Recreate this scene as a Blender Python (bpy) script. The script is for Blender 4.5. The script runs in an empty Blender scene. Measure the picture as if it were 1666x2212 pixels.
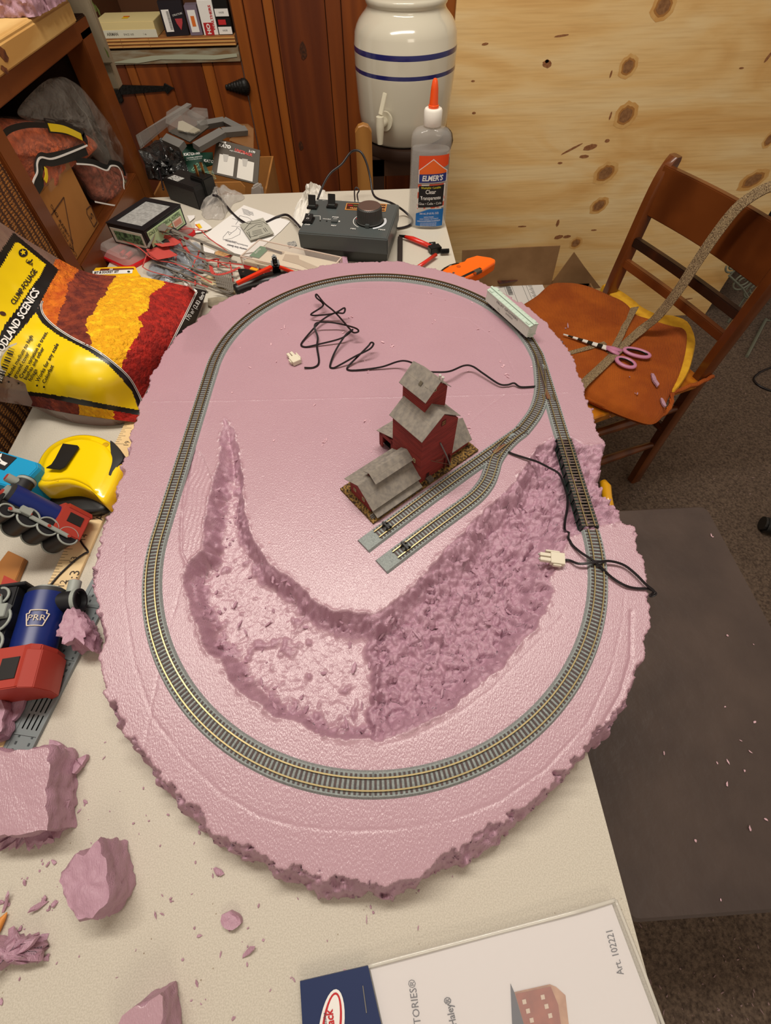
import bpy, bmesh, math, random
import numpy as np
from mathutils import Vector, Matrix
S=bpy.context.scene; COL=S.collection
R_=random.Random(7)
rad=math.radians
# ------------------------------------------------------------ camera model
FL=972.0; CX,CY=833.0,1106.0; CH=0.3961612
def _ray(p): return np.array([p[0]-CX,-(p[1]-CY),-FL])
_up=-_ray((843,1747)); _up/=np.linalg.norm(_up)
_yd=_ray((734,-375)); _yd-=_up*(_yd@_up); _yd/=np.linalg.norm(_yd)
_xd=np.cross(_yd,_up); RM=np.array([_xd,_yd,_up])
def onz(px,py,z=0.0):
    d=RM@_ray((px,py)); t=(z-CH)/d[2]; return Vector((d[0]*t,d[1]*t,z))
def ony(px,py,y):
    d=RM@_ray((px,py)); t=y/d[1]; return Vector((d[0]*t,y,CH+d[2]*t))
def onx(px,py,x):
    d=RM@_ray((px,py)); t=x/d[0]; return Vector((x,d[1]*t,CH+d[2]*t))
def onplane(px,py,o,n):
    d=Vector(RM@_ray((px,py))); c=Vector((0,0,CH)); t=(Vector(o)-c).dot(Vector(n))/d.dot(Vector(n)); return c+d*t
cam=bpy.data.cameras.new('camera'); camo=bpy.data.objects.new('camera',cam); COL.objects.link(camo)
m=Matrix([[RM[i][j] for j in range(3)]+[0] for i in range(3)]+[[0,0,0,1]]); m.translation=(0,0,CH)
camo.matrix_world=m; cam.sensor_fit='VERTICAL'; cam.sensor_height=24; cam.lens=24*FL/2212
cam.shift_x=0; cam.clip_start=.01; cam.clip_end=30; S.camera=camo
# ------------------------------------------------------------ materials
def lin(c):
    return tuple((x/255/12.92 if x<=10 else ((x/255+.055)/1.055)**2.4) for x in c[:3])+(1.0,)
MATS={}
def N(nt,t,loc=(0,0),**kw):
    n=nt.nodes.new(t)
    for k,v in kw.items():
        if k in n.inputs: n.inputs[k].default_value=v
        else: setattr(n,k,v)
    return n
def mat(name,c,rough=.5,metal=0,spec=.5,c2=None,ns=40,thr=(.35,.65),stretch=None,bump=0,bs=200,bd=.001,trans=0,alpha=1,coat=0,ior=1.45,wave=None,detail=5,emit=0):
    if name in MATS: return MATS[name]
    m=bpy.data.materials.new(name); m.use_nodes=True; nt=m.node_tree; b=nt.nodes['Principled BSDF']; L=nt.links.new
    b.inputs['Base Color'].default_value=lin(c); b.inputs['Roughness'].default_value=rough; b.inputs['Metallic'].default_value=metal
    b.inputs['Specular IOR Level'].default_value=spec; b.inputs['Transmission Weight'].default_value=trans; b.inputs['Alpha'].default_value=alpha
    b.inputs['Coat Weight'].default_value=coat; b.inputs['Coat Roughness'].default_value=.12; b.inputs['IOR'].default_value=ior
    if emit: b.inputs['Emission Color'].default_value=lin(c); b.inputs['Emission Strength'].default_value=emit
    if c2 or bump:
        tc=N(nt,'ShaderNodeTexCoord'); mp=N(nt,'ShaderNodeMapping'); L(tc.outputs['Object'],mp.inputs[0])
        if stretch: mp.inputs['Scale'].default_value=stretch
    if c2:
        no=N(nt,'ShaderNodeTexNoise',Scale=ns,Detail=detail); L(mp.outputs[0],no.inputs['Vector'])
        src=no.outputs['Fac']
        if wave:
            w=N(nt,'ShaderNodeTexWave',Scale=wave[0],Distortion=wave[1],Detail=3.0); w.inputs['Detail Scale'].default_value=wave[2] if len(wave)>2 else 1.2
            w.bands_direction=wave[3] if len(wave)>3 else 'X'; L(mp.outputs[0],w.inputs['Vector'])
            mm=N(nt,'ShaderNodeMath',operation='MULTIPLY_ADD'); L(w.outputs['Fac'],mm.inputs[0]); mm.inputs[1].default_value=.45
            m2=N(nt,'ShaderNodeMath',operation='MULTIPLY'); L(no.outputs['Fac'],m2.inputs[0]); m2.inputs[1].default_value=.6
            L(m2.outputs[0],mm.inputs[2]); src=mm.outputs[0]
        r=N(nt,'ShaderNodeValToRGB'); e=r.color_ramp.elements; e[0].position,e[1].position=thr; e[0].color=lin(c); e[1].color=lin(c2)
        L(src,r.inputs[0]); L(r.outputs[0],b.inputs['Base Color'])
    if bump:
        n2=N(nt,'ShaderNodeTexNoise',Scale=bs,Detail=4.0); L(mp.outputs[0],n2.inputs['Vector'])
        bp=N(nt,'ShaderNodeBump',Strength=bump,Distance=bd); L(n2.outputs['Fac'],bp.inputs['Height']); L(bp.outputs[0],b.inputs['Normal'])
    MATS[name]=m; return m
def clear(name,c=(240,240,240),alpha=.25,rough=.12,bump=0):
    return mat(name,c,rough=rough,alpha=alpha,spec=.8,bump=bump,bs=30,bd=.01)
BLACK=mat('black_plastic',(22,22,22),.35); WHITE=mat('white_print',(232,230,226),.5); INK=mat('black_ink',(24,22,24),.6)
CORD=mat('cord_black',(26,20,24),.35); STEEL=mat('steel',(190,188,182),.25,metal=1)
# ------------------------------------------------------------ mesh builder
class MB:
    def __init__(s): s.v=[]; s.f=[]; s.m=[]; s.M=Matrix.Identity(4); s.cm=0
    def av(s,pts):
        i=len(s.v); s.v+= [tuple(s.M@Vector(p)) for p in pts]; return i
    def af(s,f): s.f.append(tuple(f)); s.m.append(s.cm)
    def box(s,a,b):
        x0,y0,z0=a; x1,y1,z1=b
        i=s.av([(x0,y0,z0),(x1,y0,z0),(x1,y1,z0),(x0,y1,z0),(x0,y0,z1),(x1,y0,z1),(x1,y1,z1),(x0,y1,z1)])
        for f in ((0,3,2,1),(4,5,6,7),(0,1,5,4),(1,2,6,5),(2,3,7,6),(3,0,4,7)): s.af([i+k for k in f])
        return s
    def rbox(s,a,b,r):   # box with rounded vertical edges and small bevel at the top
        x0,y0,z0=a; x1,y1,z1=b; P=[]
        for cx,cy,a0 in ((x1-r,y1-r,0),(x0+r,y1-r,90),(x0+r,y0+r,180),(x1-r,y0+r,270)):
            for k in range(5):
                t=rad(a0+k*22.5); P.append((cx+r*math.cos(t),cy+r*math.sin(t)))
        s.prism(P,z0,z1,bev=min(r*.35,(z1-z0)*.3)); return s
    def prism(s,P,z0,z1,bev=0):
        n=len(P); c=(sum(p[0] for p in P)/n,sum(p[1] for p in P)/n)
        lv=[(z0,1.0),(z1-bev,1.0)]
        if bev: lv.append((z1,None))
        rings=[]
        for z,k in lv:
            if k is None:
                q=[]
                for p in P:
                    d=Vector((p[0]-c[0],p[1]-c[1])); l=d.length; d*= (l-bev)/l if l>bev else 1; q.append((c[0]+d.x,c[1]+d.y,z))
            else: q=[(p[0],p[1],z) for p in P]
            rings.append(s.av(q))
        for a,b in zip(rings,rings[1:]):
            for i in range(n): s.af((a+i,a+(i+1)%n,b+(i+1)%n,b+i))
        s.af([rings[0]+i for i in range(n)][::-1]); s.af([rings[-1]+i for i in range(n)]); return s
    def poly(s,P):
        i=s.av(P); s.af(range(i,i+len(P))); return s
    def rings(s,R,cap=True,close=False):
        n=len(R[0]); I=[s.av(r) for r in R]
        prs=list(zip(I,I[1:]))+([(I[-1],I[0])] if close else [])
        for a,b in prs:
            for i in range(n): s.af((a+i,a+(i+1)%n,b+(i+1)%n,b+i))
        if cap and not close: s.af([I[0]+i for i in range(n)][::-1]); s.af([I[-1]+i for i in range(n)])
        return s
    def lathe(s,prof,n=32,cap=True,sy=1.0):
        return s.rings([[(r*math.cos(2*math.pi*k/n),r*sy*math.sin(2*math.pi*k/n),z) for k in range(n)] for r,z in prof],cap)
    def tube(s,P,r,n=8,flat=1.0,cap=True,up=(0,0,1),close=False):
        P=[Vector(p) for p in P]; R=[]; nn=len(P)
        for i,p in enumerate(P):
            if close: t=(P[(i+1)%nn]-P[i-1])
            else: t=(P[min(i+1,nn-1)]-P[max(i-1,0)])
            t.normalize(); u=Vector(up); u-=t*u.dot(t)
            if u.length<1e-4: u=Vector((1,0,0))-t*t.x
            u.normalize(); w=t.cross(u); rr=r[i] if isinstance(r,(list,tuple)) else r
            R.append([tuple(p+w*(rr*math.cos(2*math.pi*k/n))+u*(rr*flat*math.sin(2*math.pi*k/n))) for k in range(n)])
        return s.rings(R,cap,close)
    def bar(s,a,b,w,h,up=(0,0,1)):
        a,b=Vector(a),Vector(b); t=(b-a).normalized(); u=Vector(up); u-=t*u.dot(t); u.normalize(); x=t.cross(u)
        R=[[tuple(p+x*(sx*w/2)+u*(sz*h/2)) for sx,sz in ((-1,-1),(1,-1),(1,1),(-1,1))] for p in (a,b)]
        return s.rings(R)
    def sphere(s,c,r,n=12,sc=(1,1,1)):
        prof=[]
        R=[]
        for i in range(1,n):
            t=math.pi*i/n
            R.append([(c[0]+sc[0]*r*math.sin(t)*math.cos(2*math.pi*k/n),c[1]+sc[1]*r*math.sin(t)*math.sin(2*math.pi*k/n),c[2]-sc[2]*r*math.cos(t)) for k in range(n)])
        return s.rings(R)
    def build(s,name,mats,parent=None,smooth=False,loc=None,bevel=0,auto=None):
        if not isinstance(mats,(list,tuple)): mats=[mats]
        if parent is not None: o0=Vector(parent['_w'])
        elif loc is not None: o0=Vector(loc)
        else:
            a=np.array(s.v); o0=Vector(((a[:,0].min()+a[:,0].max())/2,(a[:,1].min()+a[:,1].max())/2,a[:,2].min()))
        me=bpy.data.meshes.new(name); me.from_pydata([tuple(Vector(v)-o0) for v in s.v],[],s.f)
        for mm in mats: me.materials.append(mm)
        me.polygons.foreach_set('material_index',s.m)
        bm=bmesh.new(); bm.from_mesh(me); bmesh.ops.recalc_face_normals(bm,faces=bm.faces)
        if bevel:
            bmesh.ops.bevel(bm,geom=[e for e in bm.edges if len(e.link_faces)==2 and e.calc_face_angle(0)>.6],offset=bevel,segments=2,affect='EDGES',clamp_overlap=True)
        bm.to_mesh(me); bm.free()
        if smooth:
            me.polygons.foreach_set('use_smooth',[True]*len(me.polygons))
            if smooth!='all': me.set_sharp_from_angle(angle=rad(auto or 38))
        me.update()
        o=bpy.data.objects.new(name,me); COL.objects.link(o)
        if parent is not None: o.parent=parent; o['_w']=list(o0)
        else: o.location=o0; o['_w']=list(o0)
        return o
def tag(o,label=None,cat=None,group=None,kind=None):
    if label: o['label']=label
    if cat: o['category']=cat
    if group: o['group']=group
    if kind: o['kind']=kind
    return o
def thing(name,loc,label,cat,group=None):
    o=bpy.data.objects.new(name,None); COL.objects.link(o); o.location=loc; o['_w']=list(loc); o.empty_display_size=.02
    return tag(o,label,cat,group)
def frame(o,x,y):  # matrix from origin and two directions
    x=Vector(x).normalized(); y=Vector(y); y-=x*y.dot(x); y.normalize(); z=x.cross(y)
    M=Matrix((x,y,z)).transposed().to_4x4(); M.translation=Vector(o); return M
def text(s,size,m,parent,M,align='CENTER',fn=None,name='lettering',sx=1.0,bold=0,thick=0,shear=0,sub=0):
    cu=bpy.data.curves.new('t','FONT'); cu.body=s; cu.size=size; cu.align_x=align; cu.align_y='CENTER'; cu.offset=bold*size; cu.resolution_u=2; cu.shear=shear
    if thick: cu.extrude=thick
    to=bpy.data.objects.new('t',cu); COL.objects.link(to); dg=bpy.context.evaluated_depsgraph_get()
    me=bpy.data.meshes.new_from_object(to.evaluated_get(dg)); bpy.data.objects.remove(to); me.name=name
    if sub:
        bm=bmesh.new(); bm.from_mesh(me); bmesh.ops.triangulate(bm,faces=bm.faces)
        bmesh.ops.subdivide_edges(bm,edges=[e for e in bm.edges if e.calc_length()>sub],cuts=2); bm.to_mesh(me); bm.free()
    o0=Vector(parent['_w'])
    for v in me.vertices:
        c=Vector((v.co.x*sx,v.co.y,v.co.z))
        p=M@c if fn is None else Vector(fn(c))
        v.co=p-o0
    me.materials.clear(); me.materials.append(m)
    for p in me.polygons: p.material_index=0
    o=bpy.data.objects.new(name,me); COL.objects.link(o); o.parent=parent; o['_w']=list(o0); return o
def flat(P,z,name,m,parent,M=None):   # thin printed patch
    b=MB(); 
    if M is not None: b.M=M
    b.poly([(p[0],p[1],z) for p in P]); return b.build(name,m,parent)
def rect(x0,y0,x1,y1): return [(x0,y0),(x1,y0),(x1,y1),(x0,y1)]
def spline(P,k=8,close=False):
    P=[Vector(p) for p in P]; n=len(P); o=[]
    for i in range(n if close else n-1):
        if close: a,b,c,d=P[i-1],P[i],P[(i+1)%n],P[(i+2)%n]
        else: a,b,c,d=P[max(i-1,0)],P[i],P[i+1],P[min(i+2,n-1)]
        for j in range(k):
            t=j/k; o.append(.5*((2*b)+(c-a)*t+(2*a-5*b+4*c-d)*t*t+(3*b-a-3*c+d)*t**3))
    if not close: o.append(P[-1])
    return o
def resample(P,step):
    P=[Vector(p) for p in P]; out=[P[0].copy()]; acc=0; L=[0]
    for a,b in zip(P,P[1:]): L.append(L[-1]+(b-a).length)
    n=max(2,int(round(L[-1]/step))); j=0
    for i in range(1,n+1):
        s=L[-1]*i/n
        while j<len(P)-2 and L[j+1]<s: j+=1
        t=(s-L[j])/max(1e-9,L[j+1]-L[j]); out.append(P[j].lerp(P[j+1],min(1,t)))
    return out
# ------------------------------------------------------------ numpy noise
_T=np.random.RandomState(11).rand(256,256)
def vn(x,y,s,seed=0):
    x=x/s+seed*17.3+1000; y=y/s+seed*31.7+1000; xi=np.floor(x).astype(int); yi=np.floor(y).astype(int); fx=x-xi; fy=y-yi
    fx=fx*fx*(3-2*fx); fy=fy*fy*(3-2*fy); g=lambda a,b:_T[a%256,b%256]
    return (g(xi,yi)*(1-fx)+g(xi+1,yi)*fx)*(1-fy)+(g(xi,yi+1)*(1-fx)+g(xi+1,yi+1)*fx)*fy
def fbm(x,y,s,seed=0,o=4):
    r=0;a=.5
    for k in range(o): r=r+a*(vn(x,y,s/2**k,seed+k*3)-.5); a*=.55
    return r*2
def worley(x,y,s,seed=0):
    x=x/s+seed*13.1+500; y=y/s+seed*7.7+500; xi=np.floor(x).astype(int); yi=np.floor(y).astype(int)
    f1=np.full(x.shape,9.);f2=f1.copy();idv=np.zeros(x.shape)
    for dx in(-1,0,1):
        for dy in(-1,0,1):
            a=xi+dx;b=yi+dy; px=a+_T[a%256,(b+seed)%256]; py=b+_T[(a+97)%256,(b+31)%256]; d=np.hypot(px-x,py-y)
            c=d<f1; f2=np.where(c,f1,np.minimum(f2,d)); idv=np.where(c,_T[(a+5)%256,(b+71)%256],idv); f1=np.where(c,d,f1)
    return f1,f2,idv
def sdist(X,Y,P,closed=True):   # unsigned distance to polyline, and inside mask
    d=np.full(X.shape,1e9); ins=np.zeros(X.shape,bool); n=len(P)
    for i in range(n if closed else n-1):
        ax,ay=P[i][0],P[i][1]; bx,by=P[(i+1)%n][0],P[(i+1)%n][1]; ex,ey=bx-ax,by-ay; L=ex*ex+ey*ey+1e-12
        t=np.clip(((X-ax)*ex+(Y-ay)*ey)/L,0,1); d=np.minimum(d,(X-ax-ex*t)**2+(Y-ay-ey*t)**2)
        if closed: 
            c=((ay>Y)!=(by>Y)); ins^= c&(X<(bx-ax)*(Y-ay)/((by-ay) if by!=ay else 1e-12)+ax)
    d=np.sqrt(d); return (np.where(ins,d,-d) if closed else d)
def sm(a,b,x): 
    t=np.clip((x-a)/(b-a),0,1); return t*t*(3-2*t)
# ------------------------------------------------------------ foam layout board
ZT=.0375
OUT=[(745,577),(800,573),(869,574),(910,582),(960,595),(1000,606),(1036,616),(1096,648),(1120,662),(1156,688),(1180,712),(1200,732),(1216,752),(1234,780),(1248,816),(1260,848),(1276,892),(1286,912),(1294,944),(1308,964),
(1298,984),(1294,1004),(1290,1032),(1294,1068),(1298,1092),(1316,1127),(1344,1127),(1364,1131),(1376,1152),(1388,1193),(1396,1218),(1401,1249),(1405,1285),(1404,1336),(1401,1387),(1390,1433),(1378,1485),(1365,1526),(1347,1561),(1332,1587),(1291,1623),(1276,1653),(1240,1690),(1200,1720),(1160,1760),(1130,1785),(1080,1825),(1040,1855),(1000,1880),(940,1907),(900,1940),(860,1946),(800,1952),(740,1948),(678,1956),(667,1935),(610,1912),(546,1884),(476,1846),(424,1815),(389,1773),(347,1721),(316,1698),(284,1644),(250,1592),(225,1533),(215,1481),(204,1425),(200,1374),(193,1315),(185,1245),(191,1209),(203,1161),(220,1113),(239,1065),(254,1017),(275,969),(292,917),(307,878),(331,811),(356,770),(392,723),(437,694),(458,674),(500,650),(542,635),(587,611),(635,593),(681,587)]
RIM=[(486,904),(510,941),(521,1001),(525,1072),(535,1135),(553,1177),(577,1216),(627,1251),(673,1294),(715,1318),(764,1325),(803,1325),(842,1308),(895,1262),(944,1205),(1005,1145),(1062,1090),(1111,1040),(1140,1000),(1165,965),(1193,948),(1229,945),(1266,961),(1340,957),(1340,1131),(1300,1138),(1256,1151),(1232,1160),(1221,1175),(1193,1247),(1189,1288),(1164,1349),(1123,1394),(1086,1435),(1021,1488),(980,1529),(923,1557),(862,1586),(813,1596),(768,1596),(697,1590),(662,1569),(592,1541),(521,1491),(496,1467),(475,1424),(436,1389),(429,1354),(415,1319),(401,1283),(399,1252),(403,1216),(436,1188),(440,1135),(450,1079),(461,1036),(475,1001),(475,948)]
outw=[onz(x,y,.0295 if not(1290<=x<=1318 and 970<y<1128) else .008) for x,y in OUT]; rimw=[onz(x,y,ZT) for x,y in RIM]
STEP=.001
xs=np.arange(-.295,.262,STEP); ys=np.arange(-.056,.715,STEP); X,Y=np.meshgrid(xs,ys)
do=sdist(X,Y,outw)
do=do+ .0045*fbm(X,Y,.014,1,4)+.003*(worley(X,Y,.006,3)[0]-.4)*sm(.012,0,np.abs(do))
wth=.0075+.006*vn(X,Y,.03,5)+.004*(worley(X,Y,.007,33)[2]-.5)+.0015*fbm(X,Y,.004,37,2)
wth=wth*(1-.6*sm(.28,.38,Y))*(1-.45*sm(.15,.2,X)); oc=np.clip(do/wth,0,1); outer=np.where(oc>=1,1.0,.90*oc**.6)
wallrough=(worley(X,Y,.005,9)[2]-.5)*.004+fbm(X,Y,.006,6,4)*.004
dr=sdist(X,Y,rimw); dr=dr+.0035*fbm(X,Y,.012,21,4)
ridx=np.interp(Y,[.05,.12,.18],[-.008,-.007,-.010])
right=sm(-.004,.004,X-ridx)
# depth of the valley floor
depth=np.interp(Y,[.0,.20,.30,.36,.415],[.027,.024,.019,.010,.003])*(1-right)+right*(.024+.0*Y)
depth=depth*(1-.42*sm(.13,.21,X))
wide=np.where(right>.5,.016,.009)*(.6+.8*vn(X,Y,.035,77)); wide=np.where((X>.05)&(dr<.03)&(Y>.12),wide*1.4,wide)
tt=np.clip(dr/wide,0,1); prof=np.where(dr<=0,0,.06+.94*(.5*tt**.8+.5*sm(0,1,tt)))
h=ZT+.00025*fbm(X,Y,.05,2,3)
f1,f2,idv=worley(X+.002*fbm(X,Y,.006,3),Y+.002*fbm(X,Y,.006,4),.0075,4); g1,g2,idg=worley(X,Y,.0038,8)
chunk=(idv-.5)*.0080+(f2-f1)*.0042+(idg-.5)*.0030+fbm(X,Y,.02,14,5)*.007
inval=sm(-.001,.004,dr)
rough=chunk*inval*right
chips=np.clip(fbm(X,Y,.010,31,4)-.34,0,1)*.012+ (idg-.5)*.0008
smoothfl=(chips*sm(.02,.06,.32-Y)+.0006*np.sin(X*900+3*fbm(X,Y,.03,40))*sm(.25,.3,Y))*inval*(1-right)
near=np.exp(-((dr-.007)/.005)**2)*(1-right)*(.3+.7*sm(.34,.25,Y)); pile=near*(.002+chunk*.9+np.clip(fbm(X,Y,.006,50,3),0,1)*.005)
ridge=.011*np.exp(-((X-ridx-.001*fbm(X,Y,.01,60)*8)/.0042)**2)*inval*sm(0,.006,dr)*(.75+.5*fbm(X,Y,.01,61,3))
h=h-depth*prof+rough+smoothfl+pile+ridge
# notch for the bridge runs through to the edge, rim flakes, scored lines
rimfl=np.exp(-((dr+.0008)/.0016)**2)*np.clip(fbm(X,Y,.005,70,3),0,1)*.0035; h=h+rimfl
fl=[onz(x,y,ZT) for x,y in [(419,966),(440,985),(461,1036),(450,1079),(436,1188),(401,1216),(390,1160),(398,1072),(410,1000)]]
df=sdist(X,Y,fl); h=h-np.where(df>0,.0009+.00018*np.sin(X*1300+9*fbm(X,Y,.05,44)),0)*sm(0,.002,df); 
def groove(P,w,d,z=ZT):
    global h
    q=[onz(x,y,z) for x,y in P]; dd=sdist(X,Y,q,False)+.0008*fbm(X,Y,.01,80,2); h=h-d*np.exp(-(dd/w)**2)*sm(-.002,.001,-dr)
groove([(419,966),(410,1000),(398,1072),(392,1120),(390,1160),(393,1195),(403,1220)],.0012,.002)
groove([(498,690),(475,790),(452,900)],.0006,.0003)
groove([(398,1240),(370,1345),(345,1440),(322,1560),(304,1660)],.0006,.0005)
groove([(330,868),(500,866),(860,858),(960,856),(1230,848)],.0006,-.0003)
groove([(270,1180),(268,1290),(290,1430),(330,1550),(400,1640),(480,1715),(560,1762),(640,1785),(760,1795),(850,1792),(980,1770),(1080,1730),(1180,1660),(1270,1560),(1320,1450),(1345,1340),(1350,1280)],.0006,.0004)
groove([(1364,1322),(1363,1420),(1340,1500),(1300,1570)],.0012,.0011)
groove([(820,1612),(900,1590),(980,1548),(1060,1490),(1130,1420),(1180,1370),(1215,1330)],.0006,.0003)
groove([(930,680),(1010,690),(1080,740),(1110,800),(1095,850),(1040,890),(1010,920)],.0007,.0003)
groove([(560,690),(640,640),(740,622),(850,625),(960,645)],.0007,-.0003)
base=.003
h=np.maximum(h,base+.0015*vn(X,Y,.01,3))
edge=sm(.02,0,do)*(1-outer*.0)
hh=h*outer+wallrough*sm(0,.3,outer)*sm(.92,.75,outer)
hh=np.where(do>0,np.maximum(hh,.0),0)
# colour mask: 1 where the skin is cut away
cut=np.clip(sm(-.0006,.0008,dr)*right+sm(-.0006,.0008,dr)*(1-right)*np.clip(1-prof+.9*sm(.0015,.003,chips+pile*1.5),0,1)+sm(.999,.985,outer)+ridge*200,0,1)
ny,nx=X.shape; keep=do>-.0005
idx=-np.ones(X.shape,int); q=keep[:-1,:-1]&keep[1:,:-1]&keep[:-1,1:]&keep[1:,1:]
use=np.zeros(X.shape,bool); use[:-1,:-1]|=q;use[1:,:-1]|=q;use[:-1,1:]|=q;use[1:,1:]|=q
idx[use]=np.arange(use.sum()); V=np.stack([X[use]+.0007*(vn(X,Y,.002,91)[use]-.5),Y[use]+.0007*(vn(X,Y,.002,92)[use]-.5),hh[use]+.0004],1)
a=idx[:-1,:-1][q];b_=idx[:-1,1:][q];c_=idx[1:,1:][q];d_=idx[1:,:-1][q]; F=np.stack([a,b_,c_,d_],1)
# border ring -> drop to underside
from collections import Counter
nV=len(V); under=V.copy(); under[:,2]=.0002
E1=np.concatenate([F[:,[0,1]],F[:,[1,2]],F[:,[2,3]],F[:,[3,0]]]); key=E1.min(1)*nV+E1.max(1); uq,inv,cnt=np.unique(key,return_inverse=True,return_counts=True); be=E1[cnt[inv]==1]
me=bpy.data.meshes.new('foam_board'); VV=V.astype(np.float32); nf=len(F)
bv=np.unique(be); mp=-np.ones(nV,int); mp[bv]=nV+np.arange(len(bv)); VV=np.concatenate([VV,under[bv]]).astype(np.float32)
F2=np.stack([be[:,1],be[:,0],mp[be[:,0]],mp[be[:,1]]],1); FF=np.concatenate([F,F2])
o0=np.array([-.015,.33,0]); 
me.vertices.add(len(VV)); me.vertices.foreach_set('co',(VV-o0).astype(np.float32).ravel())
me.loops.add(FF.size); me.loops.foreach_set('vertex_index',FF.ravel().astype(np.int32)); me.polygons.add(len(FF))
me.polygons.foreach_set('loop_start',np.arange(0,FF.size,4,dtype=np.int32)); me.polygons.foreach_set('use_smooth',np.ones(len(FF),bool))
me.update(calc_edges=True); me.validate()
at=me.attributes.new('cut','FLOAT','POINT'); cv=np.concatenate([cut[use],np.ones(len(bv))]); at.data.foreach_set('value',cv.astype(np.float32))
def foam_mat(name,attr=True,base=(176,138,151),cutc=(177,135,154),skin=True):
    m=bpy.data.materials.new(name); m.use_nodes=True; nt=m.node_tree; b=nt.nodes['Principled BSDF']; L=nt.links.new
    tc=N(nt,'ShaderNodeTexCoord'); 
    n1=N(nt,'ShaderNodeTexNoise',Scale=14.0,Detail=3.0); L(tc.outputs['Object'],n1.inputs['Vector'])
    r=N(nt,'ShaderNodeMix',data_type='RGBA'); r.inputs['A'].default_value=lin(base); r.inputs['B'].default_value=lin(tuple(min(255,c+8) for c in base)); L(n1.outputs['Fac'],r.inputs['Factor'])
    n2=N(nt,'ShaderNodeTexNoise',Scale=900.0,Detail=3.0); L(tc.outputs['Object'],n2.inputs['Vector'])
    mx=N(nt,'ShaderNodeMix',data_type='RGBA'); L(r.outputs['Result'],mx.inputs['A']); mx.inputs['B'].default_value=lin(cutc)
    rr=N(nt,'ShaderNodeMapRange'); rr.inputs['To Min'].default_value=.34; rr.inputs['To Max'].default_value=.62
    if attr:
        at=N(nt,'ShaderNodeAttribute',attribute_name='cut'); L(at.outputs['Fac'],mx.inputs['Factor']); L(at.outputs['Fac'],rr.inputs['Value'])
    else: mx.inputs['Factor'].default_value=0 if skin else 1; rr.inputs['Value'].default_value=0 if skin else 1
    L(mx.outputs['Result'],b.inputs['Base Color']); L(rr.outputs['Result'],b.inputs['Roughness'])
    b.inputs['Specular IOR Level'].default_value=1.0; b.inputs['IOR'].default_value=1.55
    mpp=N(nt,'ShaderNodeMapping'); mpp.inputs['Scale'].default_value=(1,.35,1); L(tc.outputs['Object'],mpp.inputs[0])
    n3=N(nt,'ShaderNodeTexNoise',Scale=1400.0,Detail=2.0); L(mpp.outputs[0],n3.inputs['Vector'])
    bp=N(nt,'ShaderNodeBump',Strength=.9,Distance=.0005); L(n3.outputs['Fac'],bp.inputs['Height']); L(bp.outputs[0],b.inputs['Normal'])
    return m
FOAM=foam_mat('pink_foam'); FOAMS=foam_mat('pink_foam_skin',False); FOAMC=foam_mat('pink_foam_cut',False,skin=False)
me.materials.append(FOAM)
fo=bpy.data.objects.new('foam_board',me); fo.location=o0; COL.objects.link(fo)
tag(fo,'big oval pink foam board with a carved valley, lying under the train track','foam board')
def foam_h(x,y):
    j=int(round((x-xs[0])/STEP)); i=int(round((y-ys[0])/STEP))
    if 0<=i<ny and 0<=j<nx and do[i,j]>0: return float(hh[i,j])+.0004
    return 0.0
# ------------------------------------------------------------ light
w=bpy.data.worlds.new('world'); S.world=w; w.use_nodes=True; w.node_tree.nodes['Background'].inputs[0].default_value=lin((255,234,210)); w.node_tree.nodes['Background'].inputs[1].default_value=.38
def area(name,loc,size,sizey,power,col,target=None):
    l=bpy.data.lights.new(name,'AREA'); l.shape='RECTANGLE'; l.size=size; l.size_y=sizey; l.energy=power; l.color=col
    o=bpy.data.objects.new(name,l); COL.objects.link(o); o.location=loc
    if target: o.rotation_euler=(Vector(target)-Vector(loc)).to_track_quat('-Z','Y').to_euler()
    return o
area('ceiling_tube',(-.15,.62,1.5),1.2,.18,25,(1,.925,.82))
area('bounce_fill',(.5,-1.3,1.6),.7,.7,7,(1,.88,.72),(.3,1.2,-.1))  # added fill acting as ceiling bounce on the plywood, no lamp known there
S.view_settings.view_transform='Standard'; S.view_settings.look='None'; S.view_settings.exposure=-0.08; S.view_settings.gamma=1; S.view_settings.use_curve_mapping=False
# ------------------------------------------------------------ track
BAL=mat('ballast_grey',(154,162,160),.75,c2=(122,128,128),ns=900,thr=(.3,.7)); BALS=mat('roadbed_side',(128,136,138),.6)
TIE=mat('tie_brown',(66,58,58),.6,c2=(84,66,64),ns=300); RAIL=mat('rail_metal',(196,178,132),.28,metal=1); RUST=mat('rail_side',(104,84,52),.5,metal=.6)
ZR=ZT+.0004
LC=Vector((-.001,.213)); LA=rad(-2.8); RR=.199; LS=.232
def lf(a,r=RR,top=False):   # loop frame polar -> world
    x=r*math.cos(a); y=r*math.sin(a)+(LS if top else 0)
    return Vector((LC.x+x*math.cos(LA)-y*math.sin(LA),LC.y+x*math.sin(LA)+y*math.cos(LA),ZR))
def lxy(x,y): return Vector((LC.x+x*math.cos(LA)-y*math.sin(LA),LC.y+x*math.sin(LA)+y*math.cos(LA),ZR))
GA=.0037
def sweep(b,P,prof,close=False):
    R=[];n=len(P)
    for i,p in enumerate(P):
        t=(P[min(i+1,n-1)]-P[max(i-1,0)]); t.z=0; t.normalize(); x=Vector((t.y,-t.x,0))
        R.append([tuple(Vector(p)+x*a+Vector((0,0,z))) for a,z in prof])
    b.rings(R)
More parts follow.
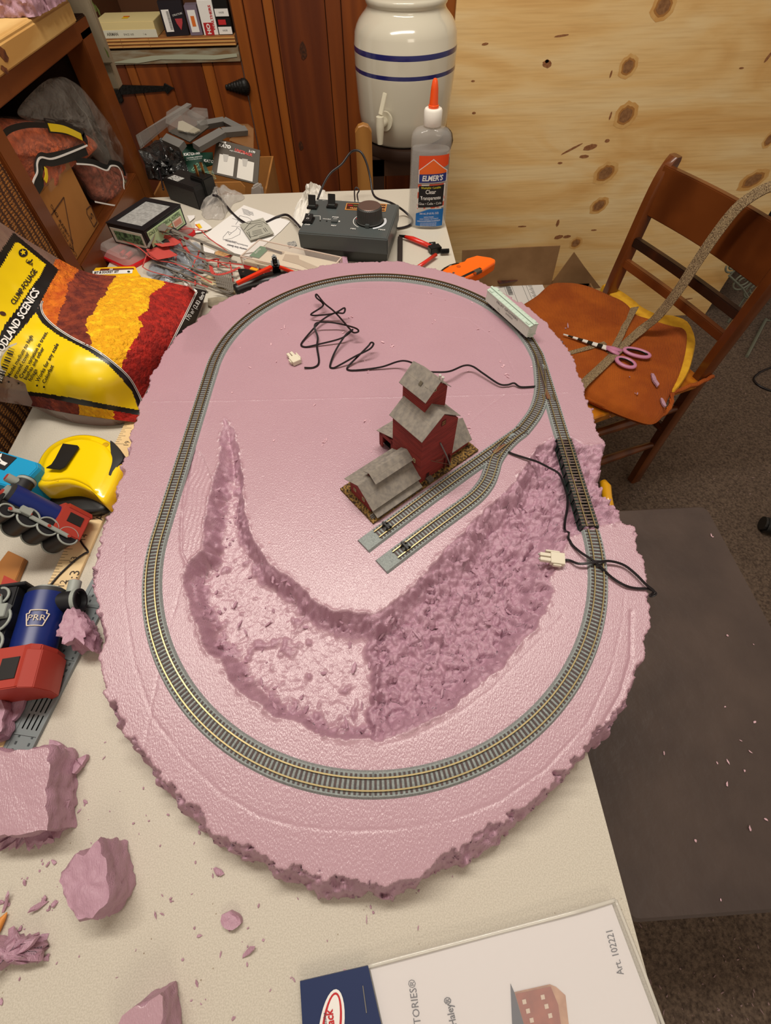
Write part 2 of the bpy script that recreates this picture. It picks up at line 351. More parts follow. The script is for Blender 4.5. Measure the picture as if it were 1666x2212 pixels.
def rails(P,root,offs=(-GA,GA),h=.0030,name='rail',cut=None):
    for o in offs:
        b=MB(); b.cm=0; sweep(b,P,[(o-.0004,h),(o+.0004,h),(o+.0004,h+.0012),(o-.0004,h+.0012)])
        nf=len(b.f)
        for i in range(nf): b.m[i]=1
        b.cm=0; sweep(b,P,[(o-.00048,h+.0012),(o+.00048,h+.0012),(o+.00048,h+.0015),(o-.00048,h+.0015)])
        b.build(name,[RAIL,RUST],root)
def bed(P,root,w=.0072,h=.0026,ws=.0086,m=None,name='roadbed'):
    b=MB(); sweep(b,P,[(-ws,0),(ws,0),(w,h),(-w,h)])
    b.build(name,[m or BAL],root)
def ties(P,root,step=.0034,h=.0026,L=.0062,m=None,w=.0008,name='ties'):
    Q=resample(P,step); b=MB()
    for i in range(len(Q)-1):
        c=(Q[i]+Q[i+1])/2; t=(Q[i+1]-Q[i]); t.z=0; t.normalize(); x=Vector((t.y,-t.x,0)); c=c+Vector((0,0,h+.0002))
        b.bar(c-x*L,c+x*L,w*2,.0006)
    for i in range(0,len(Q)-1): # chairs
        pass
    b.build(name,[m or TIE],root)
def section(P,label,name='curved_track',group=None,bedm=None):
    c=sum(P,Vector())/len(P); r=thing(name,(c.x,c.y,ZR),label,'model train track',group)
    bed(P,r); ties(P,r); rails(P,r); 
    return r
def arc(a0,a1,top=False,n=22): return [lf(rad(a0+(a1-a0)*i/n),top=top) for i in range(n+1)]
section(arc(180,225.5),'curved grey track section at the lower left of the oval, below the left straight')
section(arc(225.5,270),'curved grey track section at the front left of the oval, ending at the frontmost joint')
section(arc(270,315),'curved grey track section at the front right of the oval, right of the frontmost joint')
section(arc(315,360),'curved grey track section at the lower right of the oval, crossed by the black wires')
section(arc(180,135,True),'curved grey track section at the upper left of the oval, beside the yellow bag')
section(arc(135,90,True),'curved grey track section at the back left of the oval, nearest the black clamp')
section(arc(90,45,True),'curved grey track section at the back right of the oval, nearest the orange knife')
section(arc(45,9,True),'curved grey track section with the white freight car standing on it')
lp=lambda x,y0,y1,n=12:[lxy(x,y0+(y1-y0)*i/n) for i in range(n+1)]
section(lp(-RR,0,LS/2),'straight grey track section on the left side of the oval, the front one of two','straight_track')
section(lp(-RR,LS/2,LS),'straight grey track section on the left side of the oval, the rear one of two','straight_track')
# bridge with dark green girder sides
BR0,BR1=.003,.112
P=lp(RR,BR0,BR1,2); c=lxy(RR,(BR0+BR1)/2)
br=thing('girder_bridge',(c.x,c.y,ZR-.006),'dark green plate girder bridge carrying the track over the carved gap at the right','model bridge')
GRN=mat('girder_green',(24,44,38),.4); dk=MB()
t=(P[-1]-P[0]).normalized(); xx=Vector((t.y,-t.x,0))
for s in(-1,1):
    g=MB(); a=P[0]+xx*s*.0062; e=P[-1]+xx*s*.0062; g.bar(a-Vector((0,0,.0022)),e-Vector((0,0,.0022)),.0012,.0105)
    g.bar(a+Vector((0,0,.003)),e+Vector((0,0,.003)),.0026,.0007); g.bar(a-Vector((0,0,.0074)),e-Vector((0,0,.0074)),.0026,.0007)
    for i in range(11):
        q=a.lerp(e,i/10)+xx*s*.001; g.bar(q-Vector((0,0,.007)),q+Vector((0,0,.0027)),.0014,.0012,up=t)
    g.build('girder',GRN,br)
b=MB()
for i in range(9):
    q=P[0].lerp(P[-1],(i+.5)/9); b.bar(q-xx*.0075-Vector((0,0,.003)),q+xx*.0075-Vector((0,0,.003)),.001,.003)
b.build('cross_beams',GRN,br)
PP=lp(RR,BR0,BR1,30); ties([p+Vector((0,0,.0006)) for p in PP],br,L=.0080,step=.0036,m=mat('bridge_tie',(98,84,74),.6)); rails([p+Vector((0,0,.0004)) for p in PP],br)
# straight grey piece between bridge and turnout is part of the turnout's straight leg
def off(P,d):
    o=[];n=len(P)
    for i,p in enumerate(P):
        t=(P[min(i+1,n-1)]-P[max(i-1,0)]); t.z=0; t.normalize(); o.append(p+Vector((t.y,-t.x,0))*d)
    return o
def turnout(A,B,frog,label,toe):
    c=A[0]; r=thing('track_turnout',(c.x,c.y,ZR),label,'model train track')
    bed(A,r); bed([p+Vector((0,0,.00005)) for p in B],r); ties(A,r); ties([p+Vector((0,0,.00007)) for p in B],r); rails(A,r); rails([p+Vector((0,0,.00003)) for p in B],r)
    b=MB(); f=Vector(frog); d=(A[-1]-A[0]).normalized()
    ax=(B[len(B)//2]-B[0]).normalized()
    M=frame(f+Vector((0,0,.0036)),d,(-d.y,d.x,0)); b.M=M
    b.prism([(-.012,.0012),(-.014,0),(-.012,-.0012),(0,-.0022),(.004,-.0018),(.004,.0018),(0,.0022)],0,.0007); b.build('frog',mat('frog_brown',(112,66,44),.55),r)
    for s in(-1,1):
        g=MB(); g.M=M; g.bar((-.004,s*.0058,0),(.006,s*.0062,0),.0006,.0016); g.build('guard_rail',RAIL,r)
    b=MB(); b.M=frame(toe,d,(-d.y,d.x,0)); b.box((-.004,-.0016,.0028),(.004,.0016,.0038)); b.lathe([(0,.0038),(.0014,.0038),(.0014,.0044),(0,.0046)],12); b.build('switch_cover',BALS,r)
    return r
zt=ZR+.004
pz=lambda L:[onz(x,y,ZR+.0035)*1 for x,y in L]
def zfix(P): return [Vector((p.x,p.y,ZR)) for p in P]
A=arc(9,0,True,4)[:-1]+lp(RR,LS,BR1,14)
s1=zfix(spline([arc(9,0,True,4)[0],lf(rad(3),top=True)]+[Vector(p) for p in pz([(1172,827),(1168,862),(1155,893),(1128,928)])],8))
turnout(A,s1,onz(1184,858,ZR+.003).xy.to_3d()+Vector((0,0,ZR)),'track turnout on the right side of the oval, next to the white freight car',onz(1174,797,ZR).xy.to_3d()+Vector((0,0,ZR)))
s2=zfix(spline(pz([(1128,928),(1096,951),(1057,979),(1001,1018)]),8))
s3=zfix(spline(pz([(1128,928),(1108,943),(1086,966),(1070,990),(1063,1013),(1052,1040),(1028,1069),(985,1102)]),6))
turnout(s2,s3,onz(1072,975,ZR+.003).xy.to_3d()+Vector((0,0,ZR)),'second track turnout, splitting into two sidings right of the red elevator',onz(1103,946,ZR).xy.to_3d()+Vector((0,0,ZR)))
def siding(px,label):
    P=zfix(spline(pz(px),8)); r=thing('siding_track',P[-1],label,'model train track'); 
    d=(P[-1]-P[-3]).normalized(); bed(P+[P[-1]+d*.016],r); ties(P,r); rails(P,r)
    b=MB(); q=P[-1]-d*.009; x=Vector((d.y,-d.x,0)); u=Vector((0,0,1))
    for s in(-1,1):
        b.bar(q+x*s*.0026+u*.004,q-d*.008+x*s*.0026+u*.0046,.0012,.0012); b.bar(q+x*s*.0026+u*.004,q+x*s*.0026-d*.002+u*.0085,.001,.001)
        b.bar(q-d*.007+x*s*.0026+u*.004,q-d*.002+x*s*.0026+u*.0085,.001,.001)
    b.bar(q-d*.002-x*.0045+u*.0085,q-d*.002+x*.0045+u*.0085,.0016,.0016); b.bar(q-d*.005-x*.004+u*.004,q-d*.005+x*.004+u*.004,.003,.001)
    b.build('bumper',BLACK,r)
    return r
siding([(1001,1018),(907,1086),(814,1155)],'straight siding track beside the red elevator, the inner one, ending in a black bumper')
siding([(985,1102),(938,1136),(854,1199)],'outer siding track nearer the valley, ending in a black bumper')
# ------------------------------------------------------------ freight car
CARM=mat('reefer_white',(206,214,204),.45); CARR=mat('reefer_roof',(186,204,190),.5)
ca,cb=lf(rad(40),top=True),lf(rad(13.5),top=True)
cd=(cb-ca); cl=cd.length; cd.normalize(); cm_=(ca+cb)/2
car=thing('freight_car',(cm_.x,cm_.y,ZR+.0045),'white reefer freight car standing on the track at the upper right of the oval','model train car')
M=frame(cm_+Vector((0,0,ZR*0+.0045)),cd,(-cd.y,cd.x,0))
hl=cl/2*.99; W=.0064
b=MB(); b.M=M; b.box((-hl,-W,.004),(hl,W,.0185)); 
for i in range(30): 
    x=-hl+.001+i*(2*hl-.002)/29
    for s in(-1,1): b.box((x-.0001,s*W-.0001,.0042),(x+.0001,s*W+.0001,.0183))
b.build('body',CARM,car)
b=MB(); b.M=M; b.rings([[(x,-W-.0006,.0182),(x,W+.0006,.0182),(x,W+.0004,.0192),(x,0,.0208),(x,-W-.0004,.0192)] for x in(-hl-.0006,hl+.0006)])
for i in range(13):
    x=-hl+.003+i*(2*hl-.006)/12
    for s in(-1,1): b.bar((x,0,.0208),(x,s*W,.0192),.0006,.0006)
b.build('roof',CARR,car)
b=MB(); b.M=M; b.box((-hl-.0015,-.0016,.0212),(hl+.0015,.0016,.0217)); b.build('roof_walk',CARR,car)
for sx in(-1,1):
    for sy in(-1,1):
        b=MB(); b.M=M; x=sx*(hl-.006); b.box((x-.003,sy*.004-.002,.019),(x+.003,sy*.004+.002,.0205)); b.build('ice_hatch',CARR,car)
    b=MB(); b.M=M; x=sx*(hl+.0009)
    for k in range(5): b.bar((x,-W+.0002,.006+.0026*k),(x,-W+.0045,.006+.0026*k),.0005,.0005)
    for yy in (-W+.0002,-W+.0045): b.bar((x,yy,.004),(x,yy,.0185),.0004,.0004)
    b.bar((x,-W,.006),(x,W,.006),.0006,.0008); b.box((x-.0012,-.003,.004),(x+.0012,.003,.0046)); b.build('ladder',CARM,car)
    tr=MB(); tr.M=M; x=sx*(hl-.010)
    for ax in(-.004,.004):
        for sy in(-1,1):
            tr.M=M@Matrix.Translation((x+ax,sy*GA,.0012))@Matrix.Rotation(rad(90),4,'X'); tr.lathe([(0,-.0006),(.002,-.0006),(.002,.0006),(0,.0006)],14)
    tr.M=M; tr.box((x-.006,-.0045,.001),(x+.006,.0045,.0035)); tr.build('truck',BLACK,car)
b=MB(); b.M=M; b.box((-hl+.015,-.002,.002),(hl-.015,.002,.004)); b.build('underframe',BLACK,car)
DK=mat('car_ink',(70,66,70),.6)
fx=Matrix(((-1,0,0,0),(0,0,-1,-W-.0003),(0,1,0,0),(0,0,0,1)))
fx=Matrix(((1,0,0,0),(0,0,-1,-W-.0004),(0,1,0,0),(0,0,0,1)))
text('FRUIT GROWERS',.0034,DK,car,M@Matrix.Translation((0,0,.0148))@fx,sx=1.75)
text('EXPRESS',.0026,DK,car,M@Matrix.Translation((.006,0,.0108))@fx,sx=1.5)
text('FGEX',.0018,DK,car,M@Matrix.Translation((-.016,0,.0085))@fx); text('CAPY 80000',.0012,DK,car,M@Matrix.Translation((-.016,0,.0062))@fx)
# ------------------------------------------------------------ grain elevator
ea=rad(36.34); eu=Vector((math.cos(ea),math.sin(ea),0)); ev=Vector((-math.sin(ea),math.cos(ea),0))
EB=Vector((-.00201,.22435,ZT+.0005)); EM=frame(EB,eu,ev)
RED=mat('elevator_red',(142,50,44),.75,c2=(120,40,36),ns=60,stretch=(1,1,6)); REDD=mat('elevator_red_dark',(92,30,28),.75)
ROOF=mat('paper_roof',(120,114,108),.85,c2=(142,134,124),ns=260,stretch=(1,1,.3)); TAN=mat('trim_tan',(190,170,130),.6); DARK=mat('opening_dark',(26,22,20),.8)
GRAV=mat('gravel',(150,116,60),.9,c2=(50,34,18),ns=520,thr=(.4,.6),bump=1,bs=500,bd=.002)
el=thing('grain_elevator',tuple(EB),'red cardstock grain elevator model with grey roofs on a gravelled base, beside the sidings','model building')
def eb(): 
    b=MB(); b.M=EM; return b
b=eb(); nxx,nyy=60,22
G=[]
for j in range(nyy+1):
    G.append(b.av([(.1405*i/nxx-.001+R_.uniform(-.0006,.0006),.052*j/nyy-.001+R_.uniform(-.0006,.0006),.0022+R_.uniform(0,.0009)) for i in range(nxx+1)]))
for j in range(nyy):
    for i in range(nxx): b.af((G[j]+i,G[j]+i+1,G[j+1]+i+1,G[j+1]+i))
b.rings([[(-.001,-.001,-.0002),(.1395,-.001,-.0002),(.1395,.051,-.0002),(-.001,.051,-.0002)],[(-.001,-.001,.0023),(.1395,-.001,.0023),(.1395,.051,.0023),(-.001,.051,.0023)]],cap=False)
b.build('gravel_base',GRAV,el)
def gable(name,u0,u1,v0,v1,z0,ze,vp,zp,axis='u',m=RED,lines=True):
    """walls with gable; axis = ridge direction"""
    b=eb()
    if axis=='u': P=[(v0,z0),(v1,z0),(v1,ze[1]),(vp,zp),(v0,ze[0])]; R=[[(u,p,z) for p,z in P] for u in(u0,u1)]
    else: P=[(u0,z0),(u1,z0),(u1,ze[1]),(vp,zp),(u0,ze[0])]; R=[[(p,v,z) for p,z in P] for v in(v0,v1)]
    b.rings(R)
    z=z0+.0022
    while lines and z<min(ze):
        b.box((u0-.00012,v0-.00012,z),(u1+.00012,v1+.00012,z+.00012)); z+=.0024
    return b.build(name,m,el)
def roof(name,pts,th=.0006,m=ROOF,u0=0,u1=1,axis='u'):
    """pts profile across ridge (coord,z) list; slab of thickness"""
    b=eb(); 
    P=list(pts)+[(p,z-th) for p,z in reversed(pts)]
    b.rings([[(u,p,z) if axis=='u' else (p,u,z) for p,z in P] for u in(u0,u1)])
    for k in range(len(pts)-1):
        (a,za),(c,zc)=pts[k],pts[k+1]
        for f in(.5,): 
            q=a+(c-a)*f; zq=za+(zc-za)*f
            A=(u0,q,zq) if axis=='u' else (q,u0,zq); B=(u1,q,zq) if axis=='u' else (q,u1,zq); b.bar(A,B,.0002,.0002)
    return b.build(name,m,el)
gable('warehouse_walls',.005,.0625,.010,.0405,.002,(.0165,.0195),.0248,.0295)
roof('warehouse_roof',[(.0035,.0130),(.0248,.0305),(.0470,.0190)],u0=.0028,u1=.0625)
roof('awning_roof',[(-.0015,.0062),(.0110,.0125)],u0=.004,u1=.0605)
b=eb(); b.box((.006,-.0005,.002),(.0605,.010,.0045)); b.build('loading_dock',mat('dock_grey',(92,84,78),.85),el)
b=eb(); 
for i in range(4): b.box((.0005,.001+i*.0012,.002),(.0045,.0022+i*.0012,.0012+.0012*(i+1)))
b.build('steps',mat('step_grey',(110,104,98),.8),el)
# raised monitor on the warehouse ridge
gable('monitor_walls',.0185,.0622,.0205,.0300,.024,(.0325,.0325),.0252,.0358,lines=False,m=REDD)
roof('monitor_roof',[(.0155,.0300),(.0252,.0368),(.0335,.0322)],u0=.0165,u1=.0624)
gable('tower_walls',.0622,.1050,.0052,.0460,.002,(.0655,.0655),.0845,.0820,axis='v')
roof('tower_roof',[(.0600,.0650),(.0848,.0835),(.1068,.0675)],u0=.0042,u1=.0485,axis='v')
gable('headhouse_walls',.0770,.1022,.0205,.0500,.066,(.0935,.0935),.0905,.1045,axis='v')
roof('headhouse_roof',[(.0745,.0918),(.0905,.1062),(.1045,.0930)],u0=.0180,u1=.0525,axis='v')
gable('feed_shed_walls',.1050,.1360,.0110,.0400,.002,(.0120,.0120),.0255,.0270)
roof('feed_shed_roof',[(.0085,.0110),(.0255,.0290),(.0430,.0120)],u0=.1050,u1=.1378)
# drive shed behind the tower, open at its left end
b=eb(); 
b.box((.0655,.0700,.002),(.1000,.0712,.0225)); b.box((.0655,.0470,.002),(.0668,.0530,.0255)); b.box((.0655,.0660,.002),(.0668,.0712,.0220)); b.box((.0655,.0470,.0180),(.0668,.0712,.0232)); b.box((.0990,.0470,.002),(.1000,.0712,.0225))
b.build('drive_shed_walls',RED,el)
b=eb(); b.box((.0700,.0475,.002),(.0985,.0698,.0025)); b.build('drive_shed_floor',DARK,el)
roof('drive_shed_roof',[(.0455,.0330),(.0730,.0228)],u0=.0635,u1=.1020)
def win(name,u,v,z,w,h,face,frame_=TAN,glass=DARK):
    b=eb()
    def q(a,z0,c,z1,d):
        if face=='v': b.box((u+a,v-d,z+z0),(u+c,v,z+z1))
        else: b.box((u-d,v+a,z+z0),(u,v+c,z+z1))
    b.cm=1; q(-w/2,-h/2,w/2,h/2,.0002); b.cm=0; t=.0004
    q(-w/2-t,-h/2-t,-w/2,h/2+t,.0004); q(w/2,-h/2-t,w/2+t,h/2+t,.0004); q(-w/2,-h/2-t,w/2,-h/2,.0004); q(-w/2,h/2,w/2,h/2+t,.0004); q(-w/2,-t/2,w/2,t/2,.0004)
    return b.build(name,[frame_,glass],el)
win('window',.0868,.0203,.0985,.0022,.0038,'v'); win('window',.0860,.0050,.0715,.0042,.0050,'v',REDD,mat('tan_board',(120,92,50),.8))
win('window',.0620,.0140,.0305,.0022,.0038,'u'); win('window',.0048,.0330,.0140,.0026,.0036,'u'); win('window',.0048,.0200,.0125,.0026,.0044,'u'); win('window',.1230,.0108,.0085,.0030,.0026,'v')
win('door',.0725,.0050,.0085,.0030,.0060,'v',REDD)
b=eb(); b.box((.0700,-.0008,.002),(.0765,.005,.0058)); b.build('stone_ramp',mat('ramp_grey',(84,78,70),.9,c2=(110,100,90),ns=300),el)
b=eb(); b.box((.0820,.0245,.0985),(.0823,.0275,.0987)); 
M2=EM@frame((.0820,.0330,.0992),(.016,0,.0144),(0,1,0)); b.M=M2; b.box((-.0018,-.0016,.0),(.0018,.0016,.0003)); b.build('roof_hatch',mat('hatch_dark',(88,80,66),.8),el)
b=eb(); b.tube([(.0845,.0045,.0470),(.0905,-.0002,.0290),(.0970,-.0012,.0110)],.0007,8); b.build('loading_spout',mat('spout_grey',(110,110,108),.5),el)
b=eb(); b.tube([(.0750,.0048,.0287),(.0860,.0015,.0200),(.0960,-.0010,.0120)],.0003,6); b.tube([(.0810,.0040,.0250),(.0880,.0020,.0235),(.0920,.0048,.0240)],.0003,6); b.build('spout_brace',mat('wire_brown',(110,84,66),.5),el)
b=eb(); b.box((.0995,.002,.002),(.1003,.005,.020)); b.box((.0940,.003,.002),(.0946,.0048,.018)); b.build('ladder',REDD,el)
for dv in(.019,.0225):
    b=eb(); b.M=EM@Matrix.Translation((.0935,dv,.1025)); b.lathe([(.0006,0),(.0006,.0045),(.0013,.0046),(.0013,.0060),(.0002,.0070)],10); b.build('roof_vent',mat('vent_white',(200,198,190),.4),el,smooth=True)
# ------------------------------------------------------------ wires
def wire(P,r=.0007,gap=.0011):
    b=MB(); n=len(P)
    for s in(-1,1):
        Q=[]
        for i,p in enumerate(P):
            t=(P[min(i+1,n-1)]-P[max(i-1,0)]); x=Vector((t.y,-t.x,0)); x.normalize() if x.length>1e-9 else None; Q.append(p+x*s*r*.8)
        b.tube(Q,r,6)
    return b
CONN=mat('connector_white',(224,216,196),.35,alpha=.92)
def plug(parent,M,wires=True):
    b=MB(); b.M=M; b.box((0,-.0055,0),(.012,.0055,.0055)); b.box((.012,-.004,.0008),(.021,-.0006,.0048)); b.box((.012,.0006,.0008),(.021,.004,.0048)); b.box((.004,-.0075,.001),(.016,-.0058,.0045)); b.box((.003,.0058,.001),(.010,.0072,.0045))
    b.build('connector',CONN,parent,bevel=.0003)
    for s in(-1,1): b=MB(); b.M=M; b.bar((.014,s*.0023,.0032),(.0225,s*.0023,.0032),.0012,.0012); b.build('pin',STEEL,parent)
k3=1666/620
def w3(P,zs): 
    o=[]
    for (x,y),z in zip(P,zs): o.append(onz(560+x/2.687,600+y/2.687,ZT+.0012+z))
    return o
c1=[(262,522),(320,520),(347,490),(336,400),(340,345),(322,290),(335,262),(400,258),(480,270),(560,293),(576,312),(548,318),(520,290),(440,200),(380,150),(335,97),(332,115),(372,160),(300,215),(400,213),(450,200),(495,175),(490,205),(440,205),(380,235),(330,280),(250,375),(262,402),(350,385),(480,350),(545,300),(500,335),(440,430),(412,510),(430,524),(480,500),(560,455),(640,415),(664,385),(650,376),(630,400),(560,470),(512,522),(540,538),(700,520),(800,488),(850,483),(900,500),(960,540),(1040,548),(1110,542),(1190,510),(1240,515),(1300,555),(1390,615),(1440,622),(1480,612),(1520,634),(1612,630)]
zz=[.001,0,0,.002,.004,.008,.010,.010,.008,.012,.014,.012,.010,.010,.012,.013,.012,.008,.006,.008,.012,.014,.013,.010,.006,.004,0,0,.002,.006,.012,.009,.003,0,0,.003,.008,.012,.013,.013,.010,.005,0,0,.002,.008,.012,.014,.014,.014,.012,.009,.007,.005,.003,.002,.003,.001,.0005]
P=[Vector((p.x,p.y,max(p.z,foam_h(p.x,p.y)+.0010))) for p in spline(w3(c1,zz),6)]
b=wire(P); r=thing('feeder_wire',tuple(onz(640,785,ZT)),'black two-strand feeder wire in loose loops behind the elevator, with a white plug','wire')
b.build('wire',CORD,r,smooth=True)
pc=onz(644,788,ZT+.001); pd=onz(622,764,ZT+.001)-pc; plug(r,frame(pc+Vector((0,0,.0003)),pd,(-pd.y,pd.x,0)))
k5=2.45
c2=[(828,186),(860,200),(940,225),(985,240),(1040,268),(1095,300),(1120,350),(1140,420),(1142,480),(1128,560),(1130,610),(1160,670),(1215,720),(1290,770),(1370,845),(1440,890),(1500,908),(1570,912),(1610,935),(1580,950),(1600,925),(1560,890),(1500,830),(1440,785),(1370,765),(1310,768),(1260,775),(1200,778),(1150,760),(1118,762)]
z2=[.001,.001,.002,.0,-.002,-.003,-.006,-.010,-.010,-.008,-.004,.0,.003,.0055,.002,.002,.001,.001,-.002,-.004,.0,.003,.003,.003,.004,.0055,.0055,.004,.001,.001]
P=spline([onz(760+x/k5,900+y/k5,ZT+.0012+z) for (x,y),z in zip(c2,z2)],6)
P=[Vector((p.x,p.y,max(p.z,foam_h(p.x,p.y)+.0014))) for p in P]
r=thing('feeder_wire',tuple(onz(1180,1215,ZT)),'black feeder wire looping over the track and valley at the right, with white plug','wire')
wire(P).build('wire',CORD,r,smooth=True)
pc=onz(1217,1213,ZT+.002); pd=onz(1153,1204,ZT+.002)-pc; plug(r,frame(pc,pd,(-pd.y,pd.x,0)))
# ------------------------------------------------------------ setting
FZ=-.74
CARP=mat('carpet_brown',(112,94,80),.95,c2=(66,52,43),ns=170,thr=(.35,.68),bump=.6,bs=420,bd=.004,detail=8)
def wood(name,c,c2,sc=6,stretch=(1,1,.12),rough=.45,dist=5,coat=0,thr=(.2,.8),ns=3):
    return mat(name,c,rough,c2=c2,ns=ns,thr=thr,stretch=stretch,wave=(sc,dist,2.0,'X'),coat=coat,bump=.15,bs=120,bd=.001)
PINE=[wood('pine_orange',(138,70,22),(116,56,17),sc=2.5,stretch=(2.6,2.6,.3),dist=9),wood('pine_amber',(154,86,27),(136,72,21),sc=2.2,stretch=(3,3,.2),dist=7),wood('pine_red',(112,52,17),(90,38,12),sc=2.8,stretch=(2.6,2.6,.25),dist=9)]
KNOT=mat('knot_dark',(44,22,12),.5,c2=(84,44,20),ns=200)
WY=1.68
b=MB(); b.box((-1.5,-1.2,FZ-.05),(2.7,2.1,FZ)); tag(b.build('floor',CARP),kind='structure')
# panelled back wall, boards with grooves, open cupboard at upper left
b=MB(); edges=[-1.5,-1.35,-1.2,-1.05,-.9,-.78]
def board(x0,x1,z0,z1,k,y=WY):
    b.cm=k; b.box((x0+.0012,y,z0),(x1-.0012,y+.018,z1))
for a,c in zip(edges,edges[1:]): board(a,c,FZ,1.2,R_.randrange(3))
board(-.78,-.665,FZ,1.2,2); 
for x0,x1,k in [(-.294,-.262,1),(-.262,-.215,0),(-.215,-.188,1),(-.188,-.06,2),(-.06,-.02,0),(-.02,.09,0),(.09,.24,2),(.24,.30,1)]: board(x0,x1,FZ,1.2,k)
board(-.665,-.294,FZ,-.46,0); b.cm=2
b.box((-.80,WY+.018,FZ),(.32,WY+.024,-.46)); b.box((-.29,WY+.018,FZ),(.32,WY+.024,1.2))
tag(b.build('wall_back',PINE,bevel=.002),kind='structure')
b=MB(); b.box((.30,WY+.35,FZ),(2.7,WY+.40,1.2)); tag(b.build('wall_rear',mat('unlit_space',(26,20,18),.8)),kind='structure')  # near-black colour stands in for the unlit space beyond the plywood
# cupboard
cup=thing('wall_cupboard',(-.48,WY,FZ+.28),'built-in pine cupboard with black strap hinge and latch, open shelf above its door','cupboard')
b=MB(); 
for x0,x1,k in [(-.662,-.60,2),(-.60,-.575,1),(-.575,-.49,0),(-.49,-.40,2),(-.40,-.37,1),(-.37,-.2945,0)]:
    b.cm=k; b.box((x0+.0006,WY-.004,-.458),(x1-.0006,WY+.016,.060))
b.build('door',PINE,cup,bevel=.0015)
b=MB(); b.cm=0; b.box((-.663,WY-.012,.092),(-.2965,WY+.28,.110))
b.cm=1
for z in (.0945,.1005,.1065): b.box((-.664,WY-.0135,z-.0012),(-.2965,WY-.0115,z+.0012))
for x in (-.585,-.515): b.cm=0; b.box((x,WY-.0136,.092),(x+.001,WY-.012,.11))
b.build('shelf',[mat('ply_edge',(168,112,60),.7,c2=(128,80,38),ns=30,stretch=(1,1,20)),mat('ply_light',(206,158,92),.7)],cup)
b=MB(); b.box((-.665,WY-.010,.062),(-.294,WY+.02,.088)); b.build('rail',mat('weathered_rail',(120,92,60),.8,c2=(146,140,120),ns=18,stretch=(1,1,6)),cup)
P=[(-.63,.066),(-.56,.064),(-.5,.070),(-.42,.068),(-.36,.067),(-.30,.071),(-.30,.077),(-.36,.075),(-.44,.078),(-.52,.077),(-.58,.072)]
b=MB(); b.M=Matrix.Translation((0,WY-.0105,0))@Matrix.Rotation(rad(90),4,'X'); b.prism(P,0,.0008); b.build('paint_flake',mat('paint_flake',(168,170,148),.7),cup)
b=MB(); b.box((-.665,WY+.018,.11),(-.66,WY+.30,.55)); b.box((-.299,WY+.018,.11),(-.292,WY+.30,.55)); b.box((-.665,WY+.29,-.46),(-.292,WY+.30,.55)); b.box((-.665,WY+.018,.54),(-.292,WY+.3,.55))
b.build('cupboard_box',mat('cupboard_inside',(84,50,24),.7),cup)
b=MB(); b.box((-.666,WY-.006,.55),(-.292,WY+.018,1.2)); b.build('upper_panel',PINE[0],cup)
IRON=mat('black_iron',(26,24,22),.45,metal=.4,bump=.8,bs=150,bd=.002)
def ip(P,y0,d,name): 
    b=MB(); b.M=Matrix.Translation((0,y0,0))@Matrix.Rotation(rad(90),4,'X'); b.prism(P,0,d,bev=.0008); return b.build(name,IRON,cup)
hz=.012
ip([(-.662,hz-.022),(-.645,hz-.028),(-.636,hz-.022),(-.636,hz+.020),(-.645,hz+.030),(-.662,hz+.024)],WY-.004,.004,'hinge')
ip([(-.636,hz-.010),(-.56,hz-.007),(-.515,hz-.005),(-.51,hz-.011),(-.495,hz-.002),(-.488,hz),(-.495,hz+.003),(-.51,hz+.011),(-.515,hz+.005),(-.56,hz+.007),(-.636,hz+.010)],WY-.004,.004,'hinge')
b=MB(); lz=.011
for i in range(7): b.sphere((-.345+.008*i,WY-.008,lz),.0065+.0021*i,8,(.8,.7,1))
b.build('latch',IRON,cup,smooth='all')
def knots(wall,name,y,L,m,parent):
    b=MB()
    for px,py,r,s in L:
        p=ony(px,py,y); n=14
        b.poly([(p.x+r*math.cos(2*math.pi*k/n)*(1+.15*math.sin(3*k)),y-.0004,p.z+r*s*math.sin(2*math.pi*k/n)*(1+.12*math.cos(2*k))) for k in range(n)])
    o=b.build(name,m,parent); 
    if parent is None: tag(o,kind='structure')
    return o
o=knots(None,'wall_knots',WY-.0006,[(655,110,.009,1.9),(650,315,.007,1.6)],KNOT,None)  # dark knots laid on the pine boards of the back wall
# plywood sheet
ps=thing('plywood_sheet',(.85,WY-.03,FZ),'pale knotty plywood sheet leaning on the back wall behind the chair','plywood')
PLY=bpy.data.materials.new('plywood_face'); PLY.use_nodes=True; nt=PLY.node_tree; bs=nt.nodes['Principled BSDF']; L=nt.links.new
tc=N(nt,'ShaderNodeTexCoord'); mp=N(nt,'ShaderNodeMapping'); mp.inputs['Scale'].default_value=(.55,1,2.6); L(tc.outputs['Object'],mp.inputs[0])
n1=N(nt,'ShaderNodeTexNoise',Scale=3.2,Detail=5.0,Distortion=1.2); L(mp.outputs[0],n1.inputs['Vector'])
mp2=N(nt,'ShaderNodeMapping'); mp2.inputs['Scale'].default_value=(2.2,1,60); L(tc.outputs['Object'],mp2.inputs[0]); n2=N(nt,'ShaderNodeTexNoise',Scale=3.0,Detail=6.0); L(mp2.outputs[0],n2.inputs['Vector'])
r=N(nt,'ShaderNodeValToRGB'); e=r.color_ramp.elements; e[0].position=.30;e[0].color=lin((224,176,106)); e[1].position=.62;e[1].color=lin((244,216,162)); e2=r.color_ramp.elements.new(.46); e2.color=lin((238,200,136)); L(n1.outputs['Fac'],r.inputs[0])
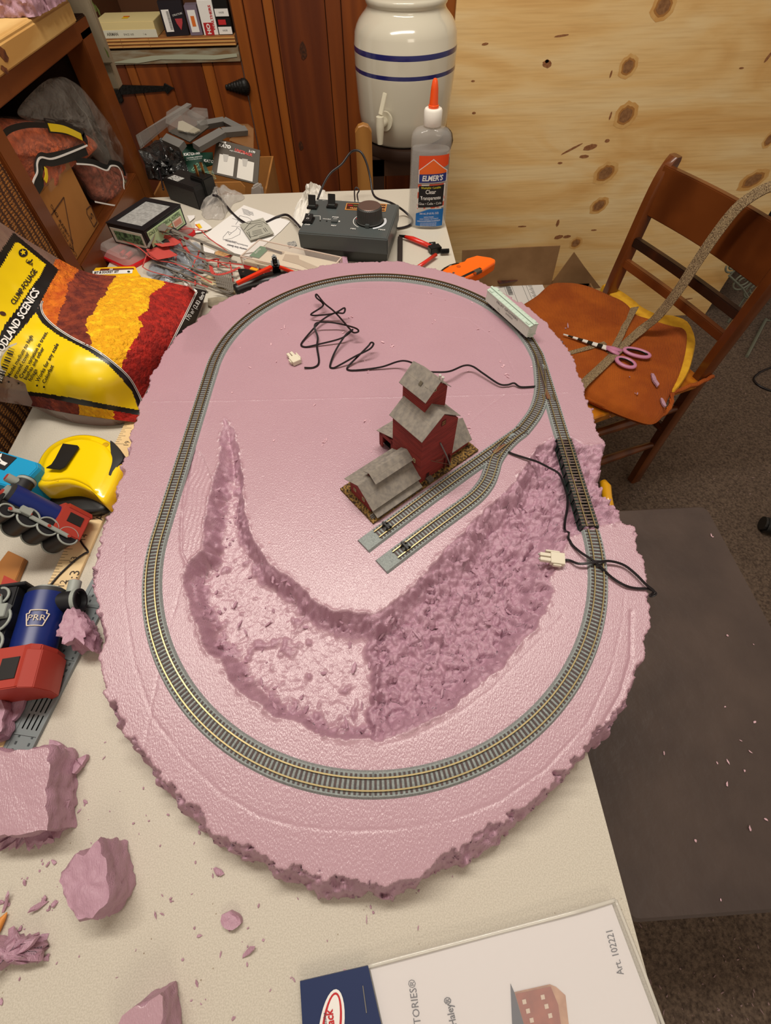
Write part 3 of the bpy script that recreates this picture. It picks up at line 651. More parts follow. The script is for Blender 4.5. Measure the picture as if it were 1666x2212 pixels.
mx=N(nt,'ShaderNodeMix',data_type='RGBA',blend_type='MULTIPLY'); L(r.outputs[0],mx.inputs['A']); r2=N(nt,'ShaderNodeValToRGB'); r2.color_ramp.elements[0].position=.25; r2.color_ramp.elements[0].color=(.72,.62,.5,1); r2.color_ramp.elements[1].position=.55; L(n2.outputs['Fac'],r2.inputs[0]); L(r2.outputs[0],mx.inputs['B']); mx.inputs['Factor'].default_value=.5
L(mx.outputs['Result'],bs.inputs['Base Color']); bs.inputs['Roughness'].default_value=.6
PY=WY-.018
b=MB(); b.box((.268,PY,FZ+.0),(1.432,PY+.012,.48)); b.build('panel',PLY,ps)
def pk(L,col,nm,dy=.0005):
    big=nm.startswith('knot')
    b=MB()
    for px,py,w,hh,an in L:
        if big: b=MB()
        p=ony(px,py,PY); n=18; k=(ony(px+10,py,PY)-p).length/10; P=[]
        for i in range(n):
            t=2*math.pi*i/n; x=w*k*math.cos(t)*(1+.1*math.sin(2*i)); z=hh*k*math.sin(t)*(1+.1*math.cos(3*i)); a=rad(an)
            P.append((p.x+x*math.cos(a)-z*math.sin(a),PY-dy,p.z+x*math.sin(a)+z*math.cos(a)))
        b.poly(P)
        if big: b.build(nm,col,ps)
    return None if big else b.build(nm,col,ps)
K=[(1433,14,17,15,0),(1357,144,13,13,20),(1352,249,16,15,20),(1308,374,17,13,25),(1294,444,13,10,30),(1244,525,9,8,20),(1627,389,19,12,25),(1662,302,8,10,0)]
pk([(x,y,w*1.5,h*1.5,a) for x,y,w,h,a in K],mat('knot_halo',(214,162,92),.6,c2=(224,182,116),ns=40),'knot_halo',.0004)
pk([(x,y,w*1.05,h*1.05,a) for x,y,w,h,a in K],mat('knot_ring',(176,122,62),.6),'knot_ring',.0006)
pk([(x,y,w*.8,h*.8,a) for x,y,w,h,a in K],mat('knot_core',(132,90,54),.6,c2=(160,116,74),ns=120),'knot',.0008)
pk([(1235,322,22,2,25),(1275,318,14,5,10),(1262,338,10,3,0),(1312,304,5,3,0),(1048,95,7,2,5),(1182,138,6,10,80),(1182,132,4,3,0),(1213,77,15,1.6,5),(1205,482,3,7,0),(1207,512,9,4,10),(1225,511,8,3,5),(1283,497,6,1.5,0),(1128,489,9,1.5,0),(1210,352,5,2,0),(1024,244,4,2,0),(1022,175,4,1.5,0),(1660,123,3,9,-20),(1602,147,5,1.5,0),(1320,160,2,6,0),(1319,250,2,7,0),(1485,646,11,1.5,5),(1550,541,10,1.5,3)],mat('bark_mark',(166,114,72),.7,c2=(134,84,50),ns=300),'bark_mark',.0005)
# ------------------------------------------------------------ scrolled iron stand right of plywood
st=thing('scroll_iron_stand',(1.55,1.62,FZ),'pale scrolled wrought iron stand on the carpet right of the plywood','iron stand')
WI=mat('pale_iron',(110,112,98),.5)
def scroll(cx,cz,r,tr,flip=1,y=1.60,a0=0):
    P=[]
    for i in range(40):
        t=i/39; a=rad(a0)+t*math.pi*4*flip; rr=r*(1-.85*t); P.append((cx+rr*math.cos(a),y,cz+rr*math.sin(a)))
    b=MB(); b.tube(P,.0035,6); b.build('scroll',WI,st,smooth='all')
for px,py,r,f,a in [(1586,574,.028,1,180),(1606,606,.040,-1,0),(1632,625,.045,1,60),(1655,700,.03,-1,90)]:
    p=ony(px,py,1.60); scroll(p.x,p.z,r,.02,f,1.60,a)
for (a,c) in [((1575,595),(1625,655)),((1603,570),(1575,597)),((1640,590),(1612,625)),((1666,690),(1615,770)),((1666,640),(1640,600))]:
    b=MB(); p,q=ony(*a,1.60),ony(*c,1.60); q.z=max(q.z,FZ+.004); b.tube([p,(p+q)/2+Vector((0,0,.008)),q],.004,6); b.build('bar',WI,st)
pp=onz(1612,772,FZ); b=MB(); b.tube([(p:=ony(1655,690,1.60)),(pp.x,pp.y,FZ+.005)],.006,8); b.build('leg',WI,st)
b=MB(); b.tube([(1.50,1.60,FZ+.003),(1.50,1.60,-.35),(1.9,1.60,-.35),(1.9,1.60,FZ+.003)],.005,6); b.build('frame',WI,st)
# ------------------------------------------------------------ folding table
TT=bpy.data.materials.new('speckled_laminate'); TT.use_nodes=True; nt=TT.node_tree; bs=nt.nodes['Principled BSDF']; L=nt.links.new
tc=N(nt,'ShaderNodeTexCoord'); n1=N(nt,'ShaderNodeTexNoise',Scale=1100.0,Detail=2.0); L(tc.outputs['Object'],n1.inputs['Vector'])
r=N(nt,'ShaderNodeValToRGB'); e=r.color_ramp.elements; e[0].position=.4; e[0].color=lin((190,183,169)); e[1].position=.6; e[1].color=lin((204,197,183)); L(n1.outputs['Fac'],r.inputs[0])
v=N(nt,'ShaderNodeTexVoronoi',Scale=150.0); L(tc.outputs['Object'],v.inputs['Vector']); r3=N(nt,'ShaderNodeValToRGB'); r3.color_ramp.elements[0].position=.05; r3.color_ramp.elements[0].color=(.45,.36,.28,1); r3.color_ramp.elements[1].position=.09; r3.color_ramp.elements[1].color=(1,1,1,1); L(v.outputs['Distance'],r3.inputs[0])
n9=N(nt,'ShaderNodeTexNoise',Scale=40.0); L(tc.outputs['Object'],n9.inputs['Vector']); r9=N(nt,'ShaderNodeMapRange'); r9.inputs['From Min'].default_value=.45; r9.inputs['From Max'].default_value=.7; L(n9.outputs['Fac'],r9.inputs['Value'])
mx=N(nt,'ShaderNodeMix',data_type='RGBA',blend_type='MULTIPLY'); L(r9.outputs['Result'],mx.inputs['Factor']); L(r.outputs[0],mx.inputs['A']); L(r3.outputs[0],mx.inputs['B']); L(mx.outputs['Result'],bs.inputs['Base Color'])
bs.inputs['Roughness'].default_value=.42; bp=N(nt,'ShaderNodeBump',Strength=.3,Distance=.0003); n4=N(nt,'ShaderNodeTexNoise',Scale=900.0); L(tc.outputs['Object'],n4.inputs['Vector']); L(n4.outputs['Fac'],bp.inputs['Height']); L(bp.outputs[0],bs.inputs['Normal'])
tb=thing('folding_table',(-.134,.42,FZ),'beige speckled folding table carrying the pink foam layout','table')
b=MB(); b.rbox((-.425,-.195,-.022),(.157,1.036,0),.012); b.build('tabletop',TT,tb)
b=MB(); b.box((-.420,-.190,-.040),(.152,1.031,-.0225)); b.build('apron',mat('table_apron',(150,142,128),.5),tb)
LG=mat('table_leg',(120,118,114),.4,metal=.5)
for x in(-.38,.11):
    for y in(-.14,.98): b=MB(); b.tube([(x,y,FZ),(x,y,-.04)],.013,12); b.build('leg',LG,tb)
# ------------------------------------------------------------ bench
LEA=mat('brown_leather',(84,70,64),.40,c2=(70,58,54),ns=9,bump=.35,bs=55,bd=.004,spec=.5)
be=thing('bench',(.43,.15,FZ),'dark brown leather padded bench standing right of the table','bench')
b=MB(); b.rbox((.262,-.123,-.355),(.602,.428,-.285),.012); b.build('cushion',LEA,be,smooth=True)
b=MB(); b.rbox((.268,-.118,-.400),(.596,.422,-.3555),.008); b.build('base',mat('bench_base',(34,24,20),.5),be)
for x in(.29,.57):
    for y in(-.095,.40): b=MB(); b.box((x-.018,y-.018,FZ),(x+.018,y+.018,-.4)); b.build('leg',mat('bench_base',(34,24,20),.5),be)
# ------------------------------------------------------------ chair
CW=wood('chair_wood',(120,64,26),(84,40,14),sc=5,stretch=(1,1,1),rough=.32,coat=.3,dist=3); CD=mat('chair_dark',(40,22,14),.35,c2=(70,34,16),ns=20,thr=(.5,.8)); CSW=wood('seat_wood',(196,122,28),(160,88,16),sc=12,stretch=(1,1,1),rough=.3,coat=.4)
SZ=-.325
pl=Vector((.676,1.150,0)); pr=Vector((.788,.812,0)); bd=(pr-pl).normalized(); fw=Vector((bd.y,-bd.x,0)); 
if fw.x>0: fw=-fw
chr_=thing('wooden_chair',(.55,.9,FZ),'old brown wooden slat-back chair with an orange cushion, standing right of the table','chair')
def post(p,top,nm):
    P=[p+Vector((0,0,FZ))-fw*.035,p+Vector((0,0,FZ+.2))-fw*.012,p+Vector((0,0,SZ)),p+Vector((0,0,SZ+.15))-fw*.004,p+Vector((0,0,top-.06))-fw*.010,p+Vector((0,0,top))-fw*.024]
    b=MB(); Q=spline(P,5); R=[]
    for i,q in enumerate(Q):
        w=.017; d=.0125
        k=1.0 if i<len(Q)-3 else (.93,.8,.5)[i-(len(Q)-3)]
        R.append([tuple(q+fw*a*w*k+bd*c*d) for a,c in ((-1,-.7),(-.7,-1),(.7,-1),(1,-.7),(1,.7),(.7,1),(-.7,1),(-1,.7))])
    b.rings(R); return b.build(nm,CW,chr_,smooth=True)
post(pl,-.002,'back_post'); post(pr,-.002,'back_post')
def rail(zc,h,t,bow,m,nm,off=0):
    b=MB(); R=[]
    for i in range(13):
        s=i/12; p=pl.lerp(pr,s)-fw*(bow*math.sin(math.pi*s)+off)+Vector((0,0,zc))
        R.append([tuple(p+fw*a*t/2+Vector((0,0,c*h/2))) for a,c in((-1,-1),(1,-1),(1,1),(-1,1))])
    b.rings(R); return b.build(nm,m,chr_,bevel=.002)
rail(-.065,.098,.016,.012,CW,'crest_rail',.008); rail(-.172,.020,.016,.006,CD,'slat'); rail(-.225,.020,.016,.006,CW,'slat')
b=MB(); sp=[pl+bd*-.012+fw*.0,pr+bd*.012+fw*.0,pr+fw*.36+bd*.02,pl+fw*.36-bd*.02]
b.prism([(p.x,p.y) for p in sp][::-1],SZ-.02,SZ,bev=.004); b.build('seat',CSW,chr_)
fl_=pl+fw*.335+bd*.01; fr_=pr+fw*.335-bd*.005
for p in(fl_,fr_): b=MB(); b.tube([p+Vector((0,0,FZ)),p+Vector((0,0,SZ-.02))],[.012,.017],12); b.build('front_leg',CW,chr_,smooth=True)
for a,c in((pr,fr_),(pl,fl_)):
    for z in(-.42,-.56): b=MB(); a2=a-fw*.01; b.tube([a2+Vector((0,0,z)),a2.lerp(c,.5)+Vector((0,0,z)),c+Vector((0,0,z))],[.009,.013,.009],10); b.build('stretcher',CW,chr_,smooth=True)
b=MB(); b.tube([fl_+Vector((0,0,-.5)),fr_+Vector((0,0,-.5))],.011,10); b.build('stretcher',CW,chr_,smooth=True)
b=MB(); b.tube([pl+Vector((0,0,-.5)),pr+Vector((0,0,-.5))],.011,10); b.build('stretcher',CW,chr_,smooth=True)
# cushion
CT=SZ+.034
CZ=CT
top=[(1120,662),(1164,632),(1192,610),(1224,605),(1256,611),(1300,625),(1332,640),(1360,658),(1380,678),(1420,692),(1460,702),(1484,712),(1486,745),(1470,800),(1446,850),(1440,874),(1424,894),(1396,896),(1360,884),(1280,848),(1240,830)]
tw=[onz(x,y,CZ) for x,y in top]; tw+= [tw[-1]+fw*.10,tw[0]+fw*.03+bd*.03]
cen=sum(tw,Vector())/len(tw)
cu=thing('seat_cushion',(cen.x,cen.y,SZ),'frayed orange corduroy seat cushion with yellow foam showing, on the wooden chair','cushion')
b=MB(); T2=spline(tw,4,True); R=[]
for k,z in ((1.0,SZ+.006),(1.03,SZ+.016),(1.0,CZ-.006),(.96,CZ-.001),(.85,CZ+.002),(.6,CZ+.004),(.3,CZ+.005)): R.append([tuple(cen+(p-cen)*k+Vector((0,0,z-CZ+.0015*math.sin(j*.7+k*9)))) for j,p in enumerate(T2)])
ORG=mat('orange_corduroy',(198,100,18),.9,c2=(170,78,10),ns=14,stretch=(1,1,1),bump=.9,bs=60,bd=.002)
nt=ORG.node_tree; tc=nt.nodes['Texture Coordinate']; mpv=N(nt,'ShaderNodeMapping'); mpv.inputs['Rotation'].default_value=(0,0,math.atan2(bd.y,bd.x)); nt.links.new(tc.outputs['Object'],mpv.inputs[0]); wv=N(nt,'ShaderNodeTexWave',Scale=120.0,Distortion=.4); wv.bands_direction='Y'; nt.links.new(mpv.outputs[0],wv.inputs['Vector'])
bp=[n for n in nt.nodes if n.type=='BUMP'][0]; nt.links.new(wv.outputs['Fac'],bp.inputs['Height'])
b.rings(R); b.build('cover',ORG,cu,smooth=True)
yf=[(1300,620),(1332,630),(1362,650),(1384,668),(1420,684),(1450,686),(1484,700),(1500,735),(1496,770),(1486,806),(1466,838),(1450,850),(1440,820),(1440,740),(1360,690)]
b=MB(); yw=[onz(x,y,SZ+.012) for x,y in yf]; yw=spline(yw,3,True); b.prism([(p.x,p.y) for p in yw][::1],SZ+.0005,SZ+.02,bev=.004); b.build('foam_filling',mat('yellow_foam',(224,172,36),.9,c2=(206,150,30),ns=60),cu,smooth=True)
ro=[onz(x,y,SZ+.010) for x,y in [(1452,850),(1480,838),(1510,828),(1530,818),(1541,812)]]
b=MB(); Q=spline(ro,6); b.tube([q+Vector((0,0,.002*math.sin(i))) for i,q in enumerate(Q)],.005,8); b.build('tie',ORG,cu,smooth='all')
b=MB(); Q=spline([onz(x,y,SZ+.016) for x,y in [(1250,850),(1270,862),(1330,886),(1390,902),(1425,900),(1448,878),(1452,850)]],6); b.tube(Q,[.0048+.0009*math.sin(i*2.2) for i in range(len(Q))],8); b.build('piping',ORG,cu,smooth='all')
# strap
WEB=bpy.data.materials.new('woven_webbing'); WEB.use_nodes=True; nt=WEB.node_tree; bs=nt.nodes['Principled BSDF']; L=nt.links.new
tc=N(nt,'ShaderNodeTexCoord'); n1=N(nt,'ShaderNodeTexNoise',Scale=620.0,Detail=1.0); L(tc.outputs['Object'],n1.inputs['Vector']); r=N(nt,'ShaderNodeValToRGB'); r.color_ramp.elements[0].position=.44; r.color_ramp.elements[0].color=lin((88,68,46)); r.color_ramp.elements[1].position=.52; r.color_ramp.elements[1].color=lin((158,136,102)); L(n1.outputs['Fac'],r.inputs[0]); L(r.outputs[0],bs.inputs['Base Color']); bs.inputs['Roughness'].default_value=.85
bp=N(nt,'ShaderNodeBump',Strength=.8,Distance=.001); L(n1.outputs['Fac'],bp.inputs['Height']); L(bp.outputs[0],bs.inputs['Normal'])
sc_=onz(1345,745,CZ+.008)
def crest(s,z=.0): return pl.lerp(pr,s)-fw*(.012*math.sin(math.pi*s)+.008)+Vector((0,0,z))
def hit(px,py,y0): return ony(px,py,y0)
ct=crest(.80,-.012); 
kc=(onz(1384,714,CZ+.014)-pl).dot(fw); Lk_=[(1690,398),(1660,405),(1625,424),(1590,452),(1550,502),(1510,560),(1465,628),(1420,684)]
S1=[onplane(x,y,pl+fw*(.010+(kc-.010)*((i-1)/7.0 if i>1 else 0)**1.15),fw) for i,(x,y) in enumerate(Lk_)]+[onz(1384,714,CZ+.014),onz(1345,748,CZ+.009),onz(1300,792,CZ+.008),onz(1262,828,CZ+.007),onz(1245,852,CZ+.007)]
sr=thing('webbing_strap',tuple(sc_),'brown and cream woven webbing strap hanging over the chair back and across the cushion','strap')
def belt(P,w,t,nm):
    b=MB(); Q=spline(P,6); R=[]; n=len(Q)
    for i,q in enumerate(Q):
        tt=(Q[min(i+1,n-1)]-Q[max(i-1,0)]).normalized(); u=Vector((0,0,1))+fw*.9; u-=tt*u.dot(tt); u.normalize(); x=tt.cross(u)
        R.append([tuple(q+x*a*w/2+u*c*t/2) for a,c in((-1,-.6),(-.8,-1),(.8,-1),(1,-.6),(1,.6),(.8,1),(-.8,1),(-1,.6))])
    b.rings(R); return b.build(nm,WEB,sr,smooth=True)
belt(S1,.024,.003,'strap')
belt([onz(1372,664,CZ+.006),onz(1352,700,CZ+.007),onz(1335,735,CZ+.0075),onz(1318,762,CZ+.0075)],.019,.002,'strap')
belt([onz(1222,765,CZ+.006),onz(1262,754,CZ+.0065),onz(1308,741,CZ+.0065)],.012,.002,'strap')
# scissors
sz=CZ+.011
sx=thing('scissors',tuple(onz(1310,750,sz)),'scissors with pink handles and black and white striped blades on the orange cushion','scissors')
tip=onz(1217,723,sz); piv=onz(1312,753,sz); d=(piv-tip); bl=d.length; M=frame(tip,d,(-d.y,d.x,0))
b=MB(); b.M=M; n=9
for i in range(n):
    x0=bl*i/n; x1=bl*(i+1)/n; w0=.0012+.0065*i/n; w1=.0012+.0065*(i+1)/n; b.cm=i%2
    b.rings([[(x,-w,0),(x,w,0),(x,w,.0022),(x,-w,.0022)] for x,w in((x0,w0),(x1,w1))])
b.build('blade',[mat('white_enamel',(226,224,218),.3),BLACK],sx)
PK=mat('handle_pink',(196,128,160),.35)
def loop(c,rx,ry,an,nm):
    P=[];q=onz(*c,sz+.002)
    a=rad(an)
    for i in range(28):
        t=2*math.pi*i/28; x=rx*math.cos(t); y=ry*math.sin(t); P.append(q+Vector((x*math.cos(a)-y*math.sin(a),x*math.sin(a)+y*math.cos(a),0)))
    b=MB(); b.tube(P,.0048,8,close=True,flat=.8); b.build(nm,PK,sx,smooth='all')
    b=MB(); b.tube([q+(p-q)*.84 for p in P],.0028,8,close=True); b.build('grip',BLACK,sx,smooth='all')
loop((1376,762),.028,.0125,-28,'handle'); loop((1352,783),.021,.0135,-46,'handle')
b=MB(); b.M=M; b.tube([(bl*.97,0,.002),(bl*1.12,.003,.002),(bl*1.3,.006,.002)],[.007,.008,.005],8,flat=.5); b.tube([(bl*1.0,0,.002),(bl*1.15,-.006,.002),(bl*1.28,-.011,.002)],[.007,.007,.005],8,flat=.5); b.build('shank',PK,sx,smooth='all')
# yellow handled screwdriver on the bench side
q0=onz(1308,1045,-.33); q1=onz(1322,1105,-.283)
sd=thing('screwdriver',tuple(q1),'screwdriver with yellow handle poking out below the right edge of the foam','screwdriver')
b=MB(); Q=[ (onz(1303,1040,-.28)),(onz(1309,1052,-.28)),(onz(1312,1075,-.28)),(onz(1316,1098,-.28))]; b.tube(Q,[.006,.0095,.0085,.0088],12); b.build('handle',mat('yellow_handle',(222,160,20),.25,coat=.5),sd,smooth='all')
b=MB(); e=Q[-1]+(Q[-1]-Q[-2]).normalized()*.030; b.tube([Q[-1],e],.003,8); b.build('shaft',STEEL,sd)
# chair castor and cable at far right
cs=thing('office_chair',tuple(onz(1660,1150,FZ)),'black plastic foot and caster of an office chair at the right edge','chair')
c=onz(1650,1142,FZ); b=MB(); b.tube([c+Vector((-.012,.0,.022)),c+Vector((.10,-.05,.03))],.024,14); b.build('chair_foot',BLACK,cs,smooth=True)
b=MB(); b.tube([c+Vector((-.018,.006,.024)),c+Vector((-.011,.003,.024))],.020,14); b.build('wheel',mat('caster_wheel',(34,32,30),.5),cs)
cb_=thing('floor_cable',tuple(onz(1640,825,FZ)),'thin black cable lying in a bend on the carpet at the right edge','cable')
b=MB(); b.tube(spline([onz(x,y,FZ+.004) for x,y in [(1690,786),(1650,800),(1630,815),(1632,826),(1650,838),(1690,852)]],6),.0035,6); b.build('cable',CORD,cb_,smooth='all')
# cardboard box behind the chair
KR=mat('cardboard',(142,108,72),.85,c2=(130,97,62),ns=20); KRD=mat('cardboard_edge',(176,140,98),.85)
bx=thing('cardboard_box',(.5,1.25,FZ),'open brown cardboard box with raised flaps between table and plywood','box')
b=MB(); b.box((.26,1.19,FZ),(.72,1.195,-.42)); b.box((.26,1.35,FZ),(.72,1.355,-.40)); b.box((.26,1.195,FZ),(.265,1.35,-.40)); b.box((.715,1.195,FZ),(.72,1.35,-.40)); b.box((.265,1.195,FZ),(.715,1.35,FZ+.004)); b.build('carton',KR,bx)
def quadth(P,m,nm,par,t=.003):
    b=MB(); n=(P[1]-P[0]).cross(P[2]-P[0]).normalized()*t; b.rings([[tuple(p) for p in P],[tuple(p+n) for p in P]]); return b.build(nm,m,par)
f1=[ony(x,y,1.345) for x,y in [(994,700),(999,541),(1211,531),(1190,618),(1186,640)]]; quadth(f1,KR,'flap',bx)
f2=[ony(x,y,1.35) for x,y in [(1175,640),(1192,612),(1241,545),(1262,575),(1298,622)]]; quadth(f2,KR,'flap',bx)
lb=thing('shipping_label',tuple(onz(1120,640,-.40)),'white shipping label with barcode on a card beside the orange cushion','label')
M=frame(onz(1061,619,-.395),(onz(1172,614,-.395)-onz(1061,619,-.395)),(0,1,0))@Matrix(((1,0,0,0),(0,-1,0,0),(0,0,1,0),(0,0,0,1))); Li=(onz(1172,614,-.395)-onz(1061,619,-.395)).length
b=MB(); b.M=M; b.box((-.06,-.02,-.004),(Li+.05,.24,-.001)); b.build('backing_card',KR,lb)
b=MB(); b.M=M; b.poly([(0,0,0),(Li,0,0),(Li,.16,0),(0,.16,0)]); b.build('label_sheet',WHITE,lb)
b=MB(); b.M=M
for i in range(22): 
    y=.004+.0022*i; b.poly([(.045,y,.0004),(.06,y,.0004),(.06,y+.0005+.001*R_.random(),.0004),(.045,y+.001,.0004)])
for x in(.04,.064,.098,.11): b.poly([(x,.002,.0004),(x+.0008,.002,.0004),(x+.0008,.13,.0004),(x,.13,.0004)])
for i in range(14): b.poly([(.115+.003*(i%3),.006+.006*i,.0004),(.128,.006+.006*i,.0004),(.128,.0075+.006*i,.0004),(.115+.003*(i%3),.0075+.006*i,.0004)])
b.build('printing',INK,lb)
b=MB(); b.M=frame(onz(1092,612,-.38),onz(1130,605,-.38)-onz(1092,612,-.38),(0,1,0)); b.box((-.02,0,0),(.06,.028,.004)); tag(b.build('booklet',mat('dark_print',(58,40,38),.4,c2=(96,50,40),ns=60)),'dark printed booklet lying in the cardboard box, behind the shipping label','booklet')
# ------------------------------------------------------------ left console cabinet with open cubby
CABW=wood('cabinet_wood',(122,66,26),(92,46,16),sc=4,stretch=(1.5,.4,1.5),rough=.35,coat=.2)
CAX=-.432
cab=thing('console_cabinet',(CAX-.15,.6,FZ),'brown wooden cabinet with woven cane panel and open cubby, left of the table','cabinet')
def cbx(a,b_,nm,m=CABW,bev=.0015): b=MB(); b.box(a,b_); return b.build(nm,m,cab,bevel=bev)
cbx((CAX-.035,1.062,FZ),(CAX,1.112,.222),'stile'); cbx((CAX-.02,.690,FZ),(CAX,.722,.216),'stile'); cbx((CAX-.035,.20,.212),(CAX,1.112,.234),'top_rail')
cbx((CAX-.02,.722,-.03),(CAX,1.062,.032),'lower_rail'); cbx((CAX-.36,.722,.020),(CAX-.02,1.062,.032),'cubby_floor')
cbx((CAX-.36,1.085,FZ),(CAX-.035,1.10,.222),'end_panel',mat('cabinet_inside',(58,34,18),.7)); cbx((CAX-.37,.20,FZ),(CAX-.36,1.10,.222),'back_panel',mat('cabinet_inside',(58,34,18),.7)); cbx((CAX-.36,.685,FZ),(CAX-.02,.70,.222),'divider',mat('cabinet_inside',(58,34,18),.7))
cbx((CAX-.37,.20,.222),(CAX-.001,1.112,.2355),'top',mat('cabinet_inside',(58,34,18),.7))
cbx((CAX-.02,.20,-.10),(CAX,.69,-.055),'lower_rail'); cbx((CAX-.02,.20,FZ),(CAX,.26,.212),'stile')
CANE=bpy.data.materials.new('woven_cane'); CANE.use_nodes=True; nt=CANE.node_tree; bs=nt.nodes['Principled BSDF']; L=nt.links.new
tc=N(nt,'ShaderNodeTexCoord'); w1=N(nt,'ShaderNodeTexWave',Scale=95.0,Distortion=5.0); w1.bands_direction='Z'; w2=N(nt,'ShaderNodeTexWave',Scale=26.0,Distortion=4.0); w2.bands_direction='Y'
w1.inputs['Detail Scale'].default_value=6; L(tc.outputs['Object'],w1.inputs['Vector']); L(tc.outputs['Object'],w2.inputs['Vector'])
mm=N(nt,'ShaderNodeMath',operation='MULTIPLY'); L(w1.outputs['Fac'],mm.inputs[0]); L(w2.outputs['Fac'],mm.inputs[1]); r=N(nt,'ShaderNodeValToRGB'); r.color_ramp.elements[0].color=lin((66,34,10)); r.color_ramp.elements[1].color=lin((178,114,44)); r.color_ramp.elements[0].position=.1; r.color_ramp.elements[1].position=.35; L(mm.outputs[0],r.inputs[0]); L(r.outputs[0],bs.inputs['Base Color']); bs.inputs['Roughness'].default_value=.7
bp=N(nt,'ShaderNodeBump',Strength=.8,Distance=.003); L(mm.outputs[0],bp.inputs['Height']); L(bp.outputs[0],bs.inputs['Normal'])
cbx((CAX-.012,.26,-.055),(CAX-.006,.69,.212),'cane_panel',CANE,0)
# slab on top
SLAB=mat('slab_pine',(212,176,112),.6,c2=(186,140,76),ns=16,stretch=(1,.35,2.2),bump=.1,bs=60)
SLT=onx(36,77,CAX+.01).z+.006; kq=onx(8,122,CAX+.0105)
sl=thing('pine_slab',(CAX-.1,.8,.2357),'thick pale knotty pine slab lying on top of the console cabinet','slab')
b=MB(); b.rings([[(CAX-.34,y,.2358),(CAX+.010,y,.2358),(CAX+.010,y,SLT-.004),(CAX+.006,y,SLT),(CAX-.34,y,SLT)] for y in(.30,.8,1.045)]); b.build('plank',SLAB,sl,bevel=.002)
b=MB(); 
for (y,z,ry,rz) in [(kq.y,kq.z+.003,.009,.008),(kq.y-.013,kq.z-.009,.006,.004)]:
    b.poly([(CAX+.0105,y+ry*math.cos(2*math.pi*k/14)*(1+.3*math.sin(2*k)),z+rz*math.sin(2*math.pi*k/14)-.35*ry*math.cos(2*math.pi*k/14)) for k in range(14)])
b.build('knot',mat('slab_knot',(72,38,30),.4,c2=(120,70,40),ns=160),sl)
# foam blocks helper
def rough_block(name,P,z0,z1,label,cat='foam scrap',group=None,seed=1,sub=.0026,amp=.0022,skin_top=True,slant=(0,0),mt=None):
    """irregular cut block from outline P (world xy), noisy torn sides"""
    Q=resample([Vector((p[0],p[1],0)) for p in P]+[Vector((P[0][0],P[0][1],0))],sub)[:-1]; n=len(Q); c=sum(Q,Vector())/n
    rn=random.Random(seed); from mathutils import noise
    lv=max(3,int((z1-z0)/sub)); b=MB(); R=[]
    def nz(p,s): return noise.fractal(Vector(p)*s+Vector((seed*3.7,0,0)),1.0,2.0,3)
    for k in range(lv+1):
        z=z0+(z1-z0)*k/lv; ring=[]
        for q in Q:
            d=(q-c); L=d.length or 1e-6; dn=d/L; a=nz((q.x,q.y,z),130)*amp*2.2+nz((q.x+3,q.y,z*1.3),420)*amp*.8
            e=0 if k<lv else -.0006
            zz=z+slant[0]*d.x*(k/lv)+slant[1]*d.y*(k/lv)
            ring.append(tuple(q+dn*(a+e)+Vector((0,0,zz+(0 if k in(0,) else nz((q.x+9,q.y,z),90)*amp*.5)))))
        R.append(ring)
    b.rings(R,cap=False)
    # caps as concentric fans
    top=R[-1]; prev=len(b.v)-n
    for f in(.93,.85,.75,.64,.52,.4,.26,.12):
        b.cm=1 if skin_top else 0
        ring=[]
        for p in top:
            q=Vector(p); ctr=Vector((c.x,c.y,q.z)); v=ctr+(q-ctr)*f; v.z=z1+slant[0]*(v.x-c.x)+slant[1]*(v.y-c.y)+(nz((v.x,v.y,5),70)*1.3+nz((v.x,v.y,7),240)*.6)*amp*(.2 if skin_top else 1.2); ring.append(tuple(v))
        i=b.av(ring)
        for j in range(n): b.af((prev+j,prev+(j+1)%n,i+(j+1)%n,i+j))
        prev=i
    b.af([prev+j for j in range(n)]); b.cm=0; b.af([j for j in range(n)][::-1])
    o=b.build(name,[FOAMC,FOAMS],None,smooth=True,auto=50); tag(o,label,cat,group); return o
k=[onx(0,4,CAX),onx(85,36,CAX-.02)]
rough_block('foam_block',[(onz(a,c,SLT).x,onz(a,c,SLT).y) for a,c in [(-60,42),(84,37),(150,-2),(200,-40),(60,-60),(-60,-20)]],SLT+.0004,SLT+.045,'pink foam offcut lying on the pale pine slab at the upper left corner',seed=5,slant=(0,0))
# weathered board and post
pb=MB(); PB=mat('whitewashed_wood',(150,136,112),.85,c2=(112,98,76),ns=16,stretch=(1,1,.3),bump=.5,bs=60,bd=.002)
p0=ony(202,128,1.30); p1=ony(240,112,1.30)
t=thing('whitewashed_board',(p0.x,1.3,FZ),'whitewashed weathered board standing behind the console cabinet','board')
pb.box((p0.x-.085,1.285,FZ),(p1.x-.035,1.31,.5)); pb.box((p0.x-.03,1.27,.105),(p1.x,1.30,.5)); pb.box((p0.x-.10,1.262,.145),(p1.x+.008,1.27,.6)); pb.build('plank',PB,t,bevel=.002)
b=MB(); 
for (x,y) in [(204,14),(231,113),(212,22)]:
    q=ony(x,y,1.2615); b.poly([tuple(q+Vector((a,0,c))) for a,c in((-.001,-.006),(.001,-.007),(.002,.0),(-.002,.008))])
b.build('green_stain',mat('green_stain',(92,104,44),.8),t)
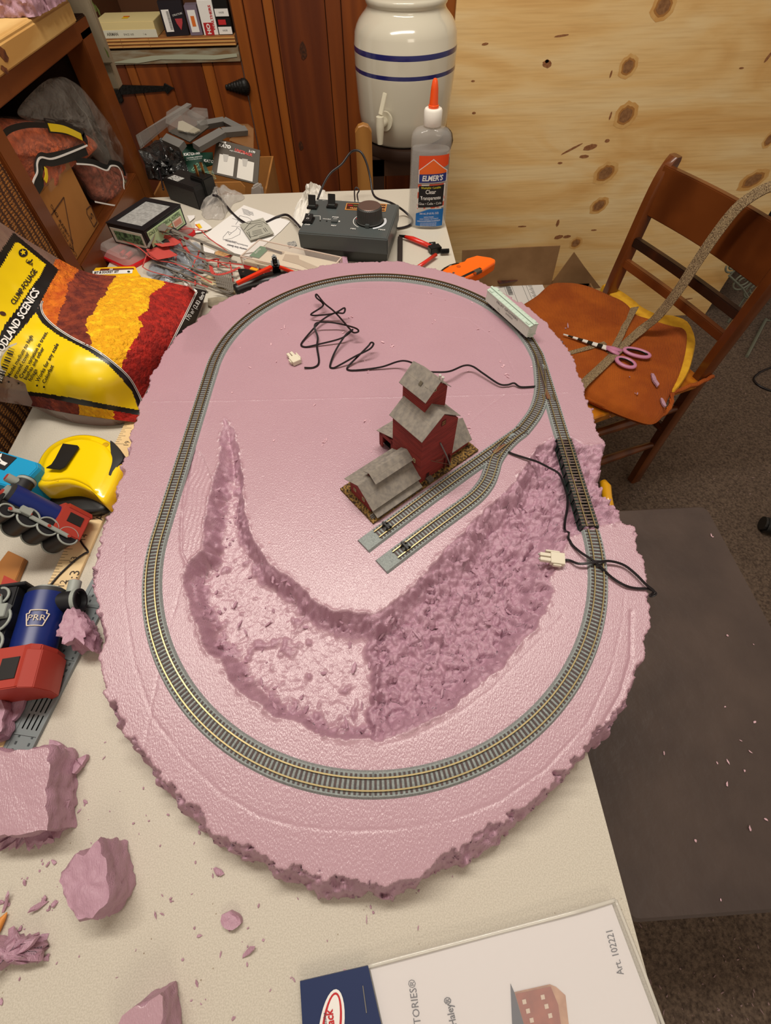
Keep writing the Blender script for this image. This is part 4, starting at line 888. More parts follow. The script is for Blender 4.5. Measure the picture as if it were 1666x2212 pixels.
# cardboard carton in the cubby
CK=mat('carton_brown',(170,116,56),.8,c2=(156,104,48),ns=12); CKI=mat('carton_ink',(78,46,24),.8)
ct_=thing('carton',(CAX-.10,.80,.0325),'brown printed cardboard carton sitting in the cubby of the console cabinet','box')
b=MB(); b.box((CAX-.20,.724,.0322),(CAX-.010,.855,.122)); b.build('carton_body',CK,ct_,bevel=.001)
CM=Matrix(((0,0,1,CAX-.0096),(1,0,0,0),(0,1,0,0),(0,0,0,1)))
def cline(P,w=.0014):
    b=MB(); 
    for a,c in zip(P,P[1:]):
        a3=Vector((CAX-.0096,a[0],a[1])); c3=Vector((CAX-.0096,c[0],c[1])); b.bar(a3,c3,.0004,w,up=(0,1,0) if abs(c3.y-a3.y)<abs(c3.z-a3.z) else (0,0,1))
    b.build('printing',CKI,ct_)
q=lambda x,y:(lambda v:(v.y,v.z))(onx(x,y,CAX-.0096))
cline([q(104,475),q(138,426),q(159,540),q(135,523)]); cline([q(187,452),q(196,444),q(210,478),q(203,490),q(188,462),q(187,452)])
for i,(s,x,y) in enumerate([('CASE MEETS',147,520),('QUALITY OF',138,490),('BOX MFG',127,472)]):
    v=onx(x,y,CAX-.0094); text(s,.0085,CKI,ct_,Matrix.Translation(v)@Matrix(((0,0,1,0),(0,-1,0,0),(1,0,0,0),(0,0,0,1))))
v=onx(198,466,CAX-.0094); text('5',.018,CKI,ct_,Matrix.Translation(v)@Matrix(((0,0,1,0),(0,-1,0,0),(1,0,0,0),(0,0,0,1))))
# pillow bags in cubby
def pillow(outline,o,n,th,nm,m,par,k=16,wr=.0,back=True,seed=0,sub=5):
    """bag: outline is a closed list of world points (front view), bulging along n"""
    T=spline(outline,sub,True); c=sum(T,Vector())/len(T); n=Vector(n).normalized(); b=MB(); R=[]; rn=random.Random(seed); ph=[rn.random()*6 for _ in range(6)]
    for s in ((1,) if not back else (-1,1)):
        pass
    ks=[(1,0),(.97,.25),(.9,.5),(.78,.74),(.6,.9),(.4,.98),(.2,1.0)]
    def ring(f,h,s): 
        return [tuple(c+(p-c)*f+n*(s*h*th*(1+wr*math.sin(j*.9+ph[0]+f*9)+wr*.7*math.sin(j*.37+ph[1]-f*7)))) for j,p in enumerate(T)]
    R=[ring(f,h,-1) for f,h in reversed(ks)]+[ring(f,h,1) for f,h in ks[1:]] if back else [ring(f,h,1) for f,h in ks]
    b.rings(R); return b.build(nm,m,par,smooth=True,auto=60)
FILM=mat('clear_film',(200,190,180),.12,alpha=.10,spec=.9,bump=.5,bs=26,bd=.012); FOL1=mat('rust_foliage',(232,112,60),.95,c2=(170,80,46),ns=90,bump=1,bs=160,bd=.006); FOL2=mat('maroon_foliage',(190,104,80),.95,c2=(120,60,44),ns=110,bump=1,bs=160,bd=.006)
YEL=mat('bag_yellow',(226,196,20),.35,coat=.3)
def bagp(L,x): return [onx(a,c,x) for a,c in L]
g1=thing('foliage_bag',(CAX-.12,.82,.13),'clear bag of rust orange foliage with black and white border, top left in the cubby','bag')
o1=bagp([(-40,262),(20,256),(70,262),(110,272),(160,282),(195,300),(205,320),(170,352),(150,360),(120,385),(95,425),(75,440),(50,400),(10,350),(-30,330)],CAX-.03)
pillow(o1,None,(1,0,0),.022,'foliage_fill',FOL1,g1,wr=.08,seed=2); pillow([p+(p-sum(o1,Vector())/len(o1))*.07 for p in o1],None,(1,0,0),.025,'film',FILM,g1,seed=3,wr=.05)
def band(P,x,w,nm,m,par,z=0):
    Q=spline([onx(a,c,x) for a,c in P],5); b=MB(); R=[]
    for i,qv in enumerate(Q):
        t=(Q[min(i+1,len(Q)-1)]-Q[max(i-1,0)]).normalized(); u=Vector((1,0,0)); xx=t.cross(u).normalized(); R.append([tuple(qv-xx*w/2+u*z),tuple(qv+xx*w/2+u*z),tuple(qv+xx*w/2+u*(z+.0008)),tuple(qv-xx*w/2+u*(z+.0008))])
    b.rings(R); return b.build(nm,m,par)
BX=CAX-.004
band([(0,300),(20,280),(60,270),(110,272)],BX,.006,'black_border',BLACK,g1)
band([(185,322),(150,335),(110,345),(90,345),(82,370),(85,390),(74,410),(68,425)],BX,.015,'black_border',BLACK,g1); band([(188,314),(150,330),(112,343),(88,340),(80,352),(80,372),(72,390),(66,416)],BX+.001,.0022,'white_line',WHITE,g1)
band([(100,271),(140,277),(178,292),(182,305)],BX,.016,'black_border',BLACK,g1); band([(106,275),(140,280),(176,296)],BX+.001,.009,'yellow_band',YEL,g1)
band([(98,362),(100,380),(97,392)],BX+.002,.005,'yellow_band',YEL,g1)
g2=thing('foliage_bag',(CAX-.12,.98,.06),'clear bag of maroon foliage with white edge line, right of the carton in the cubby','bag')
o2=bagp([(160,352),(200,352),(235,358),(262,372),(272,400),(275,430),(262,444),(225,440),(205,430),(185,395)],CAX-.03)
pillow(o2,None,(1,0,0),.02,'foliage_fill',FOL2,g2,wr=.1,seed=4); pillow([p+(p-sum(o2,Vector())/len(o2))*.1 for p in o2],None,(1,0,0),.023,'film',FILM,g2,seed=5,wr=.05)
band([(165,348),(200,350),(232,362),(240,352),(262,358),(270,380)],BX,.008,'black_border',BLACK,g2); band([(165,354),(200,357),(230,368),(240,358),(256,362),(266,385),(268,408),(278,420),(280,438),(262,440),(250,444),(205,436)],BX+.001,.0022,'white_line',WHITE,g2)
band([(268,392),(285,410),(298,430),(290,446)],BX-.004,.012,'printed_edge',mat('bag_print',(150,140,110),.5,c2=(30,28,24),ns=160,thr=(.45,.55)),g2)
g3=thing('plastic_bag',(CAX-.10,.95,.1),'crumpled empty clear plastic bag, above the foliage bags in the cubby','bag')
o3=bagp([(90,180),(125,166),(150,172),(190,205),(230,265),(262,310),(272,350),(240,362),(215,345),(190,310),(150,285),(60,260),(40,235)],CAX-.015)
pillow(o3,None,(1,0,0),.012,'film',mat('grey_film',(170,164,156),.10,alpha=.20,spec=1,bump=1,bs=22,bd=.02),g3,wr=.3,seed=8)
# ------------------------------------------------------------ boxes on cupboard shelf
def shelfbox(nm,pts,d,h,label,m,extra=None,cat='box'):
    x0=ony(pts[0],60,WY-.005).x; 
    return
def sbox(nm,x0,x1,y0,y1,h,m,label,rz=0,tilt=0):
    t=thing(nm,((x0+x1)/2,(y0+y1)/2,.1104),label,'box'); b=MB(); b.M=Matrix.Translation(((x0+x1)/2,(y0+y1)/2,.1104))@Matrix.Rotation(rad(rz),4,'Z'); w=(x1-x0)/2; d=(y1-y0)/2; b.box((-w,-d,0),(w,d,h)); b.build('carton_body',m,t,bevel=.0006); t['_m']=[x0,y0]; return t,b.M,w,d
CRM=mat('cream_box',(214,196,140),.7); 
t,M,w,d=sbox('cream_box',-.640,-.490,WY-.010,WY+.10,.028,CRM,'flat cream box with white printed front and small yellow sticker, on the cupboard shelf')
b=MB(); b.M=M; b.box((-w-.001,-d-.0006,0),(w+.001,-d,.014)); b.build('front_label',mat('offwhite_card',(206,204,186),.7),t)
fx2=lambda dx,z,dd:M@Matrix.Translation((dx,-dd-.0009,z))@Matrix.Rotation(rad(90),4,'X')
text('AIRMAN',.0075,mat('grey_print',(110,104,92),.7),t,fx2(-.035,.007,d),bold=.03); text('SPACE 1650',.005,mat('grey_print',(110,104,92),.7),t,fx2(.005,.006,d)); text('1 ea',.005,mat('grey_print',(110,104,92),.7),t,fx2(.045,.006,d))
b=MB(); b.M=M; b.poly([(-.012,-.02,.0284),(.003,-.02,.0284),(.003,.005,.0284),(-.012,.005,.0284)]); b.build('price_sticker',mat('sticker_yellow',(232,190,30),.5),t)
b=MB(); b.M=M; b.poly([(-.012,-.003,.0288),(.003,-.003,.0288),(.003,.005,.0288),(-.012,.005,.0288)]); b.build('sticker_band',mat('sticker_orange',(222,84,30),.5),t)
t,M,w,d=sbox('black_box',-.472,-.415,WY-.004,WY+.05,.060,mat('box_black',(26,20,28),.5),'black box with white barcode label standing on the cupboard shelf beside the cream box',rz=8)
b=MB(); b.M=M; b.box((-w+.004,-d-.0006,.008),(-w+.022,-d,.046)); b.build('barcode_label',WHITE,t)
b=MB(); b.M=M
for i in range(16): b.box((-w+.015,-d-.0009,.012+.002*i),(-w+.021,-d-.0006,.0128+.002*i))
b.build('barcode',INK,t)
b=MB(); b.M=M@Matrix.Translation((.012,-d-.0007,.022))@Matrix.Rotation(rad(90),4,'X'); b.prism([(0,-.012),(.007,0),(.009,.008),(-.009,.008),(-.007,0)],0,.0004); b.build('red_badge',mat('badge_red',(176,60,66),.5),t)
text('STRUCTURE',.0045,WHITE,t,M@Matrix.Translation((.012,-d-.0008,.037))@Matrix.Rotation(rad(90),4,'X')@Matrix.Rotation(rad(8),4,'Z'))
t,M,w,d=sbox('small_clear_box',-.408,-.378,WY-.004,WY+.03,.052,mat('lilac_plastic',(120,108,124),.3),'small grey plastic case with orange and white label on the cupboard shelf',rz=4)
b=MB(); b.M=M; b.box((-w+.005,-d-.0005,.006),(w-.006,-d,.044)); b.build('label_card',WHITE,t); b=MB(); b.M=M; b.box((-w+.010,-d-.0008,.016),(w-.011,-d-.0005,.034)); b.build('orange_patch',mat('sticker_orange2',(214,110,40),.5),t)
t,M,w,d=sbox('white_box',-.374,-.338,WY-.004,WY+.04,.060,WHITE,'white box with red lettering on the cupboard shelf, right of the small plastic case',rz=3)
b=MB(); b.M=M; b.box((-w+.004,-d-.0005,0),(w-.010,-d,.022)); b.build('red_panel',mat('panel_red',(176,36,40),.5),t)
RDP=mat('letter_red',(190,40,44),.5)
text('HO',.012,WHITE,t,M@Matrix.Translation((-.003,-d-.0008,.011))@Matrix.Rotation(rad(90),4,'X')@Matrix.Rotation(rad(90),4,'Z'),bold=.04)
text('WALTHERS',.0085,RDP,t,M@Matrix.Translation((.010,-d-.0006,.030))@Matrix.Rotation(rad(90),4,'X')@Matrix.Rotation(rad(90),4,'Z'),bold=.03)
for i in range(2):
    t=thing('model_car_box',(-.318,WY+.02,.1104+.031*i),['black box with white label, lower of two at the right of the cupboard shelf','black box with white label, upper of two at the right of the cupboard shelf'][i],'box','stacked black boxes')
    b=MB(); b.box((-.335,WY-.004,.1105+.031*i),(-.3005,WY+.05,.1405+.031*i)); b.build('carton_body',BLACK,t,bevel=.0006)
    b=MB(); b.box((-.334,WY-.0048,.1115+.031*i),(-.301,WY-.004,.1245+.031*i)); b.build('front_label',WHITE,t)
    text('KADEE',.004,INK,t,Matrix.Translation((-.318,WY-.0050,.118+.031*i))@Matrix.Rotation(rad(90),4,'X'))
    if i==0: b=MB(); b.box((-.331,WY-.0046,.128),(-.312,WY-.004,.137)); b.build('red_patch',RDP,t)
# ------------------------------------------------------------ crock on a stool
GL=mat('stoneware_glaze',(206,200,182),.12,coat=.6,spec=.6); BLU=mat('cobalt_stripe',(34,36,96),.2,coat=.5)
c0=ony(868,312,1.32); c0z=c0.z
cy=1.44; cx_=.128*cy/1.40+.0; 
scl=cy/1.4
cxr=.120*scl
def rz(px,py): return ony(px,py,cy)
R0=.113*scl
zb=ony(875,312,cy-.07).z
z1=ony(875,128,cy-R0).z; z2=ony(875,172,cy-R0).z
cr=thing('water_crock',(cxr,cy,zb),'tall glazed stoneware water crock with two blue stripes and a white spigot, behind the table','crock')
prof=[(.0,zb),(.095,zb),(.102,zb+.006),(.109,zb+.05),(.114,z2-.006)]
P=[(R0*a/.114,z) for a,z in prof]
b=MB(); b.M=Matrix.Translation((cxr,cy,0)); zt=z1
full=P+[(R0*1.0,z2-.0035),(R0*1.0,z2+.0035),(R0*1.003,z1-.0045),(R0*1.002,z1+.0045)]+[(R0*f,ony(876,yy,cy).z) for f,yy in((.995,88),(.98,64),(.94,50),(.89,38),(.82,27),(.765,19),(.735,12),(.735,6),(.76,1),(.77,-8),(.75,-14))]+[(R0*.5,ony(876,-15,cy).z),(0,ony(876,-15,cy).z)]
b.lathe(full,64,cap=False)
o=b.build('body',[GL,BLU],cr,smooth=True,auto=60)
for p in o.data.polygons:
    zc=p.center.z+zb
    if abs(zc-z2)<.003 and abs(p.normal.z)<.3: p.material_index=1
    if abs(zc-z1)<.004 and abs(p.normal.z)<.3: p.material_index=1
SP=mat('spigot_white',(214,208,186),.3)
s0=ony(832,262,cy-R0*.93); 
nrm=(Vector((s0.x,s0.y,0))-Vector((cxr,cy,0))).normalized(); sd_=Vector((nrm.y,-nrm.x,0))
b=MB(); a=Vector((s0.x,s0.y,s0.z))-nrm*.004; b.tube([a,a+nrm*.006],.018,20); b.tube([a,a+nrm*.036],.0085,14); b.build('spigot_body',SP,cr,smooth=True)
tp=a+nrm*.034; b=MB(); b.tube([tp+Vector((0,0,.016)),tp+Vector((0,0,.002)),tp-Vector((0,0,.006)),tp-Vector((0,0,.034))],[.0085,.0095,.0095,.0065],14); b.build('spout',SP,cr,smooth=True)
b=MB(); h0=tp+Vector((0,0,.018)); b.bar(h0-nrm*.004,h0-nrm*.014-Vector((.0,0,-.036))+sd_*-.008,.010,.004,up=nrm); b.build('lever',SP,cr,bevel=.001)
# stool/stand under the crock
OAK=wood('oak_post',(172,120,58),(136,88,38),sc=6,stretch=(1,1,.2),rough=.4)
stl=thing('wooden_stand',(cxr,cy,FZ),'low dark wooden stand with an oak post, holding the stoneware crock','stand')
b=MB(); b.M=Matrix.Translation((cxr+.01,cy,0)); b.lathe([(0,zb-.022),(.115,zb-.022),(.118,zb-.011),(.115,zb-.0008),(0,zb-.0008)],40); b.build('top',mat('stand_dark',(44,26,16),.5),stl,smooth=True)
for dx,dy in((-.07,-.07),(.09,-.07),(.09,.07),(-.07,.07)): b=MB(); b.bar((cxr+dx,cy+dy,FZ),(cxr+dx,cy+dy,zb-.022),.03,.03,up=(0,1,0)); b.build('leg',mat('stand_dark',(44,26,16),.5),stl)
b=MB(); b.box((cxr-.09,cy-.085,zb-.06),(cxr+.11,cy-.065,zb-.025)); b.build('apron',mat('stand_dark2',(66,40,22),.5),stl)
yp=1.25; pa=ony(767,280,yp); pb_=ony(803,280,yp); pz_=ony(785,270,yp).z
b=MB(); w=(pb_.x-pa.x)/2; xm=(pa.x+pb_.x)/2; b.M=Matrix.Translation((xm,yp,0))@Matrix.Rotation(rad(90),4,'X'); b.prism([(-w,FZ),(w,FZ),(w,pz_-.012),(w*.6,pz_-.003),(0,pz_),(-w*.6,pz_-.003),(-w,pz_-.012)],-.018,0,bev=.002); b.build('oak_post',OAK,stl)
b=MB(); b.bar((xm,yp+.018,-.20),(cxr-.06,cy-.08,-.20),.02,.02); b.build('brace',OAK,stl)
# ------------------------------------------------------------ glue bottle
gx=.1205; gy=.884
gl=thing('glue_bottle',(gx,gy,0),'tall clear glue bottle with orange nozzle and orange, black and blue label','glue bottle')
ga=rad(-9); GM=Matrix.Translation((gx,gy,0))@Matrix.Rotation(ga,4,'Z')
CLR=mat('glue_clear',(205,204,200),.08,alpha=.26,spec=1,bump=.05)
def oval(w,d,z,n=40,e=2.6): 
    o=[]
    for k in range(n):
        t=2*math.pi*k/n; c,s=math.cos(t),math.sin(t); o.append((w*abs(c)**(2/e)*(1 if c>=0 else -1),d*abs(s)**(2/e)*(1 if s>=0 else -1),z))
    return o
b=MB(); b.M=GM; b.rings([oval(.030,.0165,.0004),oval(.0335,.0195,.003),oval(.0342,.020,.008),oval(.0325,.0195,.06),oval(.0322,.0195,.115),oval(.0322,.019,.126),oval(.0305,.018,.1325),oval(.025,.016,.1375),oval(.0135,.013,.1405,e=2),oval(.0125,.0125,.144,e=2)]); b.build('bottle',CLR,gl,smooth=True)
b=MB(); b.M=GM; b.rings([oval(.0305,.0172,.003),oval(.0318,.0182,.008),oval(.0302,.0175,.112),oval(.030,.017,.113)]); b.build('clear_glue',mat('glue_fill',(206,206,204),.2,alpha=.22),gl,smooth=True)
b=MB(); b.M=GM@Matrix.Translation((0,0,.1425)); b.lathe([(.0135,0),(.0140,.001),(.0140,.018),(.0125,.020),(.009,.0205),(0,.0205)],32); b.build('cap',mat('cap_white',(232,228,218),.35),gl,smooth=True)
b=MB(); b.M=GM@Matrix.Translation((0,0,.1632)); b.lathe([(.0078,0),(.0080,.003),(.0068,.0035),(.0055,.022),(.0040,.030),(.0025,.0325),(0,.0333)],24); b.build('nozzle',mat('nozzle_orange',(238,84,26),.3,coat=.4),gl,smooth=True)
def onb(x,z,off=0):   # front face of bottle
    w=.0335; d=.0200; e=2.6; t=min(1,abs(x)/w)**e; y=-d*(1-t)**(1/e)-off; return GM@Vector((x,y,z))
def patch(P,nm,m,off,sub=12):
    # P polygon (x,z) list quads strip: top edge & bottom edge sampled
    (x0,zl0,zh0),(x1,zl1,zh1)=P; b=MB(); n=sub
    for i in range(n):
        f,g=i/n,(i+1)/n; A=x0+(x1-x0)*f; B=x0+(x1-x0)*g
        if callable(zl0): la,lb_=zl0(A),zl0(B)
        else: la,lb_=zl0+(zl1-zl0)*f,zl0+(zl1-zl0)*g
        if callable(zh0): ha,hb=zh0(A),zh0(B)
        else: ha,hb=zh0+(zh1-zh0)*f,zh0+(zh1-zh0)*g
        b.poly([tuple(onb(A,la,off)),tuple(onb(B,lb_,off)),tuple(onb(B,hb,off)),tuple(onb(A,ha,off))])
    return b.build(nm,m,gl)
OR=mat('label_orange',(226,76,28),.4); NV=mat('label_navy',(38,52,122),.4); BL2=mat('label_blue',(24,104,178),.4); YL=mat('label_yellow',(236,222,60),.4)
X0,X1=-.0175,.0300
patch([(X0,.080,.1085),(X1,.096,.1105)],'orange_label',OR,.0006)
pk_=lambda x:.0885+.0155*(1-abs(x-.006)/.0225)
patch([(-.0165,.0715,lambda x:pk_(x)+.0012),(.0285,.0715,None)] if 0 else [(-.0172,lambda x:.0705+.06*(x+.0162),lambda x:pk_(x)+.0012),(.0292,0,0)],'white_border',WHITE,.0009,16)
patch([(-.0160,lambda x:.0716+.06*(x+.0162),lambda x:pk_(x)),(.0282,0,0)],'gable_orange',mat('label_orange2',(232,104,36),.4),.0012,16)
patch([(-.0160,lambda x:.0716+.06*(x+.0162),lambda x:.0835+.06*(x+.0162)),(.0282,0,0)],'navy_band',NV,.0015,12)
def gt(s,size,m,x,z,sx=1,bold=.0,off=.0020,rot=3): 
    a=rad(rot); text(s,size,m,gl,Matrix.Identity(4),fn=lambda c:onb(x+c.x*math.cos(a)-c.y*math.sin(a),z+c.x*math.sin(a)+c.y*math.cos(a),off),sx=sx,bold=bold,shear=.2 if bold>.02 else 0)
gt("ELMER'S",.0105,WHITE,.0055,.0788,sx=.92,bold=.03)
patch([(-.0175,.0325,.0690),(.0280,.0355,.0715)],'dashed_border',mat('dash_red',(226,96,70),.4,c2=(232,226,220),ns=110,thr=(.49,.51),stretch=(1,.1,1)),.0006)
patch([(-.0158,.0345,.0670),(.0262,.0375,.0695)],'black_panel',INK,.0010)
gt('Washable • Lavable',.0044,YL,.0045,.0652,sx=.95,off=.0014); gt('Clear',.0088,WHITE,.0045,.0590,sx=.9,off=.0014,bold=.01); gt('Transparente',.0080,WHITE,.0048,.0500,sx=.80,off=.0014,bold=.01); gt('Glue • Colle • Cola',.0052,WHITE,.0045,.0415,sx=.95,off=.0014)
patch([(-.0190,lambda x:.0055,lambda x:.0250+.0080*min(1,(x+.019)/.022)),(.0282,0,0)],'blue_label',BL2,.0007,16)
gt('266 mL (9 US FL OZ)',.0042,WHITE,.004,.0262,sx=.9,off=.0012); gt('NON-TOXIC',.0030,WHITE,.004,.0205,off=.0012); gt('• NON TOXIQUE • NO TÓXICO',.0026,WHITE,.004,.0175,off=.0012,sx=.9); gt('WARNING/AVERTISSEMENT/ADVERTENCIA',.0034,WHITE,.004,.0140,off=.0012,sx=.62)
for i in range(3): gt('contact with skin and eyes may cause irritation keep',.0022,WHITE,.0035,.0110-.0022*i,off=.0012,sx=.62)
# ------------------------------------------------------------ controller
cA=onz(643,500,.046);cB=onz(838,515,.046)
CTG=mat('control_grey',(74,80,80),.35,bump=.1,bs=900,bd=.0003); CTD=mat('control_dark',(46,48,46),.35)
pA=onz(650,541,0); pB=onz(835,560,0)
ux=(cB-cA).normalized(); W_=(cB-cA).length; D_=.118
KM=frame((cA.x,cA.y,0),ux,(-ux.y,ux.x,0))
co=thing('train_controller',(cA.x+.07,cA.y+.05,0),'grey model train speed controller with big round knob, behind the foam board','train controller')
b=MB(); b.M=KM; b.rings([[(x,y+(.006 if y<.05 else 0)*0,z) for x,y in((ins,ins2),(W_-ins,ins2),(W_-ins,D_),(ins,D_))] for z,ins,ins2 in((.0004,.004,.010),(.020,.002,.006))]); b.build('base',CTD,co,bevel=.001)
b=MB(); b.M=KM; b.rings([[(0+i_,0+i_,z),(W_-i_,0+i_,z),(W_-i_,D_-i_,z),(i_,D_-i_,z)] for z,i_ in((.0205,.0005),(.0440,.0),(.0460,.0015))]); b.build('housing',CTG,co,bevel=.0012)
zt_=.0462
def kp(px,py): 
    p=onz(px,py,zt_); q=KM.inverted()@p; return q.x,q.y
KT=KM@Matrix.Translation((0,0,zt_))
x,y=kp(799,478)
b=MB(); b.M=KT@Matrix.Translation((x,y,0)); 
P=[]
for a0 in range(-225,46,6):
    pass
def ringarc(r0,r1,a0,a1,nm,m,z=.0004):
    b=MB(); b.M=KT@Matrix.Translation((x,y,z)); n=24
    for i in range(n):
        a=rad(a0+(a1-a0)*i/n); c=rad(a0+(a1-a0)*(i+1)/n); b.poly([(r0*math.cos(a),r0*math.sin(a),0),(r1*math.cos(a),r1*math.sin(a),0),(r1*math.cos(c),r1*math.sin(c),0),(r0*math.cos(c),r0*math.sin(c),0)])
    b.build(nm,m,co)
ringarc(.0262,.0272,125,238,'dial_scale',WHITE); ringarc(.0235,.0275,-68,30,'dial_scale',mat('dial_white',(210,214,220),.4)); ringarc(0,.0225,0,360,'dial_recess',mat('recess',(18,20,20),.5),.0002)
b=MB(); b.M=KT@Matrix.Translation((x,y,.001)); n=72; R=[]
for z,r in((0,.0218),(.001,.0220),(.0015,.0205),(.020,.0193),(.0215,.018),(.0217,.010),(.0217,0.0001)):
    R.append([((r+(.00035 if (k%2 and .001<z<.0205) else 0))*math.cos(2*math.pi*k/n),(r+(.00035 if (k%2 and .001<z<.0205) else 0))*math.sin(2*math.pi*k/n),z) for k in range(n)])
b.rings(R); b.build('knob',mat('knob_grey',(58,58,56),.38),co)
b=MB(); b.M=KT@Matrix.Translation((x,y,.0228)); b.lathe([(.0180,0),(.0175,.0004),(0,.0005)],48); b.build('knob_cap',mat('knob_cap',(112,92,84),.35,metal=.5),co)
b=MB(); b.M=KT@Matrix.Translation((x,y,0)); b.box((-.003,-.0245,.0),(.0035,-.0195,.005)); b.build('pointer',CTG,co,bevel=.0006)
b=MB(); b.M=KT@Matrix.Translation((x-.0215,y+.004,0)); b.lathe([(0,0),(.0022,0),(.0022,.0012),(0,.0013)],12); b.build('red_dot',mat('dot_red',(190,40,44),.4),co)
for (px,py) in ((676,447),(718,445)):
    qx,qy=kp(px,py); b=MB(); b.M=KT; b.box((qx-.008,qy-.010,0),(qx+.009,qy+.004,.003)); b.build('lever_bezel',BLACK,co,bevel=.0005)
    b=MB(); b.M=KT@Matrix.Translation((qx-.0005,qy-.001,.003))@Matrix.Rotation(rad(68),4,'X'); b.box((-.0062,-.0,-.001),(.0062,.0145,.0015)); b.build('switch_lever',BLACK,co,bevel=.0005)
    b=MB(); b.M=KT; b.box((qx-.0055,qy-.0075,.003),(qx+.006,qy-.003,.0042)); b.build('lever_foot',CTD,co)
qx,qy=kp(667,477); b=MB(); b.M=KT; b.box((qx-.0085,qy-.0105,0),(qx+.0085,qy+.0105,.002)); b.build('rocker_bezel',BLACK,co,bevel=.0006)
b=MB(); b.M=KT@Matrix.Translation((qx,qy,.002)); b.rings([[(x_,-.0085,0),(x_,.0085,0),(x_,.0085,.0055),(x_,.002,.0035),(x_,-.0085,.0008)] for x_ in(-.0065,.0065)]); b.build('rocker_switch',BLACK,co,bevel=.0004)
text('I',.006,WHITE,co,KT@Matrix.Translation((qx,qy+.0045,.0072))); text('O',.006,WHITE,co,KT@Matrix.Translation((qx,qy-.0035,.0052)))
def kt(s,px,py,size,m=WHITE,z=.0006,**k): a_,c_=kp(px,py); text(s,size,m,co,KT@Matrix.Translation((a_,c_,z)),**k)
kt('OFF',664,486,.0052,bold=.02); kt('FWD',725,470,.0050,bold=.02); kt('REV',721,488,.0050,bold=.02); kt('TROUBLE',706,474,.0032,bold=.02); kt('MIN',763,495,.0048,bold=.02); kt('MAX',825,497,.0052,bold=.02)
kt('POWER',682,434,.0028); kt('LF-1',700,434,.0028); kt('LF-2',742,434,.0028); kt('FEEDER & SWITCH',780,436,.0026); kt('DC IN',816,437,.0026)
qx,qy=kp(723,479); b=MB(); b.M=KT; b.box((qx-.005,qy-.004,0),(qx+.005,qy+.004,.0022)); b.build('slide_switch',CTG,co,bevel=.0004)
for px,py in ((692,477),(706,478)): a_,c_=kp(px,py); b=MB(); b.M=KT@Matrix.Translation((a_,c_,0)); b.lathe([(0,0),(.0013,0),(.0013,.0006),(0,.0007)],10); b.build('indicator_led',BLACK,co)
a_,c_=kp(733,478.5); b=MB(); b.M=KT@Matrix.Translation((a_,c_,0)); b.lathe([(0,0),(.0016,0),(.0016,.0005),(0,.0006)],10); b.build('white_dot',WHITE,co)
b=MB(); a_,c_=kp(674,467); d_,e_=kp(692,467); f_,g_=kp(692,475); b.M=KT; b.bar((a_,c_,.0003),(d_,e_,.0003),.0006,.0004); b.bar((d_,e_,.0003),(f_,g_,.0003),.0006,.0004); a_,c_=kp(720,473); d_,e_=kp(729,473); b.bar((a_,c_,.0003),(d_,e_,.0003),.0006,.0004); b.build('marking_line',WHITE,co)
P4=[kp(745,453.5),kp(833,457.5),kp(836.5,441),kp(749,439)]
b=MB(); b.M=KT; b.poly([(a,c,.0003) for a,c in P4]); b.build('name_plate',mat('plate_orange',(196,132,66),.4),co)
c4=(sum(a for a,_ in P4)/4,sum(c for _,c in P4)/4); b=MB(); b.M=KT; b.poly([(c4[0]+(a-c4[0])*.95,c4[1]+(c-c4[1])*.80,.0005) for a,c in P4]); b.build('name_plate_inner',mat('plate_brown',(66,30,18),.4),co)
PT=mat('plate_tan',(214,160,100),.4)
kt('TRAIN CONTROLLER',788,452.5,.0058,PT,.0008,bold=.03,sx=.92); kt('RC-03',823,452.5,.0056,PT,.0008,bold=.03); kt('ROKUHAN',815,446,.0056,PT,.0008,bold=.03)
a_,c_=kp(757,444.5); b=MB(); b.M=KT; b.box((a_-.004,c_-.0012,.0006),(a_+.004,c_+.0012,.0009)); b.build('red_mark',mat('dot_red',(190,40,44),.4),co)
a_,c_=kp(769,445); b=MB(); b.M=KT; b.box((a_-.004,c_-.001,.0006),(a_+.004,c_+.001,.0009)); b.build('green_mark',mat('mark_green',(90,120,60),.4),co)
# cable of the controller, in the air behind it
def cable(P,r,label,nm='power_cable',m=CORD,k=6):
    Q=spline(P,k); c=Q[0]; t=thing(nm,tuple(c),label,'cable'); b=MB(); b.tube(Q,r,8); b.build('cable',m,t,smooth='all'); return t
cable([ony(x,y,yy) for x,y,yy in [(686,431,.93),(700,396,.955),(715,373,.97),(738,355,.98),(755,332,.99),(766,325,.99),(780,329,.985),(792,352,.975),(800,385,.96),(806,418,.94),(818,430,.92)]]+[onz(x,y,z) for x,y,z in [(842,437,.03),(868,452,.012),(888,470,.003),(891,480,.003),(882,488,.003),(862,493,.003),(840,493,.006)]],.0019,'black cable rising in an arch behind the train controller and looping back to it')
cable([onz(x,y,z) for x,y,z in [(460,422,.032),(470,424,.03),(480,433,.01),(502,460,.002),(522,477,.004),(545,487,.004),(575,480,.002),(598,469,.003),(618,464,.006),(632,473,.008),(648,490,.014)]],.0021,'black cable running from the power adapter over the papers to the controller')
cable([onz(x,y,.0016) for x,y in [(760,553),(790,557),(818,561),(832,568),(840,580)]],.0010,'thin black wire coming out in front of the train controller','thin_wire')
cable([ony(x,y,yy) for x,y,yy in [(767,436,.90),(766,412,.93),(770,405,.935),(776,411,.93),(772,420,.92),(774,435,.90)]],.0012,'small black wire loop standing up behind the train controller','thin_wire')
from mathutils.bvhtree import BVHTree
def projpx(P):
    c=RM.T@(np.array(P,float)-np.array([0,0,CH])); return (CX+FL*c[0]/-c[2],CY-FL*c[1]/-c[2])
